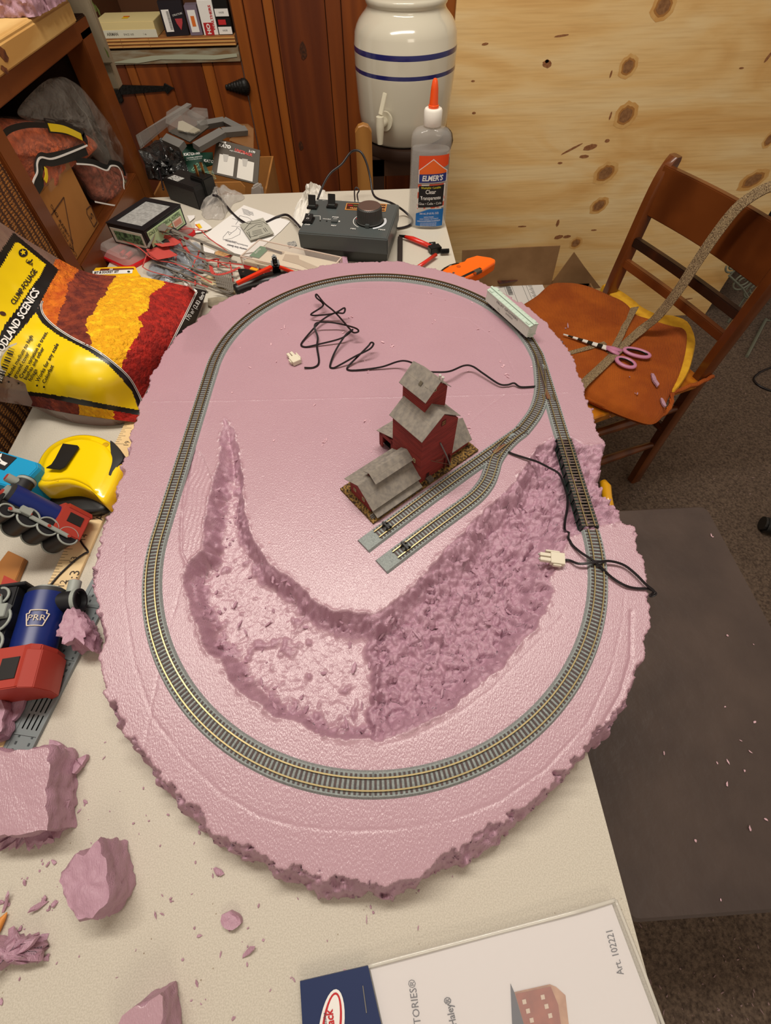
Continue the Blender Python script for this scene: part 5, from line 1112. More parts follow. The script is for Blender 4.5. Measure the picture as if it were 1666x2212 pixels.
def inpoly(x,y,P):
    r=False; n=len(P); j=n-1
    for i in range(n):
        if (P[i][1]>y)!=(P[j][1]>y) and x<(P[j][0]-P[i][0])*(y-P[i][1])/(P[j][1]-P[i][1])+P[i][0]: r=not r
        j=i
    return r
# ------------------------------------------------------------ big foliage bag
C4=[[onx(-60,440,-.435),onx(83,533,-.415),onz(193,589,.052),onz(310,599,.046),onz(447,628,.018)],
    [onx(-60,600,-.425),onz(100,650,.085),onz(210,680,.078),onz(310,700,.066),onz(412,716,.022)],
    [onx(-60,740,-.410),onz(60,770,.075),onz(160,800,.072),onz(250,815,.058),onz(347,806,.018)],
    [onx(-60,856,-.410),onz(50,873,.022),onz(140,891,.020),onz(220,903,.016),onz(292,912,.006)]]
NU,NV=210,190
def cr(P,t):
    n=len(P)-1; t=t*n; i=min(int(t),n-1); f=t-i
    a,b,c,d=P[max(i-1,0)],P[i],P[i+1],P[min(i+2,n)]
    return .5*((2*b)+(c-a)*f+(2*a-5*b+4*c-d)*f*f+(3*b-a-3*c+d)*f**3)
G=[[None]*(NU+1) for _ in range(NV+1)]
cols=[[cr([C4[r][c] for r in range(4)],j/NV) for c in range(5)] for j in range(NV+1)]
from mathutils import noise as mnoise
for j in range(NV+1):
    for i in range(NU+1):
        p=cr(cols[j],i/NU); e=min(i/NU,1-i/NU,j/NV,1-j/NV)*12; e=min(1,e)
        w_=mnoise.noise(p*26)*.0028*e+mnoise.noise(p*70)*.0009*e
        G[j][i]=p+Vector((0,0,w_))
def wob(x,y,s,a): return a*mnoise.noise(Vector((x/s,y/s,3.3)))
YH=[(-80,700),(0,580),(33,524),(40,523),(99,571),(85,599),(74,611),(41,662),(10,702),(0,724),(-80,850)]
HB=[(-80,640),(0,545),(29,502),(127,583),(110,611),(81,666),(77,674),(43,717),(22,739),(0,770),(-80,880)]
YM=[(-80,870),(0,770),(22,739),(43,717),(77,675),(91,698),(124,723),(193,759),(235,789),(262,817),(285,845),(298,880),(301,886),(221,872),(166,861),(97,850),(55,845),(0,836),(-80,826)]
WIN=[(88,662),(94,682),(116,704),(155,729),(207,756),(249,787),(279,817),(298,850),(307,868),(425,629),(401,614),(300,590),(180,560),(120,560),(86,650)]
BKL=[(77,673),(88,658),(94,682),(116,704),(155,729),(207,756),(249,787),(279,817),(298,850),(307,870),(425,629),(401,614),(430,618),(470,640),(400,740),(320,900),(301,897),(193,878),(94,858),(0,847),(-80,838),(-80,824),(0,834),(55,843),(97,848),(166,859),(221,870),(301,884),(298,878),(285,845),(262,817),(235,789),(193,759),(124,723),(91,698)]
orr=[(166,590),(144,613),(144,646),(130,665),(122,700)]; ry=[(251,595),(232,618),(230,636),(213,649),(204,671),(184,693),(188,718),(199,734),(191,760)]; yr=[(354,605),(354,615),(326,635),(320,668),(296,684),(307,701),(298,723),(282,745),(273,767),(260,800)]
def bx_(L,y):
    for (xa,ya),(xb,yb) in zip(L,L[1:]):
        if ya<=y<=yb: return xa+(xb-xa)*(y-ya)/(yb-ya+1e-9)
    return L[0][0] if y<L[0][1] else L[-1][0]
def regn(x,y):
    if inpoly(x,y,YH): return 1
    if inpoly(x,y,HB): return 0
    if inpoly(x,y,YM): return 1
    if inpoly(x,y,WIN) :
        xx=x+wob(x,y,7,5)+wob(x,y,3,2.5); 
        if xx<bx_(orr,y): return 2
        if xx<bx_(ry,y): return 3
        if xx<bx_(yr,y): return 4
        return 5
    if inpoly(x,y,BKL): return 0
    if y>830+ (x*.19 if x>0 else 0):
        xx=x+wob(x,y,6,6)
        return 3 if xx<172 and xx>60 else 2 if xx<=60 else 4 if xx<246 else 5
    return 6
FO=[BLACK,mat('bag_print_yellow',(236,204,18),.30,coat=.35),
 mat('fol_orange',(228,124,22),.9,c2=(188,78,18),ns=70,bump=1,bs=240,bd=.005),mat('fol_rust',(142,58,34),.9,c2=(98,34,26),ns=90,bump=1,bs=240,bd=.005,thr=(.35,.6)),
 mat('fol_yellow',(252,204,24),.9,c2=(232,166,10),ns=120,bump=1,bs=200,bd=.006,thr=(.3,.5)),mat('fol_red',(184,36,24),.9,c2=(140,24,18),ns=110,bump=1,bs=220,bd=.005,thr=(.35,.6)),
 mat('bag_film',(134,108,98),.15,alpha=.8,spec=.9,bump=.4,bs=40,bd=.006)]
bag=thing('foliage_bag',tuple(onz(200,800,0)),'big clear bag of yellow, red and rust foliage with yellow and black printing','bag')
b=MB(); I=[[0]*(NU+1) for _ in range(NV+1)]
for j in range(NV+1):
    for i in range(NU+1): I[j][i]=b.av([G[j][i]])
pxg=[[projpx(G[j][i]) for i in range(NU+1)] for j in range(NV+1)]
reg=[[regn((pxg[j][i][0]+pxg[j+1][i+1][0])/2,(pxg[j][i][1]+pxg[j+1][i+1][1])/2) for i in range(NU)] for j in range(NV)]
fluff={2,3,4,5}
# real relief for foliage clumps
for j in range(1,NV):
    for i in range(1,NU):
        if reg[j][i] in fluff and reg[j-1][i-1] in fluff and reg[j][i-1] in fluff and reg[j-1][i] in fluff:
            p=G[j][i]; v_=mnoise.voronoi(p*170)[0]; d=(.35-v_[0])*.0035+mnoise.noise(p*420)*.0008; q=Vector(b.v[I[j][i]]); b.v[I[j][i]]=(q.x,q.y,q.z+d*.8)
for j in range(NV):
    for i in range(NU): b.cm=reg[j][i]; b.af((I[j][i],I[j][i+1],I[j+1][i+1],I[j+1][i]))
# underside
b.cm=6; st=6; J=list(range(0,NV+1,10)); K_=list(range(0,NU+1,10))
ub={}
for j in J:
    for i in K_:
        p=G[j][i]; edge=(i in(0,NU) or j in(0,NV)); 
        q=p if edge else Vector((p.x,p.y,max(.002,p.z-.010-.045*max(0,min(1,(i/NU-.30)/.2)))))
        ub[(j,i)]=b.av([q-Vector((0,0,.0004))])
for a,c in zip(J,J[1:]):
    for d,e in zip(K_,K_[1:]): b.af((ub[(a,d)],ub[(c,d)],ub[(c,e)],ub[(a,e)]))
bo=b.build('printed_film',FO,bag,smooth=True,auto=80)
bt=BVHTree.FromPolygons([tuple(Vector(v)) for v in b.v],b.f)
CAMV=Vector((0,0,CH))
def cast(tree,px,py,off=.0008,fallback=None):
    d=Vector(RM@_ray((px,py))).normalized(); h=tree.ray_cast(CAMV,d)
    if h[0] is None: return fallback or (CAMV+d*.6)
    return h[0]-d*off
def ptext(tree,s,size,m,par,px,py,rot,off=.0008,sx=1,bold=0,align='LEFT',shear=0,sub=0,name='lettering'):
    a=rad(rot); 
    return text(s,size,m,par,None,fn=lambda c:cast(tree,px+c.x*math.cos(a)-c.y*math.sin(a),py-(c.x*math.sin(a)+c.y*math.cos(a)),off),sx=sx,bold=bold,align=align,shear=shear,sub=sub,name=name)
def pstrip(tree,P,w,m,par,name,off=.001,k=6):
    Q=spline([Vector((x,y,0)) for x,y in P],k); b=MB(); n=len(Q)
    I=[]
    for i,q in enumerate(Q):
        t=(Q[min(i+1,n-1)]-Q[max(i-1,0)]).normalized(); x=Vector((-t.y,t.x,0))*w/2; I.append(b.av([cast(tree,q.x-x.x,q.y-x.y,off),cast(tree,q.x+x.x,q.y+x.y,off)]))
    for a,c in zip(I,I[1:]): b.af((a,a+1,c+1,c))
    return b.build(name,m,par)
wl=[(404,614),(425,630),(400,682),(365,752),(335,812),(307,869),(299,850),(280,817),(249,787),(207,756),(155,729),(116,703),(95,681),(89,662),(92,650)]
pstrip(bt,wl[1:6],4.2,WHITE,bag,'white_border',.0010); pstrip(bt,wl[5:],4.2,WHITE,bag,'white_border',.0010); pstrip(bt,[(398,612),(413,621),(425,630)],4.2,WHITE,bag,'white_border',.001)
pstrip(bt,[(x-.3,y) for x,y in wl[1:6]],1.3,BLACK,bag,'black_rule',.0014); pstrip(bt,wl[5:],1.3,BLACK,bag,'black_rule',.0014)
ptext(bt,'WOODLAND SCENICS',24,WHITE,bag,-18,786,58.5,.0016,sx=.76,bold=.03,shear=.1,sub=6)
ptext(bt,'CLUMP-FOLIAGE',17,INK,bag,27,656,55.8,.0014,sx=.70,bold=.025,sub=6); ptext(bt,'™',7,INK,bag,86,564,58,.0014)
for s,x,y,r_ in [('Model medium to high',18,815,61),('ground cover',31,816,62),('Create variation in trees,',44,817,61),('bushes and other',54,820,61),('foliage',64,823,62),('Works for any scale',80,824,62),('Colorfast',94,828,64)]:
    ptext(bt,s,11.6,INK,bag,x,y,r_,.0014,sx=.98,sub=5,bold=.02)
b=MB()
for x,y in ((19,825),(40,828),(80,833),(95,836)):
    b.poly([tuple(cast(bt,x+2.3*math.cos(k*.628),y+2.3*math.sin(k*.628),.0013)) for k in range(10)])
b.build('bullet_points',INK,bag)
b=MB(); b.poly([tuple(cast(bt,6+7*math.cos(k*.4),677+4.5*math.sin(k*.4)+1.5*math.cos(k*.4),.0012)) for k in range(16)]); b.build('hang_hole',mat('hole_brown',(66,34,16),.7),bag)
b=MB(); b.poly([tuple(cast(bt,x,y,.0011)) for x,y in [(-20,772),(22,745),(37,740),(3,824),(-20,800)]]); b.build('barcode_panel',WHITE,bag)
b=MB()
for i in range(15):
    x=26-1.9*i; y=752+5.0*i; b.poly([tuple(cast(bt,xx,yy,.0014)) for xx,yy in [(x-7,y-2),(x+6,y+3),(x+5.4,y+3+.8+1.4*(i%3)),(x-7.6,y-2+.8+1.4*(i%3))]])
b.build('barcode',INK,bag)
ptext(bt,'24771',9,INK,bag,3,818,62,.0014)
b=MB(); b.poly([tuple(cast(bt,50+10*math.cos(k*.393),546+10*math.sin(k*.393)*.9,.0012)) for k in range(16)]); b.build('badge_disc',INK,bag)
b=MB(); b.poly([tuple(cast(bt,50+(7 if k%2==0 else 3)*math.cos(k*.628-.5),545+(7 if k%2==0 else 3)*math.sin(k*.628-.5),.0016)) for k in range(10)]); b.build('badge_star',mat('bag_print_yellow',(236,204,18)),bag)
ptext(bt,'USA',10,INK,bag,56,562,-35,.0014,bold=.02); pstrip(bt,[(58,567),(65,566),(70,560)],2.6,INK,bag,'badge_swoosh',.0013)
ptext(bt,'170 in³ (2.83 dm³)',13,WHITE,bag,404,692,58,.0013,sx=.75,sub=5)
# ------------------------------------------------------------ yardstick, grey strip, board
YS=mat('yardstick_wood',(232,206,160),.5,c2=(222,190,138),ns=30,stretch=(1,.15,1)); YE=mat('yardstick_edge',(206,160,100),.6)
yl0,yl1=onz(96,1275,.0035),onz(175,1110,.0035); yd_=(yl1-yl0).normalized(); yn=Vector((yd_.y,-yd_.x,0))
n12=onz(118,1262,.0035); o12=yl0+yd_*((n12-yl0).dot(yd_)); YW=(onz(143,1302,.0035)-yl0).dot(yn)
yst=thing('yardstick',tuple(o12),'pale wooden yardstick printed with inch numbers, lying under the toy trains','ruler')
YM_=frame(o12,yd_,-yn); b=MB(); b.M=YM_@Matrix.Translation((0,0,-.0033)); b.box((-.36,-YW,0),(.45,0,.0032)); b.build('stick',YS,yst,bevel=.0003)
b=MB(); b.M=YM_
for i in range(-9*16,16*16):
    x=i*.0254/16; 
    if x>.44: break
    L_=.0115 if i%16==0 else .0085 if i%8==0 else .0065 if i%4==0 else .0045
    if i%2: continue
    b.box((x-.00018,-L_,0),(x+.00018,-.0003,.0001))
b.build('inch_marks',mat('ruler_ink',(70,58,48),.6),yst)
RI=mat('ruler_ink',(70,58,48),.6)
for k_ in range(4,20): text(str(k_),.0085,RI,yst,YM_@Matrix.Translation(((k_-12)*.0254+.0005,-.0145,.0001)),name='number')
text('Appleho',.0125,RI,yst,YM_@Matrix.Translation((.0720,-.0220,.0001)),align='LEFT'); text('John 3:3',.0135,RI,yst,YM_@Matrix.Translation((-.0290,-.0220,.0001)),align='LEFT')
GP=mat('grey_plastic',(128,136,138),.4); GPD=mat('grey_slot',(64,70,74),.5)
g0,g1_=onz(33,1625,.002),onz(150,1400,.002); gd=(g1_-g0).normalized(); GMx=frame(g0,gd,(-gd.y,gd.x,0))
gs=thing('grey_plastic_strip',tuple(g0),'long grey slotted plastic strip lying on the table beside the yardstick','plastic strip')
b=MB(); b.M=GMx@Matrix.Translation((0,0,-.0018)); b.box((-.03,-.0115,0),(.15,.0115,.0016)); b.box((-.03,-.0125,0),(.15,-.0112,.0030)); b.box((-.03,.0085,0),(.15,.0125,.0022))
for x in(.012,.044,.072,.12): b.box((x,-.0112,.0016),(x+.0008,.0085,.0026))
b.build('strip',GP,gs)
b=MB(); b.M=GMx
for i in range(34):
    x=-.026+.0052*i
    if 0.012<x<.043: continue
    for y in(-.0075,.0035): b.box((x,y-.0006,0),(x+.0022,y+.0008,.0002))
for i in range(4):
    for y in (-.008,-.004,0,.004): b.box((.0165+(i%2)*.013,y,.0001),(.0275+(i%2)*.013,y+.0008,.0003))
b.build('slots',GPD,gs)
b=MB(); bp_=[onz(x,y,.006) for x,y in [(-60,1290),(17,1189),(53,1206),(26,1271),(-40,1400)]]; b.prism([(p.x,p.y) for p in bp_],.0003,.006); tag(b.build('wood_strip',wood('strip_wood',(176,118,62),(150,96,44),sc=3,stretch=(1,.3,1)),bevel=.0005),'brown wooden strip on the table at the left edge, between the two toy locomotives','wood strip')
cable([onz(183,1100,.012),onz(175,1125,.006),onz(168,1150,.0045),(onz(176,1172,.0045)),onz(190,1191,.005),onz(182,1196,.005),onz(160,1212,.0048),onz(128,1242,.0045),onz(105,1268,.0045),onz(84,1288,.003)],.0009,'thin black wire lying across the yardstick below the yellow tape measure','thin_wire')
# ------------------------------------------------------------ tape measure
TY=mat('tape_yellow',(246,208,8),.22,coat=.6,bump=.05); 
tm=thing('tape_measure',tuple(onz(170,1050,0)),'large yellow tape measure with black belt clip, left of the foam board','tape measure')
yo=[(73,1047),(76,1015),(88,985),(108,962),(138,946),(175,938),(212,942),(242,956),(262,978),(266,1000),(256,1030),(240,1065),(224,1086),(205,1070),(178,1055),(150,1047),(120,1048),(95,1052)]
TO=[onz(x,y,.036) for x,y in yo]; tc_=sum(TO,Vector())/len(TO); TS=spline(TO,4,True)
def sc(k,z,dx=(0,0)): return [tuple(Vector((tc_.x+(p.x-tc_.x)*k+dx[0],tc_.y+(p.y-tc_.y)*k+dx[1],z))) for p in TS]
b=MB(); b.rings([sc(.97,.0145),sc(1.0,.017),sc(1.0,.032),sc(.97,.0365),sc(.90,.0385),sc(.80,.0388),sc(.78,.0400),sc(.70,.0408),sc(.45,.041),sc(.2,.041)]); b.build('case',TY,tm,smooth=True,auto=50)
bo_=[(60,1062),(75,1042),(110,1040),(150,1042),(190,1056),(232,1082),(252,1040),(268,1000),(240,960),(175,942),(110,965),(80,1000)]
bo_=[onz(x,y,.014) for x,y in [(66,1068),(78,1040),(90,1000),(120,965),(175,948),(225,955),(262,985),(262,1030),(244,1066),(232,1094),(215,1104),(180,1108),(140,1103),(100,1085)]]
B2=spline(bo_,4,True); bc=sum(bo_,Vector())/len(bo_)
b=MB(); b.rings([[tuple(Vector((bc.x+(p.x-bc.x)*k,bc.y+(p.y-bc.y)*k,z))) for p in B2] for k,z in((.86,.0004),(.95,.004),(1.0,.010),(.99,.0138),(.95,.015))]); b.build('base',BLACK,tm,smooth=True)
gp=[onz(x,y,.033) for x,y in [(244,957),(262,975),(272,996),(262,1012),(250,1030),(244,1042),(232,1036),(228,1018),(240,1000),(248,982),(246,968)]]; G2=spline(gp,3,True); gc=sum(gp,Vector())/len(gp)
b=MB(); b.rings([[tuple(Vector((gc.x+(p.x-gc.x)*k,gc.y+(p.y-gc.y)*k,z))) for p in G2] for k,z in((1.0,.018),(1.03,.035),(.96,.0382),(.7,.0392),(.3,.0396))]); b.build('grip',mat('rubber_black',(28,27,26),.6),tm,smooth=True)
b=MB(); ca=[onz(x,y,z) for x,y,z in [(160,960,.0412),(172,970,.0412)]]
cl=[(137,959),(168,963),(172,967),(142,1010),(130,1016),(100,1012),(112,1004),(120,992)]
zc=[.0425,.0425,.0425,.0435,.0440,.0455,.0440,.0435]
q=[onz(x,y,z) for (x,y),z in zip(cl,zc)]; b.rings([[tuple(p) for p in q],[tuple(p+Vector((0,0,.0013))) for p in q]]); b.build('belt_clip',BLACK,tm,bevel=.0004)
for x,y in((181,1018),(228,962)): b=MB(); p=onz(x,y,.0383 if x<200 else .0383); b.M=Matrix.Translation(p+Vector((0,0,.0004))); b.lathe([(0,0),(.0036,0),(.0036,.0004),(.0028,.0004),(.0026,.0001),(0,.0001)],18); b.build('screw_recess',mat('tape_yellow_dark',(196,156,6),.4),tm)
b=MB(); p=[onz(x,y,.0386) for x,y in[(95,1027),(129,1031),(126,1040),(93,1034)]]; 
for a,c in zip(p,p[1:]+p[:1]): b.bar(a,c,.0004,.0004)
b.build('embossed_mark',mat('tape_yellow_dark',(196,156,6),.4),tm)
# ------------------------------------------------------------ toy locomotives
TB=mat('toy_blue',(20,38,106),.35); TR=mat('toy_red',(168,56,44),.5); TK=mat('toy_black',(24,24,28),.5); TG=mat('toy_grey',(150,156,150),.45); TW=mat('toy_window',(30,28,28),.5)
def loco(O,F,U,label,s=1.0,emblem=False):
    """F forward, U toy up; x=F, y=left, z=up"""
    F=Vector(F).normalized(); U=Vector(U); U-=F*U.dot(F); U.normalize(); Lf=U.cross(F); M=Matrix((F,Lf,U)).transposed().to_4x4(); M.translation=Vector(O); M=M@Matrix.Scale(s,4)
    t=thing('toy_locomotive',tuple(O),label,'toy train')
    def nb(): b=MB(); b.M=M; return b
    b=nb(); b.box((-.016,-.014,.009),(.056,.014,.017)); b.build('chassis',TK,t,bevel=.001)
    b=nb(); b.tube([(.006,0,.030),(.050,0,.030)],.0140,28); b.build('boiler',TB,t,smooth=True)
    b=nb(); b.tube([(.049,0,.030),(.0535,0,.030)],.0132,28); b.build('smokebox',mat('toy_darkgrey',(48,48,50),.5),t,smooth=True)
    b=nb(); b.tube([(.0535,0,.030),(.056,0,.030)],.0098,24); b.build('front_plate',TG,t,smooth=True)
    b=nb(); b.tube([(.056,0,.030),(.0575,0,.030)],.0042,18); b.build('front_boss',TR,t,smooth=True)
    b=nb(); b.M=M@Matrix.Translation((.044,0,.040)); b.lathe([(.0078,0),(.0078,.012),(.0085,.0125),(.0085,.0155),(.0068,.0155),(.0062,.012),(0,.012)],24); b.build('funnel',TK,t,smooth=True)
    b=nb(); b.M=M@Matrix.Translation((.044,0,.0515)); b.lathe([(.0080,0),(.0089,.0003),(.0089,.0030),(.0080,.0032)],24,cap=False); b.build('funnel_ring',TG,t,smooth=True)
    b=nb(); b.tube([(.050,0,.048),(.060,0,.048)],.0045,16); b.build('headlamp',TG,t,smooth=True); b=nb(); b.tube([(.060,0,.048),(.0608,0,.048)],.0034,16); b.build('lamp_lens',TR,t,smooth=True)
    b=nb(); P=[(-.0165,.010),(.0165,.010),(.0165,.036),(.0175,.040),(.013,.045),(0,.0475),(-.013,.045),(-.0175,.040),(-.0165,.036)]
    b.rings([[(x,y,z) for y,z in P] for x in(-.020,.008)]); b.build('cab',TR,t,bevel=.0008)
    b=nb(); P=[(-.0185,.0395),(-.0135,.0462),(0,.0490),(.0135,.0462),(.0185,.0395),(.0175,.0385),(-.0175,.0385)]; b.rings([[(x,y,z) for y,z in P] for x in(-.021,.004)]); b.build('cab_roof',TR,t,smooth=True,bevel=.0005)
    for sy in(-1,1): b=nb(); b.box((-.014,sy*.0168-.0004,.024),(.000,sy*.0168+.0004,.035)); b.build('cab_window',TW,t)
    b=nb(); 
    for i in range(5): b.rings([[(.056,-.0145+.0058*i+o,.004),(.056,-.0145+.0058*i+o,.020),(.066-.0,-.0145+.0058*i+o,.004)] for o in(.0003,.0055)])
    b.build('cowcatcher',TR,t); b=nb(); b.box((.0555,-.0155,.003),(.058,.0155,.0225)); b.build('buffer_beam',TK,t,bevel=.0006)
    for x,r in((-.008,.0095),(.012,.0095),(.030,.0095),(.048,.0065)):
        w=nb(); w.tube([(x,-.0155,r+.0004),(x,.0155,r+.0004)],r,22); wo=w.build('wheel',TK,t,smooth=True)
        for sy in(-1,1):
            w=nb(); n=24; 
            P=[(x+r*math.cos(2*math.pi*k/n),sy*.0157,r+.0004+r*math.sin(2*math.pi*k/n)) for k in range(n)]; w.tube(P,.0010,6,close=True); w.build('wheel_rim',TG,t,smooth='all')
    for sy in(-1,1):
        b=nb(); b.bar((-.008,sy*.0175,.0085),(.030,sy*.0175,.0105),.0018,.0042,up=(0,0,1)); b.box((.030,sy*.017-.0025,.010),(.040,sy*.017+.0025,.0175)); b.bar((.038,sy*.0175,.011),(.048,sy*.0175,.008),.002,.004); b.build('side_rod',TG,t,bevel=.0004)
        for x,z in((-.008,.0085),(.012,.0095),(.031,.0125),(.047,.0085)): b=nb(); b.tube([(x,sy*.0182,z),(x,sy*.0192,z)],.0016,10); b.build('rod_bolt',TR,t)
    if emblem:
        E_=mat('emblem_cream',(206,190,170),.5); b=nb(); K=[(.0,.0060),(.0035,.0060),(.0035,.0036),(.0085,.0052),(.0085,-.0052),(.0035,-.0036),(.0035,-.0060),(0,-.0060)]
        K=[(-.0055,.0045),(-.0055,-.0045),(.0035,-.0068),(.0035,-.0050),(.0060,-.0050),(.0060,.0050),(.0035,.0050),(.0035,.0068)]
        def ob(x,y,o=.0003): a=y/.0142+emblem; return (x,(.0142+o)*math.sin(a),.030+(.0142+o)*math.cos(a))
        for a,c in zip(K,K[1:]+K[:1]):
            for i in range(4):
                p=Vector(a).lerp(Vector(c),i/4); q=Vector(a).lerp(Vector(c),(i+1)/4); b.bar(ob(.028+p.x,p.y),ob(.028+q.x,q.y),.0007,.0004,up=(0,math.sin(emblem),math.cos(emblem)))
        b.build('keystone_emblem',E_,t)
        text('PRR',.0062,E_,t,None,fn=lambda c:M@Vector(ob(.028+c.y,-c.x,.0005)))
    return t
for zi in range(44,90):
    zf=zi/1000; Pf=onz(6,1066,zf); Fa=(Pf-onz(112,1117,zf-.036)); Fa.normalize(); Ua=Vector((0,1,0)); Ua-=Fa*Ua.dot(Fa); Ua.normalize(); Oa=Pf-Fa*.055*.92-Ua*.030*.92; Na=Ua.cross(Fa)
    if min((Oa+(Fa*x+Ua*z+Na*y)*.92).z for x in(-.021,.06) for y in(-.0186,.0186) for z in(.0002,.05))>.0005: break
loco(Oa,Fa,Ua,'blue and red toy steam locomotive tipped nose up beside the yellow tape measure',.92)
F2=(onz(104,1285,.022)-onz(62,1440,.022)); F2.z=0; F2.normalize()
Uz=Vector((F2.y,-F2.x,0)); 
oo=onz(56,1440,.026); cc=onz(84,1350,.0245)
O2=cc-Uz*.030*1.18-F2*.028*1.18; O2.z=.0232
loco(O2,F2,Uz+Vector((0,0,.0)),'blue and red toy steam locomotive lying on its side, funnel pointing at the foam board',1.18,emblem=1.15)
# cyan toy
CYN=mat('toy_cyan',(20,150,200),.4); cz=.050
cp=[onz(x,y,cz) for x,y in [(-70,958),(0,979),(66,1003),(80,1015),(70,1022),(46,1032),(0,1012),(-70,990)]]
P=[onz(x,y,cz) for x,y in [(-90,955),(64,1002),(79,1016),(48,1032),(-90,985)]]
ty=thing('cyan_toy',tuple(onz(10,1060,0)),'bright cyan plastic toy carriage with black arrow stickers, at the left edge behind the locomotive','toy')
tx=(P[1]-P[0]).normalized(); ox=onz(50,1012,cz); TM=frame((ox.x,ox.y,0),tx,(-tx.y,tx.x,0))
b=MB(); b.M=TM; R=[]
for z,i in((.012,0),(.046,0),(.050,.0015)): R.append([(-.11,-.024+i,z),(.008-i,-.024+i,z),(.014-i,-.016,z),(.014-i,.006,z),(.008-i,.012-i,z),(-.11,.012-i,z)])
b.rings(R); b.build('body',CYN,ty,bevel=.0008)
b=MB(); b.M=TM; b.box((-.11,-.022,.002),(.010,.010,.012)); b.build('underside',TK,ty)
b=MB(); b.M=TM; b.box((-.045,-.008,.0501),(-.016,.009,.0506)); b.build('sticker',TW,ty); b=MB(); b.M=TM; b.box((-.045,-.0245,.022),(-.014,-.0241,.040)); b.build('sticker',TW,ty)
b=MB(); b.M=TM@Matrix.Translation((-.030,.0005,.0508)); b.tube(spline([(.011,-.002,0),(.003,-.001,0),(-.003,.002,0),(-.004,.005,0)],4),.0018,6,flat=.15); b.tube(spline([(.003,-.001,0),(-.004,-.002,0),(-.009,-.004,0)],4),.0018,6,flat=.15)
b.poly([(-.007,.004,.0002),(-.001,.004,.0002),(-.004,.0082,.0002)]); b.poly([(-.008,-.0066,.0002),(-.008,-.0010,.0002),(-.0125,-.0044,.0002)]); b.build('arrow_mark',WHITE,ty)
# ------------------------------------------------------------ foam scraps on the table
def pxo(L,z): return [onz(x,y,z) for x,y in L]
rough_block('foam_scrap',pxo([(172,1318),(190,1340),(200,1370),(196,1400),(172,1392),(150,1395),(136,1370),(150,1340)],.02),.0034,.030,'thick pink foam scrap wedged between the grey strip and the foam board','foam scrap',seed=3,skin_top=False)
rough_block('foam_slab',pxo([(-60,1612),(40,1620),(104,1608),(112,1622),(104,1700),(100,1790),(40,1806),(-60,1810)],.034),.0004,.034,'large thick pink foam offcut at the left edge, below the grey strip','foam scrap',seed=11,amp=.0012)
rough_block('foam_scrap',pxo([(104,1650),(128,1680),(126,1725),(130,1790),(118,1812),(60,1822),(-20,1836),(-20,1800),(90,1795),(98,1730)],.010),.0004,.012,'torn crumbly pink foam edge lying against the large foam offcut','foam scrap',seed=12,skin_top=False,amp=.004)
def flake(name,L,z,th,label,seed,bend=.006,group=None):
    P=pxo(L,z); Q=resample([Vector(p) for p in P]+[Vector(P[0])],.003)[:-1]; c=sum(Q,Vector())/len(Q); b=MB(); R=[]
    for f,s in((1,-1),(.99,1),(.6,1),(.3,1)):
        R.append([tuple(c+(q-c)*f*(1+.05*mnoise.noise(q*200))+Vector((0,0,s*th/2+bend*(f*(q-c).length/.02)**2*(.5+.5*mnoise.noise(Vector((q.x*60,q.y*60,seed))))+.0018*mnoise.noise(q*120+Vector((0,0,f*4)))))) for q in Q])
    b.rings(R); b.v=[(x,y,max(z_,(.0003 if z>=0 else z-.004))) for x,y,z_ in b.v]; return tag(b.build(name,FOAMC,smooth=True,auto=50),label,'foam scrap',group)
flake('foam_flake',[(113,1598),(130,1603),(158,1630),(180,1655),(168,1672),(148,1668),(125,1645),(110,1625)],.004,.004,'curled thin pink foam flake beside the top corner of the large foam offcut',1)
flake('foam_flake',[(172,1640),(190,1630),(192,1636),(182,1650),(176,1662)],.003,.004,'small ragged pink foam bit at the tip of the curled flake',2,.002)
rough_block('foam_chunk',pxo([(216,1815),(228,1828),(245,1920),(232,1955),(200,1990),(175,1985),(148,1960),(140,1935),(125,1890),(150,1858),(170,1838),(185,1842)],.030),.0004,.032,'big faceted pink foam chunk alone on the table at the lower left','foam scrap',seed=21,skin_top=False,amp=.0011,slant=(.12,.05))
rough_block('foam_scrap',pxo([(-30,2035),(40,2028),(62,2032),(78,2018),(72,2045),(82,2058),(74,2076),(50,2078),(30,2078),(-30,2105)],.012),.0004,.014,'rough torn pink foam strip at the left edge near the bottom','foam scrap',seed=31,skin_top=False,amp=.004)
flake('foam_crumb',[(480,1975),(500,1966),(520,1976),(524,1992),(508,2008),(490,2006),(476,1994)],.003,.005,'small round pink foam crumb alone on the table in front of the board',3,.002)
rough_block('foam_wedge',pxo([(345,2148),(352,2200),(358,2300),(200,2300),(262,2202),(300,2170)],.026),.0004,.026,'pointed pink foam wedge cut off by the bottom edge of the photo','foam scrap',seed=41,amp=.001)
flake('foam_flake',[(50,1490),(62,1500),(45,1545),(30,1560),(15,1548),(14,1530),(30,1512)],.0055,.003,'pink foam flake lying on the yardstick under the red toy cab',5,.001)
rough_block('foam_scrap',pxo([(-40,1492),(0,1490),(8,1520),(9,1570),(0,1590),(-40,1600)],.016),.0038,.018,'dark pink foam scrap on the yardstick at the left edge','foam scrap',seed=44,skin_top=False,amp=.0015)
flake('foam_shaving',[(738,562),(750,560),(752,572),(762,584),(756,590),(740,588),(733,578)],.006,.008,'small pink foam shaving between the tool case and the back of the board',6,.002)
b=MB(); b.tube([onz(-8,2014,.0025),onz(6,1984,.0025),onz(15,1971,.0025)],[.0022,.002,.0004],10); tag(b.build('wooden_pick',mat('pick_orange',(214,140,62),.5),smooth=True),'orange brown pointed wooden stick tip on the table at the left edge','stick')
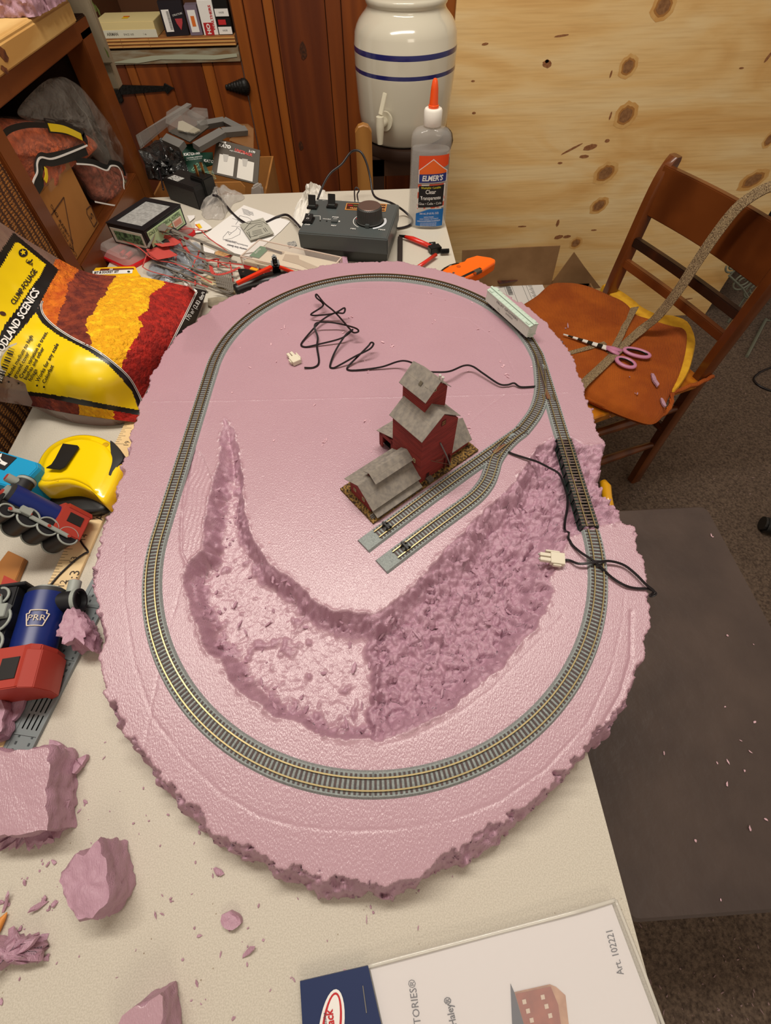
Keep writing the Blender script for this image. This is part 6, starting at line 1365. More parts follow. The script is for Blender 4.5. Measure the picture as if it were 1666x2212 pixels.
# crumbs
def crumbs(name,pts,z,label,n=None,mt=FOAMC,smin=.0006,smax=.0016):
    b=MB(); rn=random.Random(len(pts)*7+1)
    for p in pts:
        a=rn.uniform(0,3.14); l=rn.uniform(smin,smax)*rn.choice((1,1,1.6,2.4)); w=rn.uniform(.35,.8)*min(l,smax); h=w*.7; c,s=math.cos(a),math.sin(a)
        tx_,ty_=rn.uniform(-.5,.5),rn.uniform(-.5,.5); J_=[(-l*rn.uniform(.6,1.1),-w*rn.uniform(.1,.7)),(-l*.1,-w*rn.uniform(.6,1.2)),(l*rn.uniform(.5,.9),-w*rn.uniform(.3,.9)),(l*rn.uniform(.8,1.2),w*rn.uniform(-.2,.5)),(l*.2,w*rn.uniform(.6,1.2)),(-l*rn.uniform(.5,.9),w*rn.uniform(.3,1))]
        b.rings([[(p[0]+(x*c-y*s)*kk,p[1]+(x*s+y*c)*kk,p[2]+max(.0001,zz+(x*tx_+y*ty_+l*.4)*.8)) for x,y in J_] for zz,kk in((-.0004,.9),(h*.5,1.0),(h,.6))])
    return tag(b.build(name,mt),label,'crumbs',kind='stuff')
rn=random.Random(3)
tp=[]
for _ in range(150):
    x,y=rn.uniform(0,1000),rn.uniform(1560,2200); p=onz(x,y,0)
    if p.x>.15 or foam_h(p.x,p.y)>0: continue
    tp.append(p)
tp+= [onz(x+rn.uniform(-9,9),y+rn.uniform(-9,9),0) for x,y in [(100,1865),(55,1905),(88,1950),(110,1960),(45,2005),(100,2070),(465,1880),(540,2050),(120,1950),(15,1950)] for _ in range(2)]
crumbs('foam_crumbs',tp,0,'tiny pink foam crumbs scattered over the front of the beige tabletop',smin=.0004,smax=.0011)
big=[onz(x,y,0) for x,y in [(105,1866),(118,1862),(55,1908),(97,1945),(88,1955),(120,1952),(45,2006),(100,2070),(475,1882),(541,2052),(186,1732),(3,1948),(18,1950),(108,1962)]]
crumbs('foam_crumbs',big,0,'small pink foam shavings around the big foam chunk at the lower left',smin=.0016,smax=.0028)
fp=[onz(x+rn.uniform(-4,4),y+rn.uniform(-4,4),ZT) for x,y in [(757,687),(740,718),(612,710),(625,722),(846,748),(795,803),(1082,781),(1088,790),(1008,803),(1150,792),(1095,812),(928,632),(938,697),(790,912),(702,952),(700,960),(925,911),(1014,935),(845,748)] for _ in range(3)]
fp+= [onz(rn.uniform(470,1100),rn.uniform(630,1240),ZT) for _ in range(60)]
fp=[p for p in fp if foam_h(p.x,p.y)>.036]
crumbs('foam_crumbs',[Vector((p.x,p.y,foam_h(p.x,p.y))) for p in fp],0,'pale pink foam crumbs scattered on top of the foam board',mt=mat('crumb_light',(226,186,196),.7),smin=.0005,smax=.0013)
vp=[]
for _ in range(560):
    x,y=rn.uniform(420,1200),rn.uniform(980,1590); p=onz(x,y,.02); hh_=foam_h(p.x,p.y)
    if p.x<-.012 and rn.random()<.8 and abs(hh_-.02)<.02 and foam_h(p.x+.02,p.y)<.03 and foam_h(p.x-.02,p.y)<.03: continue
    if .001<hh_<.033: vp.append(Vector((p.x,p.y,hh_)))
crumbs('foam_chips',vp,0,'torn pink foam chips lying in the carved valley',smin=.0010,smax=.0024)
sp_=[onz(x,y,CZ+.005) for x,y in [(1360,815),(1372,850),(1376,852),(1200,752),(1222,710),(1226,706)]]+[onz(x,y,SZ) for x,y in [(1305,872),(1310,868),(1318,900),(1280,885)]]
crumbs('foam_crumbs',sp_,0,'pink foam crumbs on the orange cushion and chair seat',smin=.0022,smax=.004)
flake('foam_shaving',[(1406,808),(1412,808),(1424,832),(1420,836),(1410,822)],CZ+.008,.004,'pink foam shaving lying on the orange cushion below the scissors',7,.001)
flake('foam_shaving',[(1427,860),(1432,862),(1440,878),(1436,880),(1428,868)],CZ+.006,.004,'pink foam shaving hanging at the front corner of the orange cushion',8,.001)
bp2=[onz(x,y,-.2845) for x,y in [(1536,1157),(1540,1160),(1434,1627),(1572,1646),(1549,1648),(1600,1600),(1620,1624),(1630,1560),(1570,1694),(1502,1816),(1619,1790),(1628,1392),(1571,1373),(1608,1665),(1654,1770),(1557,1944),(1566,1527)]]
crumbs('foam_crumbs',bp2,0,'white and pink foam crumbs scattered on the brown leather bench',mt=mat('crumb_light',(226,186,196),.7),smin=.0012,smax=.0024)
fl=[]
for _ in range(260):
    x,y=rn.uniform(1300,1666),rn.uniform(700,1105); p=onz(x,y,FZ); fl.append(p)
for _ in range(60):
    x,y=rn.uniform(1370,1666),rn.uniform(1985,2212); fl.append(onz(x,y,FZ))
crumbs('floor_crumbs',fl,0,'pale foam crumbs and lint scattered over the brown carpet',mt=mat('lint',(150,124,122),.8),smin=.0006,smax=.0020)
# ------------------------------------------------------------ bagged card in front
pkz=.005
pkg=thing('bagged_kit',tuple(onz(1050,2100,0)),'white printed card in a clear bag with navy header, at the front','package')
def quad(L,z,nm,m,par,th=.0012,z0=None):
    P=[onz(x,y,z) for x,y in L]; b=MB(); b.rings([[(p.x,p.y,z-th) for p in P],[(p.x,p.y,z) for p in P]]); return b.build(nm,m,par)
quad([(800,2093),(1322,1953),(1425,2225),(1480,2420),(880,2450)],pkz,'card',mat('card_white',(222,216,216),.35,coat=.3),pkg)
quad([(793,2088),(1332,1943),(1440,2225),(1500,2440),(870,2470)],pkz+.0018,'clear_bag',mat('pack_film',(235,235,235),.06,alpha=.10,spec=1,bump=.12,bs=14,bd=.02),pkg,th=.0006)
quad([(648,2120),(795,2086),(830,2240),(850,2400),(665,2420)],pkz+.003,'header_card',mat('navy_card',(34,48,88),.4),pkg,th=.0016)
for L_ in ([(795,2088),(900,2060),(1060,2018),(1140,1997),(1250,1968),(1330,1944)],[(1330,1944),(1380,2070),(1425,2190),(1440,2230)]):
    b=MB(); b.tube(spline([onz(x,y,pkz+.002+.0006*math.sin(i*2)) for i,(x,y) in enumerate(L_)],6),.0012,6,flat=.6); b.build('bag_seam',mat('seam_film',(220,216,206),.08,alpha=.6,spec=1),pkg,smooth='all')
class PlaneTree:
    def __init__(s,z): s.z=z
    def ray_cast(s,o,d): t=(s.z-o.z)/d.z; return (o+d*t,)
pt=PlaneTree(pkz+.0001); ph=PlaneTree(pkz+.0032)
INKG=mat('ink_grey',(66,66,78),.6)
ptext(pt,'Art. 102221',21,INKG,pkg,1342,2106,104.5,.0003,sx=1.0); ptext(pt,'AMERICA',21,INKG,pkg,903,2320,98,.0003); 
ptext(pt,'FACTORIES®',22,INKG,pkg,909,2258,97.5,.0003,sx=1.12); ptext(pt,'„Haley“',21,INKG,pkg,986,2236,103,.0003,bold=.02) if 0 else ptext(pt,'Haley®',21,INKG,pkg,981,2216,103,.0003,bold=.015)
def pq(L,tree,m,nm,off=.0003): b=MB(); b.poly([tuple(cast(tree,x,y,off)) for x,y in L]); b.build(nm,m,pkg)
pq([(1107,2144),(1188,2126),(1202,2132),(1222,2150),(1232,2240),(1140,2240)],pt,mat('photo_tan',(196,150,118),.6,c2=(160,110,84),ns=90),'photo_building',.0003)
pq([(1114,2147),(1190,2131),(1206,2170),(1216,2240),(1140,2240)],pt,mat('photo_red',(164,84,62),.6,c2=(140,66,50),ns=120),'photo_building_front',.0005)
pq([(1103,2124),(1112,2145),(1140,2240),(1108,2240)],pt,mat('photo_slate',(72,74,88),.6),'photo_roof',.0005)
for x,y in((1128,2160),(1136,2180),(1144,2200),(1168,2150),(1176,2170),(1184,2190)): pq([(x,y),(x+8,y-2),(x+10,y+8),(x+2,y+10)],pt,mat('photo_window',(210,190,170),.6),'photo_window',.0007)
def pell(cx_,cy_,a,c,rot,m,nm,off): 
    b=MB(); r_=rad(rot); b.poly([tuple(cast(ph,cx_+a*math.cos(k*.2094)*math.cos(r_)-c*math.sin(k*.2094)*math.sin(r_),cy_+a*math.cos(k*.2094)*math.sin(r_)+c*math.sin(k*.2094)*math.cos(r_),off)) for k in range(30)]); b.build(nm,m,pkg)
pell(716,2224,88,27,97,WHITE,'logo_oval',.0002); pell(716,2224,81,21,97,RDP,'logo_ring',.0004); pell(716,2224,76,16,97,WHITE,'logo_centre',.0006)
ptext(ph,'Track',24,RDP,pkg,718,2238,97,.0009,bold=.03); ptext(ph,'massive',11,INKG,pkg,704,2222,95,.0009,shear=.2)
b=MB(); b.bar(cast(ph,784,2129,.0004),cast(ph,792,2188,.0004),.0005,.0004); b.build('staple',STEEL,pkg)
# ------------------------------------------------------------ clutter behind the foam board
def c4(x,y): return (200+x/3.332,380+y/3.332)
def c3(x,y): return (280+x/5.553,200+y/5.553)
def c5(x,y): return (220+x/6.94,400+y/6.94)
def slab3(P,t,nm,m,par,bev=0):
    P=[Vector(p) for p in P]; n=(P[1]-P[0]).cross(P[2]-P[0]).normalized(); n=n if n.z>0 or (abs(n.z)<.2 and n.y<0) else -n; b=MB(); b.rings([[tuple(p) for p in P],[tuple(p+n*t) for p in P]]); return b.build(nm,m,par,bevel=bev)
# clear case with red base
CLC=mat('clear_case',(206,200,196),.08,alpha=.30,spec=1,bump=.2,bs=20,bd=.01); RDB=mat('case_red',(206,24,34),.35)
A=onz(284,583,0);B=onz(428,504,0); d=(B-A).normalized(); n_=Vector((-d.y,d.x,0)); CM_=frame(A,d,n_); Lc=(B-A).length
t=thing('clear_case',tuple(A),'clear plastic case with red base, under the black hopper box','case')
b=MB(); b.M=CM_; b.rbox((-.006,-.002,.0004),(Lc,.075,.006),.012); b.build('base',RDB,t); b=MB(); b.M=CM_; b.rbox((-.004,0,.0062),(Lc-.002,.073,.021),.012); b.build('lid',CLC,t,smooth=True)
b=MB(); b.M=CM_
b.tube([(.012,.020,.010),(.045,.030,.010)],.004,8); b.tube([(.012,.034,.010),(.04,.045,.010)],.0035,8); b.build('red_tools',mat('tool_red',(196,48,48),.4),t)
# hopper box
HZ=.052
Fp,Lp,Rp=onz(309,499,HZ),onz(229,481,HZ),onz(390,442,HZ)
dr_=(Rp-Fp).normalized(); dl_=Vector((-dr_.y,dr_.x,0)); wl_=(Lp-Fp).dot(dl_); lr=(Rp-Fp).length; HM=frame((Fp.x,Fp.y,0),dr_,dl_)
t=thing('hopper_car_box',(Fp.x,Fp.y,.0215),'black box with grey foam window and green labels, behind the tangled frets','box')
b=MB(); b.M=HM; b.box((0,0,.0215),(lr,wl_,HZ-.001)); b.build('box_body',mat('box_black2',(20,20,24),.4),t,bevel=.0008)
b=MB(); b.M=HM; e=.011; b.box((0,0,HZ-.001),(lr,e,HZ+.0008)); b.box((0,wl_-e,HZ-.001),(lr,wl_,HZ+.0008)); b.box((0,e,HZ-.001),(e,wl_-e,HZ+.0008)); b.box((lr-e,e,HZ-.001),(lr,wl_-e,HZ+.0008)); b.build('window_frame',mat('box_black2',(20,20,24),.4),t)
b=MB(); b.M=HM; b.box((e,e,HZ-.001),(lr-e,wl_-e,HZ-.0004)); b.build('foam_insert',mat('insert_grey',(132,132,130),.6,c2=(160,160,158),ns=220),t)
LGN=mat('label_green',(186,214,166),.5)
b=MB(); b.M=HM; b.box((.006,-.0005,.0245),(lr-.004,0,.0475)); b.build('front_label',LGN,t)
fr_=lambda x,z,o=.0007:HM@Matrix.Translation((x,-o,z))@Matrix.Rotation(rad(90),4,'X')
GI=mat('green_ink',(40,74,48),.5)
text("2 SCALE 31' CYLINDRICAL HOPPERS",.0066,GI,t,fr_(lr*.47,.0430),sx=.80,bold=.02); text('PC/NYC',.0078,mat('orange_ink',(214,84,48),.5),t,fr_(lr*.50,.0345),bold=.03)
b=MB(); b.M=HM; b.box((lr-.034,-.0008,.0270),(lr-.008,-.0005,.0400)); b.build('picture_frame',mat('green_ink',(40,74,48)),t); b=MB(); b.M=HM; b.box((lr-.033,-.0010,.0277),(lr-.009,-.0008,.0393)); b.build('picture_card',mat('card_pale',(220,206,190),.6),t)
b=MB(); b.M=HM; b.box((lr-.030,-.0013,.0300),(lr-.012,-.0010,.0370)); b.build('picture_car',mat('pink_car',(206,140,122),.6),t)
b=MB(); b.M=HM@Matrix.Translation((lr*.60,-.0009,.0215))@Matrix.Rotation(rad(90),4,'X'); b.prism([(.011*math.cos(k*.314),max(0,.0105*math.sin(k*.314))) for k in range(11)],0,.0004); b.build('thumb_notch',BLACK,t)
b=MB(); b.M=HM; b.box((-.0005,.006,.0245),(0,wl_-.004,.0465)); b.build('side_label',mat('label_greywhite',(196,196,188),.5),t); b=MB(); b.M=HM; b.box((-.0008,.010,.0285),(-.0005,wl_-.010,.0425)); b.build('side_label_print',mat('label_green_dark',(96,134,96),.5,c2=(34,58,42),ns=260,thr=(.42,.58)),t)
# adapter
Lb,Fb,Rb=Vector((-.371,1.020,0)),Vector((-.303,.969,0)),Vector((-.272,1.012,0))
da=(Lb-Fb).normalized(); db=Vector((da.y,-da.x,0)); AM=frame(Fb,da,db)
if (AM@Vector((0,0,1))).z<0: pass
AM=frame(Fb,(da.x,da.y,0),(-da.y,da.x,0)); sgn=1 if (AM.inverted()@Rb).y>0 else -1
t=thing('power_adapter',tuple(Fb),'black plug-in power adapter with brass prongs at the back left of the table','power adapter')
la=(Lb-Fb).length; wb=.050*sgn; ys_=sorted((0,wb))
b=MB(); b.M=AM; b.rings([[(i,ys_[0]+i,z),(la-i,ys_[0]+i,z),(la-i,ys_[1]-i,z),(i,ys_[1]-i,z)] for z,i in((.0004,.001),(.030,.0),(.037,.002))]); b.build('body',mat('adapter_black',(24,22,22),.5,bump=.6,bs=500,bd=.0006),t,bevel=.001)
b=MB(); b.M=AM; y_=wb*.45; b.box((-.004,min(y_,wb),.010),(.032,max(y_,wb),.044)); b.build('plug_housing',BLACK,t,bevel=.002)
b=MB(); b.M=AM; yy=sorted((wb*.08,wb*.42)); b.box((la-.040,yy[0],.0371),(la-.012,yy[1],.0375)); b.build('rating_label',mat('label_grey_print',(176,176,172),.6,c2=(70,70,70),ns=420,thr=(.5,.56)),t)
for k in(.58,.86): 
    b=MB(); b.M=AM; b.box((.010,wb*k-.0008,.044),(.0165,wb*k+.0008,.062)); b.build('prong',mat('brass',(190,140,80),.3,metal=1),t,bevel=.0003)
cable([ony(x,y,yy) for x,y,yy in [(353,410,1.03),(348,385,1.06),(338,345,1.12),(330,325,1.16)]]+[ony(330,380,1.10),ony(340,410,1.06)][:0],.0018,'short black cord standing up behind the power adapter')
# crumpled clear bags and tissue
def crumple(nm,L,z,h,m,label,cat,seed,fn=None,rough=1.0):
    P=pxo(L,z); T=spline(P,4,True); c=sum(P,Vector())/len(P); b=MB(); R=[]
    for f in(1.0,.9,.76,.6,.44,.28,.12):
        R.append([tuple(c+(q-c)*f*(1+.10*mnoise.noise(q*90+Vector((seed,0,0))))+Vector((0,0,max(-z+.0008,h*(1-f**2)*(.45+.9*abs(mnoise.noise(Vector((q.x*55,q.y*55,seed+f*2)))))+.004*mnoise.noise(q*150))))) for q in T])
    b.rings(R); o=b.build(nm,m,smooth=(rough<1),auto=30); return tag(o,label,cat)
THIN=mat('thin_film',(206,200,194),.12,alpha=.34,spec=1,bump=.6,bs=60,bd=.01)
crumple('plastic_bag',[(432,432),(455,410),(480,408),(500,415),(526,418),(524,432),(505,440),(490,460),(478,475),(440,470),(436,452)],.001,.030,THIN,'crumpled clear plastic bag between the power adapter and the white instruction sheet','bag',4,rough=.5)
crumple('plastic_film',[(330,560),(360,540),(400,520),(430,530),(445,560),(430,590),(400,600),(365,612),(335,604),(318,590)],.001,.020,mat('blue_film',(168,176,186),.12,alpha=.5,spec=1,bump=.6,bs=60,bd=.01),'crumpled bluish clear film under the tangled frets','film',9,rough=.5)
TIS=mat('tissue_white',(224,220,212),.85,bump=.5,bs=120,bd=.004)
ti=crumple('tissue',[(660,402),(676,396),(692,402),(704,418),(708,436),(690,452),(676,466),(672,484),(655,494),(636,484),(634,466),(640,446),(656,436),(662,420)],.001,.030,TIS,'crumpled white tissue behind the left end of the train controller','tissue',2)
# papers
PAP=mat('paper_white',(228,225,222),.6)
def sheet(nm,L,z,label,cat,m=PAP,th=.0004,curl=0):
    P=pxo(L,z); t=thing(nm,tuple(P[0]),label,cat); b=MB(); b.rings([[(p.x,p.y,p.z-th+curl*i) for i,p in enumerate(P)],[(p.x,p.y,p.z+curl*i) for i,p in enumerate(P)]]); b.build('sheet',m,t); return t
t=sheet('instruction_sheet',[(440,509),(527,443),(627,478),(606,500),(533,562)],.0012,'white instruction sheet with line drawing lying under the grey etched plate','paper')
b=MB(); PK_=[]
def pl2(L,w=.0005,z=.0015):
    for a,c in zip(L,L[1:]): b.bar(onz(*a,z),onz(*c,z),w,.0001)
pl2([c4(940,440),c4(975,400),c4(1000,410),c4(1035,385),c4(1040,370),c4(1065,390),c4(1060,420),c4(1000,450),c4(940,460),c4(940,440)]); pl2([c4(975,400),c4(985,425),c4(1000,410)]); pl2([c4(1005,305),c4(1050,320),c4(1030,350)]); pl2([c4(1060,285),c4(1120,300),c4(1150,320),c4(1110,330)]); pl2([c4(1000,360),c4(1060,365)]); pl2([c4(1060,285),c4(1050,310)])
for r_ in range(5): pl2([c4(1075+3*r_,235+9*r_),c4(1125+3*r_,250+9*r_)],.0008)
for r_ in range(4): pl2([c4(1125+2*r_,255+7*r_),c4(1155+2*r_,262+7*r_)],.0006)
b.build('line_drawing',INKG,t)
pw=PlaneTree(.0016)
ptext(pw,'American Grain Elevator',5.4,INKG,t,*c4(1112,530),166,.0002,sx=.82,bold=.02); ptext(pw,'Amerikanischer Getreideheber',5.0,INKG,t,*c4(1118,505),166,.0002,sx=.80); ptext(pw,'Assembly instructions',4,INKG,t,*c4(1040,478),168,.0002,sx=.8)
t=sheet('price_card',[c4(735,330),c4(790,315),c4(850,360),c4(860,375),c4(800,400),c4(740,410)],.0030,'small white card with orange and yellow price sticker beside the hopper box','card')
b=MB(); b.poly([tuple(onz(*c4(x,y),.0034)) for x,y in [(737,350),(770,342),(790,372),(768,380)]]); b.build('price_sticker',mat('sticker_yellow',(240,180,30),.5),t); b=MB(); b.poly([tuple(onz(*c4(x,y),.0037)) for x,y in [(737,350),(745,347),(770,379),(765,380)]]); b.build('sticker_edge',mat('sticker_orange',(232,92,36),.5),t)
sheet('white_slip',[c4(680,285),c4(735,283),c4(735,300),c4(700,330)],.0022,'narrow white paper slip tucked behind the hopper box','paper')
t=sheet('tan_card',[c4(885,545),c4(930,528),c4(1012,555),c4(985,590),c4(960,585),c4(880,565)],.003,'small tan card lying between the frets and the instruction sheet','card',mat('card_tan',(204,164,112),.6,c2=(176,130,84),ns=200))
t=sheet('white_slip',[c4(790,500),c4(880,540),c4(875,560),c4(800,545)],.0026,'white paper slip lying under the tan card by the frets','paper')
# grey etched plate
t=thing('etched_plate',tuple(onz(*c4(1180,380),.003)),'square grey etched plate with slotted outlines lying on the instruction sheet','plate')
EP=mat('etched_grey',(168,167,155),.5); EPD=mat('etched_dark',(84,84,78),.5)
P=pxo([c4(1058,348),c4(1228,300),c4(1250,335),c4(1262,345),c4(1305,412),c4(1135,462)],.006); b=MB(); b.rings([[(p.x,p.y,p.z-.0012) for p in P],[tuple(p) for p in P]]); b.build('plate',EP,t)
b=MB()
for L_ in ([(1090,390),(1140,330),(1215,318)],[(1130,345),(1230,330),(1260,352)],[(1110,395),(1180,350),(1225,345)],[(1125,400),(1135,440),(1190,428)],[(1108,405),(1140,450)],[(1150,400),(1215,385)],[(1150,410),(1218,395)],[(1150,420),(1222,404)],[(1160,430),(1228,412)],[(1240,372),(1260,398)],[(1228,376),(1248,402)],[(1190,365),(1225,358)],[(1200,440),(1280,412)]): pl2([c4(*p) for p in L_],.0011,.0062)
b.build('slots',EPD,t)
# tool case
TZ=.020
A,B,C=onz(529,556,TZ),onz(560,518,TZ),onz(738,556,TZ); u_=(C-B).normalized(); Lk=(C-B).length; v_=Vector((u_.y,-u_.x,0)); Wk=abs((A-B).dot(v_)); KM2=frame((B.x,B.y,0),u_,-v_)
t=thing('tool_case',tuple(B),'clear lidded case with cream tray and red base, in front of the train controller','case')
b=MB(); b.M=KM2; b.box((0,-Wk,.0004),(Lk,0,.0065)); b.build('base',RDB,t,bevel=.001)
b=MB(); b.M=KM2; b.box((.002,-Wk+.002,.0067),(Lk-.002,-.002,.0120)); b.build('tray',mat('tray_cream',(214,202,180),.5),t,bevel=.0006)
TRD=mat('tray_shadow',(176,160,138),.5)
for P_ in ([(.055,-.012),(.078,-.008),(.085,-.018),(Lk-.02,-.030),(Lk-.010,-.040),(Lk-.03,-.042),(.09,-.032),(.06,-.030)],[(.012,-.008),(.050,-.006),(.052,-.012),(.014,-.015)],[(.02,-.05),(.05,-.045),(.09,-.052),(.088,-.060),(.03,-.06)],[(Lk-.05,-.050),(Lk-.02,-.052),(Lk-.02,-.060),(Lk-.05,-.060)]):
    P_=[(x,max(y,-Wk+.006)) for x,y in P_]; b=MB(); b.M=KM2; b.prism(P_,.0121,.0128); b.build('recess',TRD,t)  # raised patches in darker cream paint the shade of the tray's hollows
b=MB(); b.M=KM2; b.box((.004,-.040,.0130),(.022,-.006,.0136)); b.build('green_card',mat('card_green',(24,110,72),.5),t); text('KATO',.006,WHITE,t,KM2@Matrix.Translation((.009,-.022,.0139))@Matrix.Rotation(rad(90),4,'Z'))
b=MB(); b.M=KM2; b.tube([(.018,-.010,.0145),(.050,-.014,.0145)],.0016,8); b.build('file_tool',BLACK,t)
b=MB(); b.M=KM2; b.rings([[(i,-Wk+i,z),(Lk-i,-Wk+i,z),(Lk-i,-i,z),(i,-i,z)] for z,i in((.0067,0),(TZ-.002,.0005),(TZ,.002))]); b.build('lid',mat('lid_clear',(230,214,204),.06,alpha=.22,spec=1),t,bevel=.0008)
b=MB(); b.M=KM2; q_=[(0,-Wk,TZ),(Lk,-Wk,TZ),(Lk,0,TZ),(0,0,TZ)]
for a,c in zip(q_,q_[1:]+q_[:1]): b.bar(a,c,.0022,.0012)
for x_,y_ in((0,-Wk),(Lk,-Wk),(Lk,0)): b.bar((x_,y_,.007),(x_,y_,TZ),.0016,.0016,up=(0,1,0))
b.build('lid_rim',mat('lid_rim',(226,206,192),.15,alpha=.75,spec=1),t)
t=thing('small_tag',tuple(onz(727,549,0)),'small grey printed tag on the table left of the controller','tag'); 
b=MB(); b.poly([tuple(onz(*p,.001)) for p in [(620,524),(638,520),(642,530),(624,536)]]); b.build('tag_print',mat('tag_grey',(96,96,98),.6,c2=(180,176,168),ns=600,thr=(.45,.55)),t)
# socket set box
A,B=onz(252,594,.024),onz(296,578,.024)
t=thing('socket_set_box',tuple(onz(270,590,0)),'yellow socket set box with brown and white label, behind the big foliage bag','box')
P=pxo([c4(0,690),c4(20,660),c4(170,652),c4(305,650),c4(325,690),c4(345,715),c4(250,760),c4(0,760)],.018); b=MB(); b.rings([[(p.x,p.y,.0004) for p in P],[(p.x,p.y,.018) for p in P]]); b.build('box_body',mat('set_yellow',(240,186,20),.4),t,bevel=.0008)
px9=PlaneTree(.0186)
b=MB(); b.poly([tuple(onz(*c4(x,y),.0184)) for x,y in [(60,668),(295,662),(300,672),(50,684)]]); b.build('brown_band',mat('set_brown',(100,40,24),.5),t); b=MB(); b.poly([tuple(onz(*c4(x,y),.0184)) for x,y in [(0,684),(290,673),(285,700),(0,712)]]); b.build('white_band',WHITE,t)
ptext(px9,'BIT & SOCKET SET',6.6,INK,t,*c4(10,697),3,.0003,sx=.98,bold=.03,shear=.3); ptext(px9,'SAE',4.5,WHITE,t,*c4(120,673),2,.0003,bold=.03,shear=.3)
b=MB(); b.poly([tuple(onz(278+3.2*math.cos(k*.4),586.5+2*math.sin(k*.4),.0188)) for k in range(16)]); b.build('green_seal',mat('seal_green',(44,60,44),.5),t)
# etched frets, tangled
FR=mat('fret_red',(184,70,64),.5); FG=mat('fret_grey',(110,104,96),.5)
def fret(label,m,bars,sheets,name='etched_fret'):
    a0=bars[0][0][0]; t=thing(name,tuple(onz(*c4(*a0),0)),label,'etched fret')
    b=MB()
    for L_,w,z0,z1 in bars:
        Q=spline([Vector((x,y,0)) for x,y in L_],3); n=len(Q)
        W=[onz(*c4(q.x,q.y),z0+(z1-z0)*i/(n-1)) for i,q in enumerate(Q)]
        for a,c in zip(W,W[1:]):
            if (c-a).length>1e-5: b.bar(a,c,w*(1.5 if m is FR else 2.3),.0005)
    b.build('frame',m,t)
    for P_,z0,z1 in sheets:
        n=len(P_); W=[onz(*c4(x,y),z0+(z1-z0)*i/(n-1)) for i,(x,y) in enumerate(P_)]; b=MB(); b.rings([[tuple(p) for p in W],[(p.x,p.y,p.z+.0004) for p in W]]); b.build('sheet_part',m,t)
    return t
fret('red etched fret with long thin frame, topmost of the tangle beside the hopper box',FR,
 [([(205,455),(340,415),(440,408),(560,395),(750,380),(840,450),(1010,570)],.0012,.030,.012),([(205,455),(340,520),(440,600),(620,640),(860,770)],.0012,.030,.010),([(730,390),(830,395)],.0010,.020,.018),([(640,480),(700,560),(850,610),(1080,640)],.0016,.022,.012)],
 [([(335,414),(440,405),(455,430),(400,445)],.031,.030),([(430,410),(560,430),(640,478),(600,500),(500,512),(430,485),(470,488),(560,480),(540,455),(455,438)],.030,.026),([(630,482),(665,490),(705,555),(650,520)],.022,.020)])
fret('red etched fret with wide solid panel, in the middle of the tangle',FR,
 [([(360,655),(382,590),(400,535)],.0014,.010,.022),([(360,655),(430,690),(700,760),(830,800)],.0010,.010,.008),([(600,555),(600,640)],.0010,.016,.012),([(770,530),(752,600)],.0016,.016,.012),([(740,600),(712,680)],.0014,.014,.008)],
 [([(385,530),(460,515),(540,525),(615,572),(560,588),(470,605),(420,580)],.024,.020),([(440,470),(520,505),(560,530),(480,520)],.026,.022)])
fret('red etched fret with ladder-like bars, at the right end of the tangle',FR,
 [([(790,620),(930,590),(1000,572)],.0034,.012,.012),([(850,640),(872,705),(960,702),(1062,658)],.0036,.012,.012),([(905,600),(905,672)],.0016,.012,.011),([(985,600),(1000,680),(1010,760)],.0014,.012,.006),([(740,720),(738,790)],.0014,.010,.004),([(900,620),(980,660)],.0012,.012,.012),([(700,660),(850,690)],.0012,.012,.010)],[])
fret('grey etched fret with hooked end, lying over the hopper box',FG,
 [([(450,345),(500,350),(560,382),(660,425),(800,480),(1000,560),(1190,600)],.0026,.048,.010),([(450,345),(438,420),(400,515)],.0022,.048,.030),([(480,400),(640,445),(820,560),(1040,620)],.0016,.040,.010),([(640,425),(662,500)],.0022,.030,.024),([(785,480),(800,600),(830,640)],.0018,.020,.012),([(560,382),(580,410),(640,432)],.0018,.044,.030),([(1075,568),(1130,556),(1190,562),(1190,680)],.0014,.014,.010)],
 [([(440,350),(470,335),(520,345),(545,370),(520,400),(480,395)],.046,.042)])
fret('long grey etched fret with parallel thin bars, sloping across the tangle',FG,
 [([(410,440),(560,510),(760,590),(1040,740)],.0012,.034,.008),([(400,560),(600,620),(820,700),(1000,770),(1060,880)],.0014,.020,.006),([(430,620),(640,700),(830,780),(1040,870)],.0014,.014,.005),([(640,530),(700,600),(760,680)],.0010,.020,.010),([(500,640),(620,720),(700,790)],.0012,.012,.004),([(560,520),(840,560),(1000,600)],.0010,.022,.012)],[])
fret('grey etched lattice fret of small windows, near the black clamp',FG,
 [([(880+14*i,700-2*i),(900+14*i,790+6*i)],.0010,.012,.010) for i in range(9)]+[([(870,720+22*k),(1005,742+24*k)],.0010,.012,.010) for k in range(5)],[])
fret('dark grey etched fret with diamond pattern, at the lower left of the tangle',FG,
 [([(430,720),(560,700),(640,690)],.0012,.006,.006),([(440,750),(520,710),(600,740),(680,720),(740,745)],.0016,.005,.006),([(560,730),(640,680),(720,660)],.0014,.008,.010),([(640,700),(720,740),(760,760)],.0016,.006,.004),([(700,690),(760,640),(830,660),(800,700),(740,690)],.0020,.010,.010)],[])
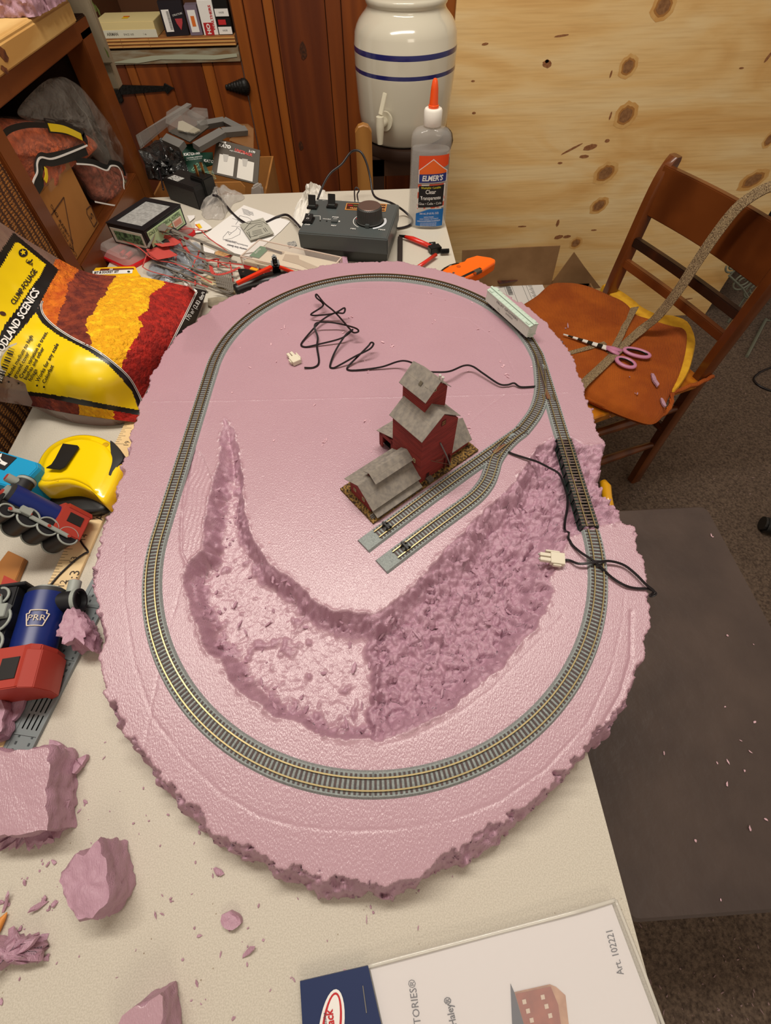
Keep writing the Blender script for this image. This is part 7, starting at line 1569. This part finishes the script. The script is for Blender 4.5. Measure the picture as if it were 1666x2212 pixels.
# small card building parts
for (P_,z,mt_,lb_) in [([(780,730),(830,715),(930,740),(1030,790),(1025,840),(900,800),(780,765)],.004,mat('card_cream',(206,190,150),.6,c2=(150,130,100),ns=60),'cream cut card part with dark openings beneath the frets'),([(830,880),(900,870),(1000,880),(1000,930),(900,960),(830,930)],.004,mat('card_greybrown',(112,102,86),.7,c2=(150,140,120),ns=60),'grey brown card parts between the foliage bag and the foam board'),([(700,770),(780,780),(830,830),(780,840),(720,800)],.003,mat('card_grey',(130,126,118),.7),'small grey card scrap under the grey frets')]:
    P=pxo([c4(*p) for p in P_],z); b=MB(); b.rings([[(p.x,p.y,.0006) for p in P],[tuple(p) for p in P]]); tag(b.build('card_part',mt_),lb_,'card part')
# clamp
def W4(x,y,z): return onz(*c4(x,y),z)
t=thing('bar_clamp',tuple(W4(1240,730,0)),'black clamp with red bars, at the back left edge of the foam board','clamp')
b=MB(); b.tube(spline([W4(1028,830,.012),W4(1100,800,.014),W4(1200,775,.015),W4(1330,750,.014),W4(1440,715,.012)],5),[.0075]+[.0095]*19+[.006],14); b.build('handle',BLACK,t,smooth='all')
b=MB(); b.bar(W4(1040,775,.030),W4(1290,655,.034),.0065,.004); b.build('red_bar',mat('clamp_red',(214,52,24),.35),t,bevel=.0005)
b=MB(); b.bar(W4(1345,655,.032),W4(1500,715,.018),.0045,.004); b.build('red_bar',mat('clamp_red',(214,52,24),.35),t,bevel=.0005)
b=MB(); b.bar(W4(1325,690,.012),W4(1315,620,.036),.012,.012); b.bar(W4(1315,630,.034),W4(1305,575,.050),.007,.007); b.build('post',BLACK,t,bevel=.002)
b=MB(); P=pxo([c4(*p) for p in [(1042,665),(1090,665),(1230,695),(1240,730),(1180,740),(1060,715)]],.020); b.rings([[(p.x,p.y,.008) for p in P],[tuple(p) for p in P]]); b.build('jaw',BLACK,t,bevel=.001)
b=MB(); P=pxo([c4(*p) for p in [(1230,700),(1300,680),(1440,690),(1452,705),(1380,740),(1250,745)]],.016); b.rings([[(p.x,p.y,.004) for p in P],[tuple(p) for p in P]]); b.build('jaw',BLACK,t,bevel=.001)
for x,y,z in((1085,690,.0203),(1318,632,.037),(1075,858,.017)): b=MB(); p=W4(x,y,z); b.M=Matrix.Translation(p); b.lathe([(0,0),(.002,0),(.0018,.0008),(0,.001)],10); b.build('rivet',STEEL,t)
b=MB(); b.bar(W4(1140,670,.010),W4(1190,685,.010),.006,.004); tag(b.build('orange_handle',mat('orange_plastic',(240,160,30),.4)),'small orange plastic end showing behind the clamp','plastic part')
# compass tool
k6=3.085
def W6(x,y,z): return onz(600+x/k6,380+y/k6,z)
CRD=mat('compass_red',(206,40,26),.3,coat=.4)
t=thing('drawing_compass',tuple(W6(1030,500,0)),'red drawing compass with black pencil leg lying near the right edge of the table','compass')
b=MB(); b.tube([W6(808,394,.006),W6(850,405,.006)],[.0007,.0028],8); b.build('needle_tip',BLACK,t)
b=MB(); b.tube([W6(850,405,.006),W6(900,420,.006),W6(1020,470,.006)],[.003,.005,.0045],10,flat=.8); b.build('arm',CRD,t,smooth='all')
b=MB(); b.tube([W6(1010,462,.006),W6(1050,458,.006)],.0045,10); b.build('hinge',BLACK,t,smooth='all')
b=MB(); b.M=frame(W6(1045,508,.0005),(W6(1080,500,0)-W6(1010,515,0)),(0,0,1)); b.box((-.010,.001,-.007),(.010,.010,.007)); b.build('wheel_block',BLACK,t,bevel=.001)
b=MB(); P=[W6(1085,503,.006).lerp(W6(1142,500,.006),i/16) for i in range(17)]; b.tube(P,[.0042 if i%2 else .0032 for i in range(17)],12); b.build('knurled_screw',BLACK,t)
b=MB(); b.tube([W6(1055,525,.006),W6(915,622,.006)],.0034,10,flat=.8); b.build('arm',CRD,t,smooth='all')
t=thing('black_pencil',tuple(W6(815,500,0)),'flat black carpenter pencil lying beside the red compass','pencil')
b=MB(); b.bar(W6(817,408,.003),W6(814,592,.003),.0085,.005); b.build('barrel',mat('pencil_black',(40,32,30),.5),t,bevel=.001)
# utility knife
def W9(x,y,z=.014): return onz(960+x/4.9,520+y/4.9,z)
OKN=mat('knife_orange',(246,104,14),.35,coat=.4)
t=thing('utility_knife',tuple(W9(200,300,0)),'orange utility knife poking past the right table corner, behind the foam board','knife')
P=[W9(*p) for p in [(-90,380),(-40,310),(0,290),(100,248),(213,222),(240,190),(350,157),(500,180),(545,200),(540,232),(495,262),(420,310),(300,366),(205,412),(80,430),(-60,440)]]
b=MB(); c=sum(P,Vector())/len(P); b.rings([[tuple(Vector((c.x+(p.x-c.x)*k,c.y+(p.y-c.y)*k,z))) for p in P] for k,z in((.96,.0006),(1,.003),(1,.012),(.96,.015))]); b.build('handle',OKN,t,bevel=.0008)
b=MB(); b.rings([[tuple(W9(x,y,z)) for x,y in [(-70,340),(0,284),(60,252),(130,232),(160,236),(60,262),(0,300),(-60,350)]] for z in(.004,.0158)]); b.build('grip',BLACK,t)
b=MB(); b.bar(W9(175,390,.0155),W9(385,290,.0155),.0042,.0006); b.build('slot',BLACK,t); b=MB(); b.M=frame(W9(350,340,.0155),(W9(385,320,0)-W9(320,350,0)),(0,0,1)); b.box((-.006,0,-.004),(.006,.004,.004)); 
for i in range(5): b.box((-.005+.002*i,.004,-.004),(-.004+.002*i,.0046,.004))
b.build('slider',STEEL,t)
for x,y,r in((152,272,.0035),(98,340,.002)): b=MB(); b.M=Matrix.Translation(W9(x,y,.0152)); b.lathe([(0,0),(r,0),(r*.9,.0005),(0,.0006)],16); b.build('screw',STEEL if r<.003 else mat('knife_orange_dark',(190,78,10),.4),t)
# ------------------------------------------------------------ carton of blister packs behind the table
t=thing('cardboard_box',(-.33,1.2,FZ),'brown cardboard box full of blister packs behind the back left corner of the table','box')
zt2=-.045
b=MB(); b.box((-.455,1.075,FZ),(-.205,1.079,zt2)); b.box((-.455,1.355,FZ),(-.205,1.359,zt2)); b.box((-.455,1.079,FZ),(-.451,1.355,zt2)); b.box((-.209,1.079,FZ),(-.205,1.355,zt2)); b.box((-.451,1.079,FZ),(-.209,1.355,zt2-.15)); b.build('carton_body',CK,t)
P=[ony(*c3(x,y),yy) for x,y,yy in [(900,1075,1.07),(1330,1065,1.07),(1390,1130,1.07),(1390,1215,1.07),(900,1215,1.07)]]; slab3(P,.003,'flap',CK,t)
def q3(L,y0,y1): # L of (x,y) in crop3 with y param mapping top->bottom
    ys=[p[1] for p in L]; lo,hi=min(ys),max(ys); return [ony(*c3(*p),y1+(y0-y1)*(p[1]-lo)/(hi-lo)) for p in L]
BRC=mat('blister_card_brown',(70,62,52),.5,spec=.3); GRC=mat('blister_card_green',(16,60,44),.4); CBL=mat('blister_clear',(150,146,140),.08,alpha=.30,spec=1)
def onquad(L,y0,y1,P_,dy): 
    ys=[p[1] for p in L]; lo,hi=min(ys),max(ys); return [ony(*c3(*p),y1+(y0-y1)*(p[1]-lo)/(hi-lo)-dy) for p in P_]
class QT:
    def __init__(s,L,y0,y1):
        P=q3(L,y0,y1); s.o=P[0]; s.n=(P[1]-P[0]).cross(P[2]-P[0]).normalized()
    def ray_cast(s,o,d): return (o+d*((s.o-o).dot(s.n)/d.dot(s.n)),)
L=[(1050,560),(1570,700),(1540,1110),(985,975)]
t=thing('blister_pack',tuple(q3(L,1.09,1.16)[2]),'brown edged blister pack with two white track inserts, at the right of the pile','blister pack')
slab3(q3(L,1.09,1.16),.002,'card',BRC,t); qt=QT(L,1.09,1.16)
def qp(tree,L_,m,nm,par,off): b=MB(); b.poly([tuple(cast(tree,*c3(x,y),off)) for x,y in L_]); return b.build(nm,m,par)
INS=mat('insert_white',(206,202,194),.6)
for l_ in ([(1080,735),(1265,775),(1240,1005),(1048,962)],[(1310,790),(1495,840),(1475,1070),(1285,1020)]): qp(qt,l_,INS,'white_insert',t,.003); qp(qt,[(l_[0][0]+40,l_[0][1]),(l_[0][0]+110,l_[0][1]+12),(l_[0][0]+90,l_[0][1]+95),(l_[0][0]+50,l_[0][1]+90)],mat('insert_grey2',(170,166,160),.5),'insert_fold',t,.0034)
ptext(qt,'KATO',9.5,WHITE,t,*c3(1072,628),-12,.003,bold=.05); ptext(qt,'UNITRACK',8,mat('pack_red',(196,44,36),.5),t,*c3(1262,685),-18,.003,bold=.04); ptext(qt,'2-170',6,WHITE,t,*c3(1430,700),-14,.003,bold=.03); ptext(qt,'single track plate girder',3.6,WHITE,t,*c3(1200,690),-14,.003)
qp(qt,[(1070,565),(1160,590),(1155,615),(1068,590)],WHITE,'hang_tab',t,.003)
L=[(600,640),(800,615),(1000,1062),(760,1080),(700,960)]
t=thing('blister_pack',tuple(q3(L,1.085,1.15)[3]),'dark green blister card with white lettering, in the middle of the pile','blister pack')
slab3(q3([(600,640),(800,615),(1000,1062),(705,960)],1.085,1.15),.002,'card',GRC,t); qt=QT([(600,640),(800,615),(1000,1062),(705,960)],1.085,1.15)
ptext(qt,'KATO',8,WHITE,t,*c3(648,745),5,.003,bold=.05); ptext(qt,'2-503',6,WHITE,t,*c3(765,735),5,.003,bold=.03); ptext(qt,'TERMINAL UNIJOINER',3.6,WHITE,t,*c3(680,790),8,.003); ptext(qt,'for Turnout Remote cord',3.2,WHITE,t,*c3(680,812),8,.003)
b=MB()
for a,c in [((745,930),(810,845)),((810,845),(830,870)),((830,870),(765,940)),((765,940),(745,930)),((830,850),(870,850)),((870,850),(880,880)),((820,920),(850,920)),((850,920),(885,870))]: b.bar(cast(qt,*c3(*a),.003),cast(qt,*c3(*c),.003),.0009,.0004)
b.build('line_drawing',mat('pale_green_ink',(150,196,160),.5),t)
for i in range(6): ptext(qt,'parts for remote switch track set',2.9,mat('pale_green_ink',(150,196,160),.5),t,*c3(785+8*i,970+18*i),8,.003)
L=[(850,730),(1000,725),(1010,870),(900,900)]
t=thing('blister_pack',tuple(q3(L,1.12,1.15)[2]),'dark green blister card partly hidden behind the brown pack','blister pack'); slab3(q3(L,1.12,1.15),.002,'card',GRC,t); qt=QT(L,1.12,1.15); ptext(qt,'KATO',8,WHITE,t,*c3(890,815),-8,.003,bold=.05)
# grey tray with hole
t=thing('grey_foam_tray',tuple(ony(*c3(900,600),1.17)),'grey angular foam tray lying across the pile of blister packs','tray')
GF=mat('tray_grey',(104,102,98),.6)
def qbar(a,c,y0,y1,w,h=.010): b=MB(); b.bar(ony(*c3(*a),y0),ony(*c3(*c),y1),w,h,up=(0,-.5,1)); return b.build('bar',GF,t)
qbar((430,555),(640,650),1.13,1.10,.017); qbar((800,660),(1120,480),1.10,1.16,.017); qbar((1120,480),(1400,455),1.16,1.19,.014); qbar((830,400),(1140,345),1.20,1.24,.013); qbar((1140,345),(1340,450),1.24,1.20,.013)
# building blister
L=[(475,480),(600,430),(860,480),(720,595),(480,500)]
t=thing('blister_pack',tuple(ony(*c3(700,580),1.13)),'clear blister pack with white card and small building picture on top of the pile','blister pack')
qL=[(500,490),(600,440),(850,495),(720,590)]; slab3(q3([(470,480),(600,420),(960,420),(725,605)],1.12,1.17),.002,'card',BRC,t); qt=QT([(470,480),(600,420),(960,420),(725,605)],1.12,1.17)
qp(qt,[(505,492),(560,455),(780,520),(730,578)],INS,'white_card',t,.003); 
P=[cast(qt,*c3(x,y),.02) for x,y in [(590,360),(640,350),(850,460),(780,500),(580,460)]]; slab3(P,.002,'building_picture',mat('building_cream',(186,178,156),.6),t)
P=[cast(qt,*c3(x,y),.0235) for x,y in [(680,400),(790,430),(780,495),(650,470)]]; b=MB(); b.poly([tuple(p) for p in P]); b.build('picture_windows',mat('dark_windows',(60,54,52),.6,c2=(170,164,150),ns=180,thr=(.45,.5)),t)
P=[cast(qt,*c3(x,y),.012) for x,y in [(470,470),(480,340),(600,260),(700,280),(950,410),(860,480),(720,590)]]; slab3(P,.015,'blister',CBL,t)
# long clear sleeve, black plastic, right blister
t=thing('clear_sleeve',tuple(ony(*c3(130,620),1.12)),'long clear plastic sleeve sloping up at the left of the pile','sleeve'); P=[ony(*c3(x,y),yy) for x,y,yy in [(80,540,1.10),(690,150,1.26),(745,165,1.26),(130,680,1.10)]]; slab3(P,.004,'sleeve',mat('sleeve_clear',(150,146,142),.08,alpha=.55,spec=1),t)
b=MB()
for k in(.15,.3): b.bar(P[3].lerp(P[2],k*.2),P[0].lerp(P[1],k*.2),.0008,.0008)
b.build('painted_glints',mat('glint_white',(210,208,204),.3),t)  # white bars stand in for glints on the clear sleeve
P=[ony(*c3(x,y),yy) for x,y,yy in [(130,690,1.11),(360,560,1.16),(480,620,1.16),(600,680,1.15),(650,800,1.12),(720,1000,1.09),(600,1060,1.085),(250,1045,1.085),(180,860,1.09)]]
T=spline(P,4,True); c=sum(P,Vector())/len(P); b=MB(); R=[]
for f in(1,.85,.68,.5,.3,.14): R.append([tuple(c+(q-c)*f+Vector((0,-.03*(1-f*f)*(.5+abs(mnoise.noise(q*40+Vector((f*5,0,0)))))+.006*mnoise.noise(q*90),.012*mnoise.noise(q*60+Vector((0,f*4,0)))))) for q in T])
b.rings(R); tag(b.build('black_plastic_bag',mat('black_film',(34,34,34),.18,spec=.9,bump=.6,bs=50,bd=.01)),'crumpled shiny black plastic wrapping at the lower left of the pile','bag')
P=[ony(*c3(x,y),yy) for x,y,yy in [(1230,375,1.22),(1420,375,1.22),(1490,430,1.22),(1490,665,1.16),(1200,560,1.16)]]; t=thing('blister_pack',tuple(P[3]),'empty amber-edged clear blister leaning at the right back of the pile','blister pack'); slab3(P,.006,'blister',mat('blister_amber',(150,110,70),.1,alpha=.45,spec=1),t)
P=[ony(*c3(x,y),yy) for x,y,yy in [(700,280,1.26),(780,215,1.28),(940,230,1.28),(950,330,1.25),(830,350,1.25)]]; t=thing('clear_blister',tuple(P[0]),'small clear plastic blister standing behind the building pack','blister pack'); slab3(P,.006,'blister',CBL,t)
t=thing('white_bag',tuple(ony(*c3(1540,1160),1.09)),'small white plastic bag hanging over the right edge of the cardboard box','bag'); P=[ony(*c3(x,y),1.075) for x,y in [(1470,1110),(1560,1060),(1600,1110),(1620,1225),(1460,1225)]]; slab3(P,.012,'bag',mat('milky_film',(176,170,164),.3,alpha=.7),t,bev=.003)
# ------------------------------------------------------------ nest sub-parts under their parts
NEST={'wheel_rim':('wheel',),'rod_bolt':('side_rod',),'cab_window':('cab',),'cab_roof':('cab',),'funnel_ring':('funnel',),'lamp_lens':('headlamp',),'front_boss':('front_plate',),'keystone_emblem':('boiler',),'knob_cap':('knob',),
 'switch_lever':('lever_bezel',),'lever_foot':('lever_bezel',),'rocker_switch':('rocker_bezel',),'name_plate_inner':('name_plate',),'grip':('handle',),'pin':('connector',),'hinge':('door',),'latch':('door',),'belt_clip':('case',),'screw_recess':('case',),
 'prong':('plug_housing',),'nozzle':('cap',),'lever':('spigot_body',),'spout':('spigot_body',),'badge_star':('badge_disc',),'roof_hatch':('headhouse_roof',),'picture_car':('picture_card',),'sticker_band':('price_sticker',),'ice_hatch':('roof',),'roof_walk':('roof',),
 'spout_brace':('loading_spout',),'knot_core':('knot_halo',),'tie':('cover',),'piping':('cover',),'logo_centre':('logo_oval',),'logo_ring':('logo_oval',),'photo_window':('photo_building_front',),'photo_roof':('photo_building_front',),'staple':('header_card',),'paint_flake':('rail',),'roof_vent':('headhouse_roof',),
 'window':('warehouse_walls','tower_walls','headhouse_walls','feed_shed_walls'),'knot':('knot_halo',),'knot_ring':('knot_halo',),'barcode':('barcode_label','barcode_panel'),'arrow_mark':('sticker',),'orange_patch':('label_card',),'insert_fold':('white_insert',),'slider':('slot',),'picture_windows':('building_picture',)}
def ctr(o):
    a=np.array([v.co[:] for v in o.data.vertices]); return (a.min(0)+a.max(0))/2
for root in [o for o in bpy.data.objects if o.parent is None and len(o.children)>1]:
    ch=list(root.children); base=lambda o:o.name.split('.')[0]
    for c in ch:
        tgt=NEST.get(base(c))
        if not tgt or c.type!='MESH': continue
        cand=[p for p in ch if base(p) in tgt and p.type=='MESH']
        if not cand: continue
        cc=ctr(c); c.parent=min(cand,key=lambda p:float(np.linalg.norm(ctr(p)-cc)))
for o in bpy.data.objects:
    for k_ in('_w','_m'):
        if k_ in o: del o[k_]
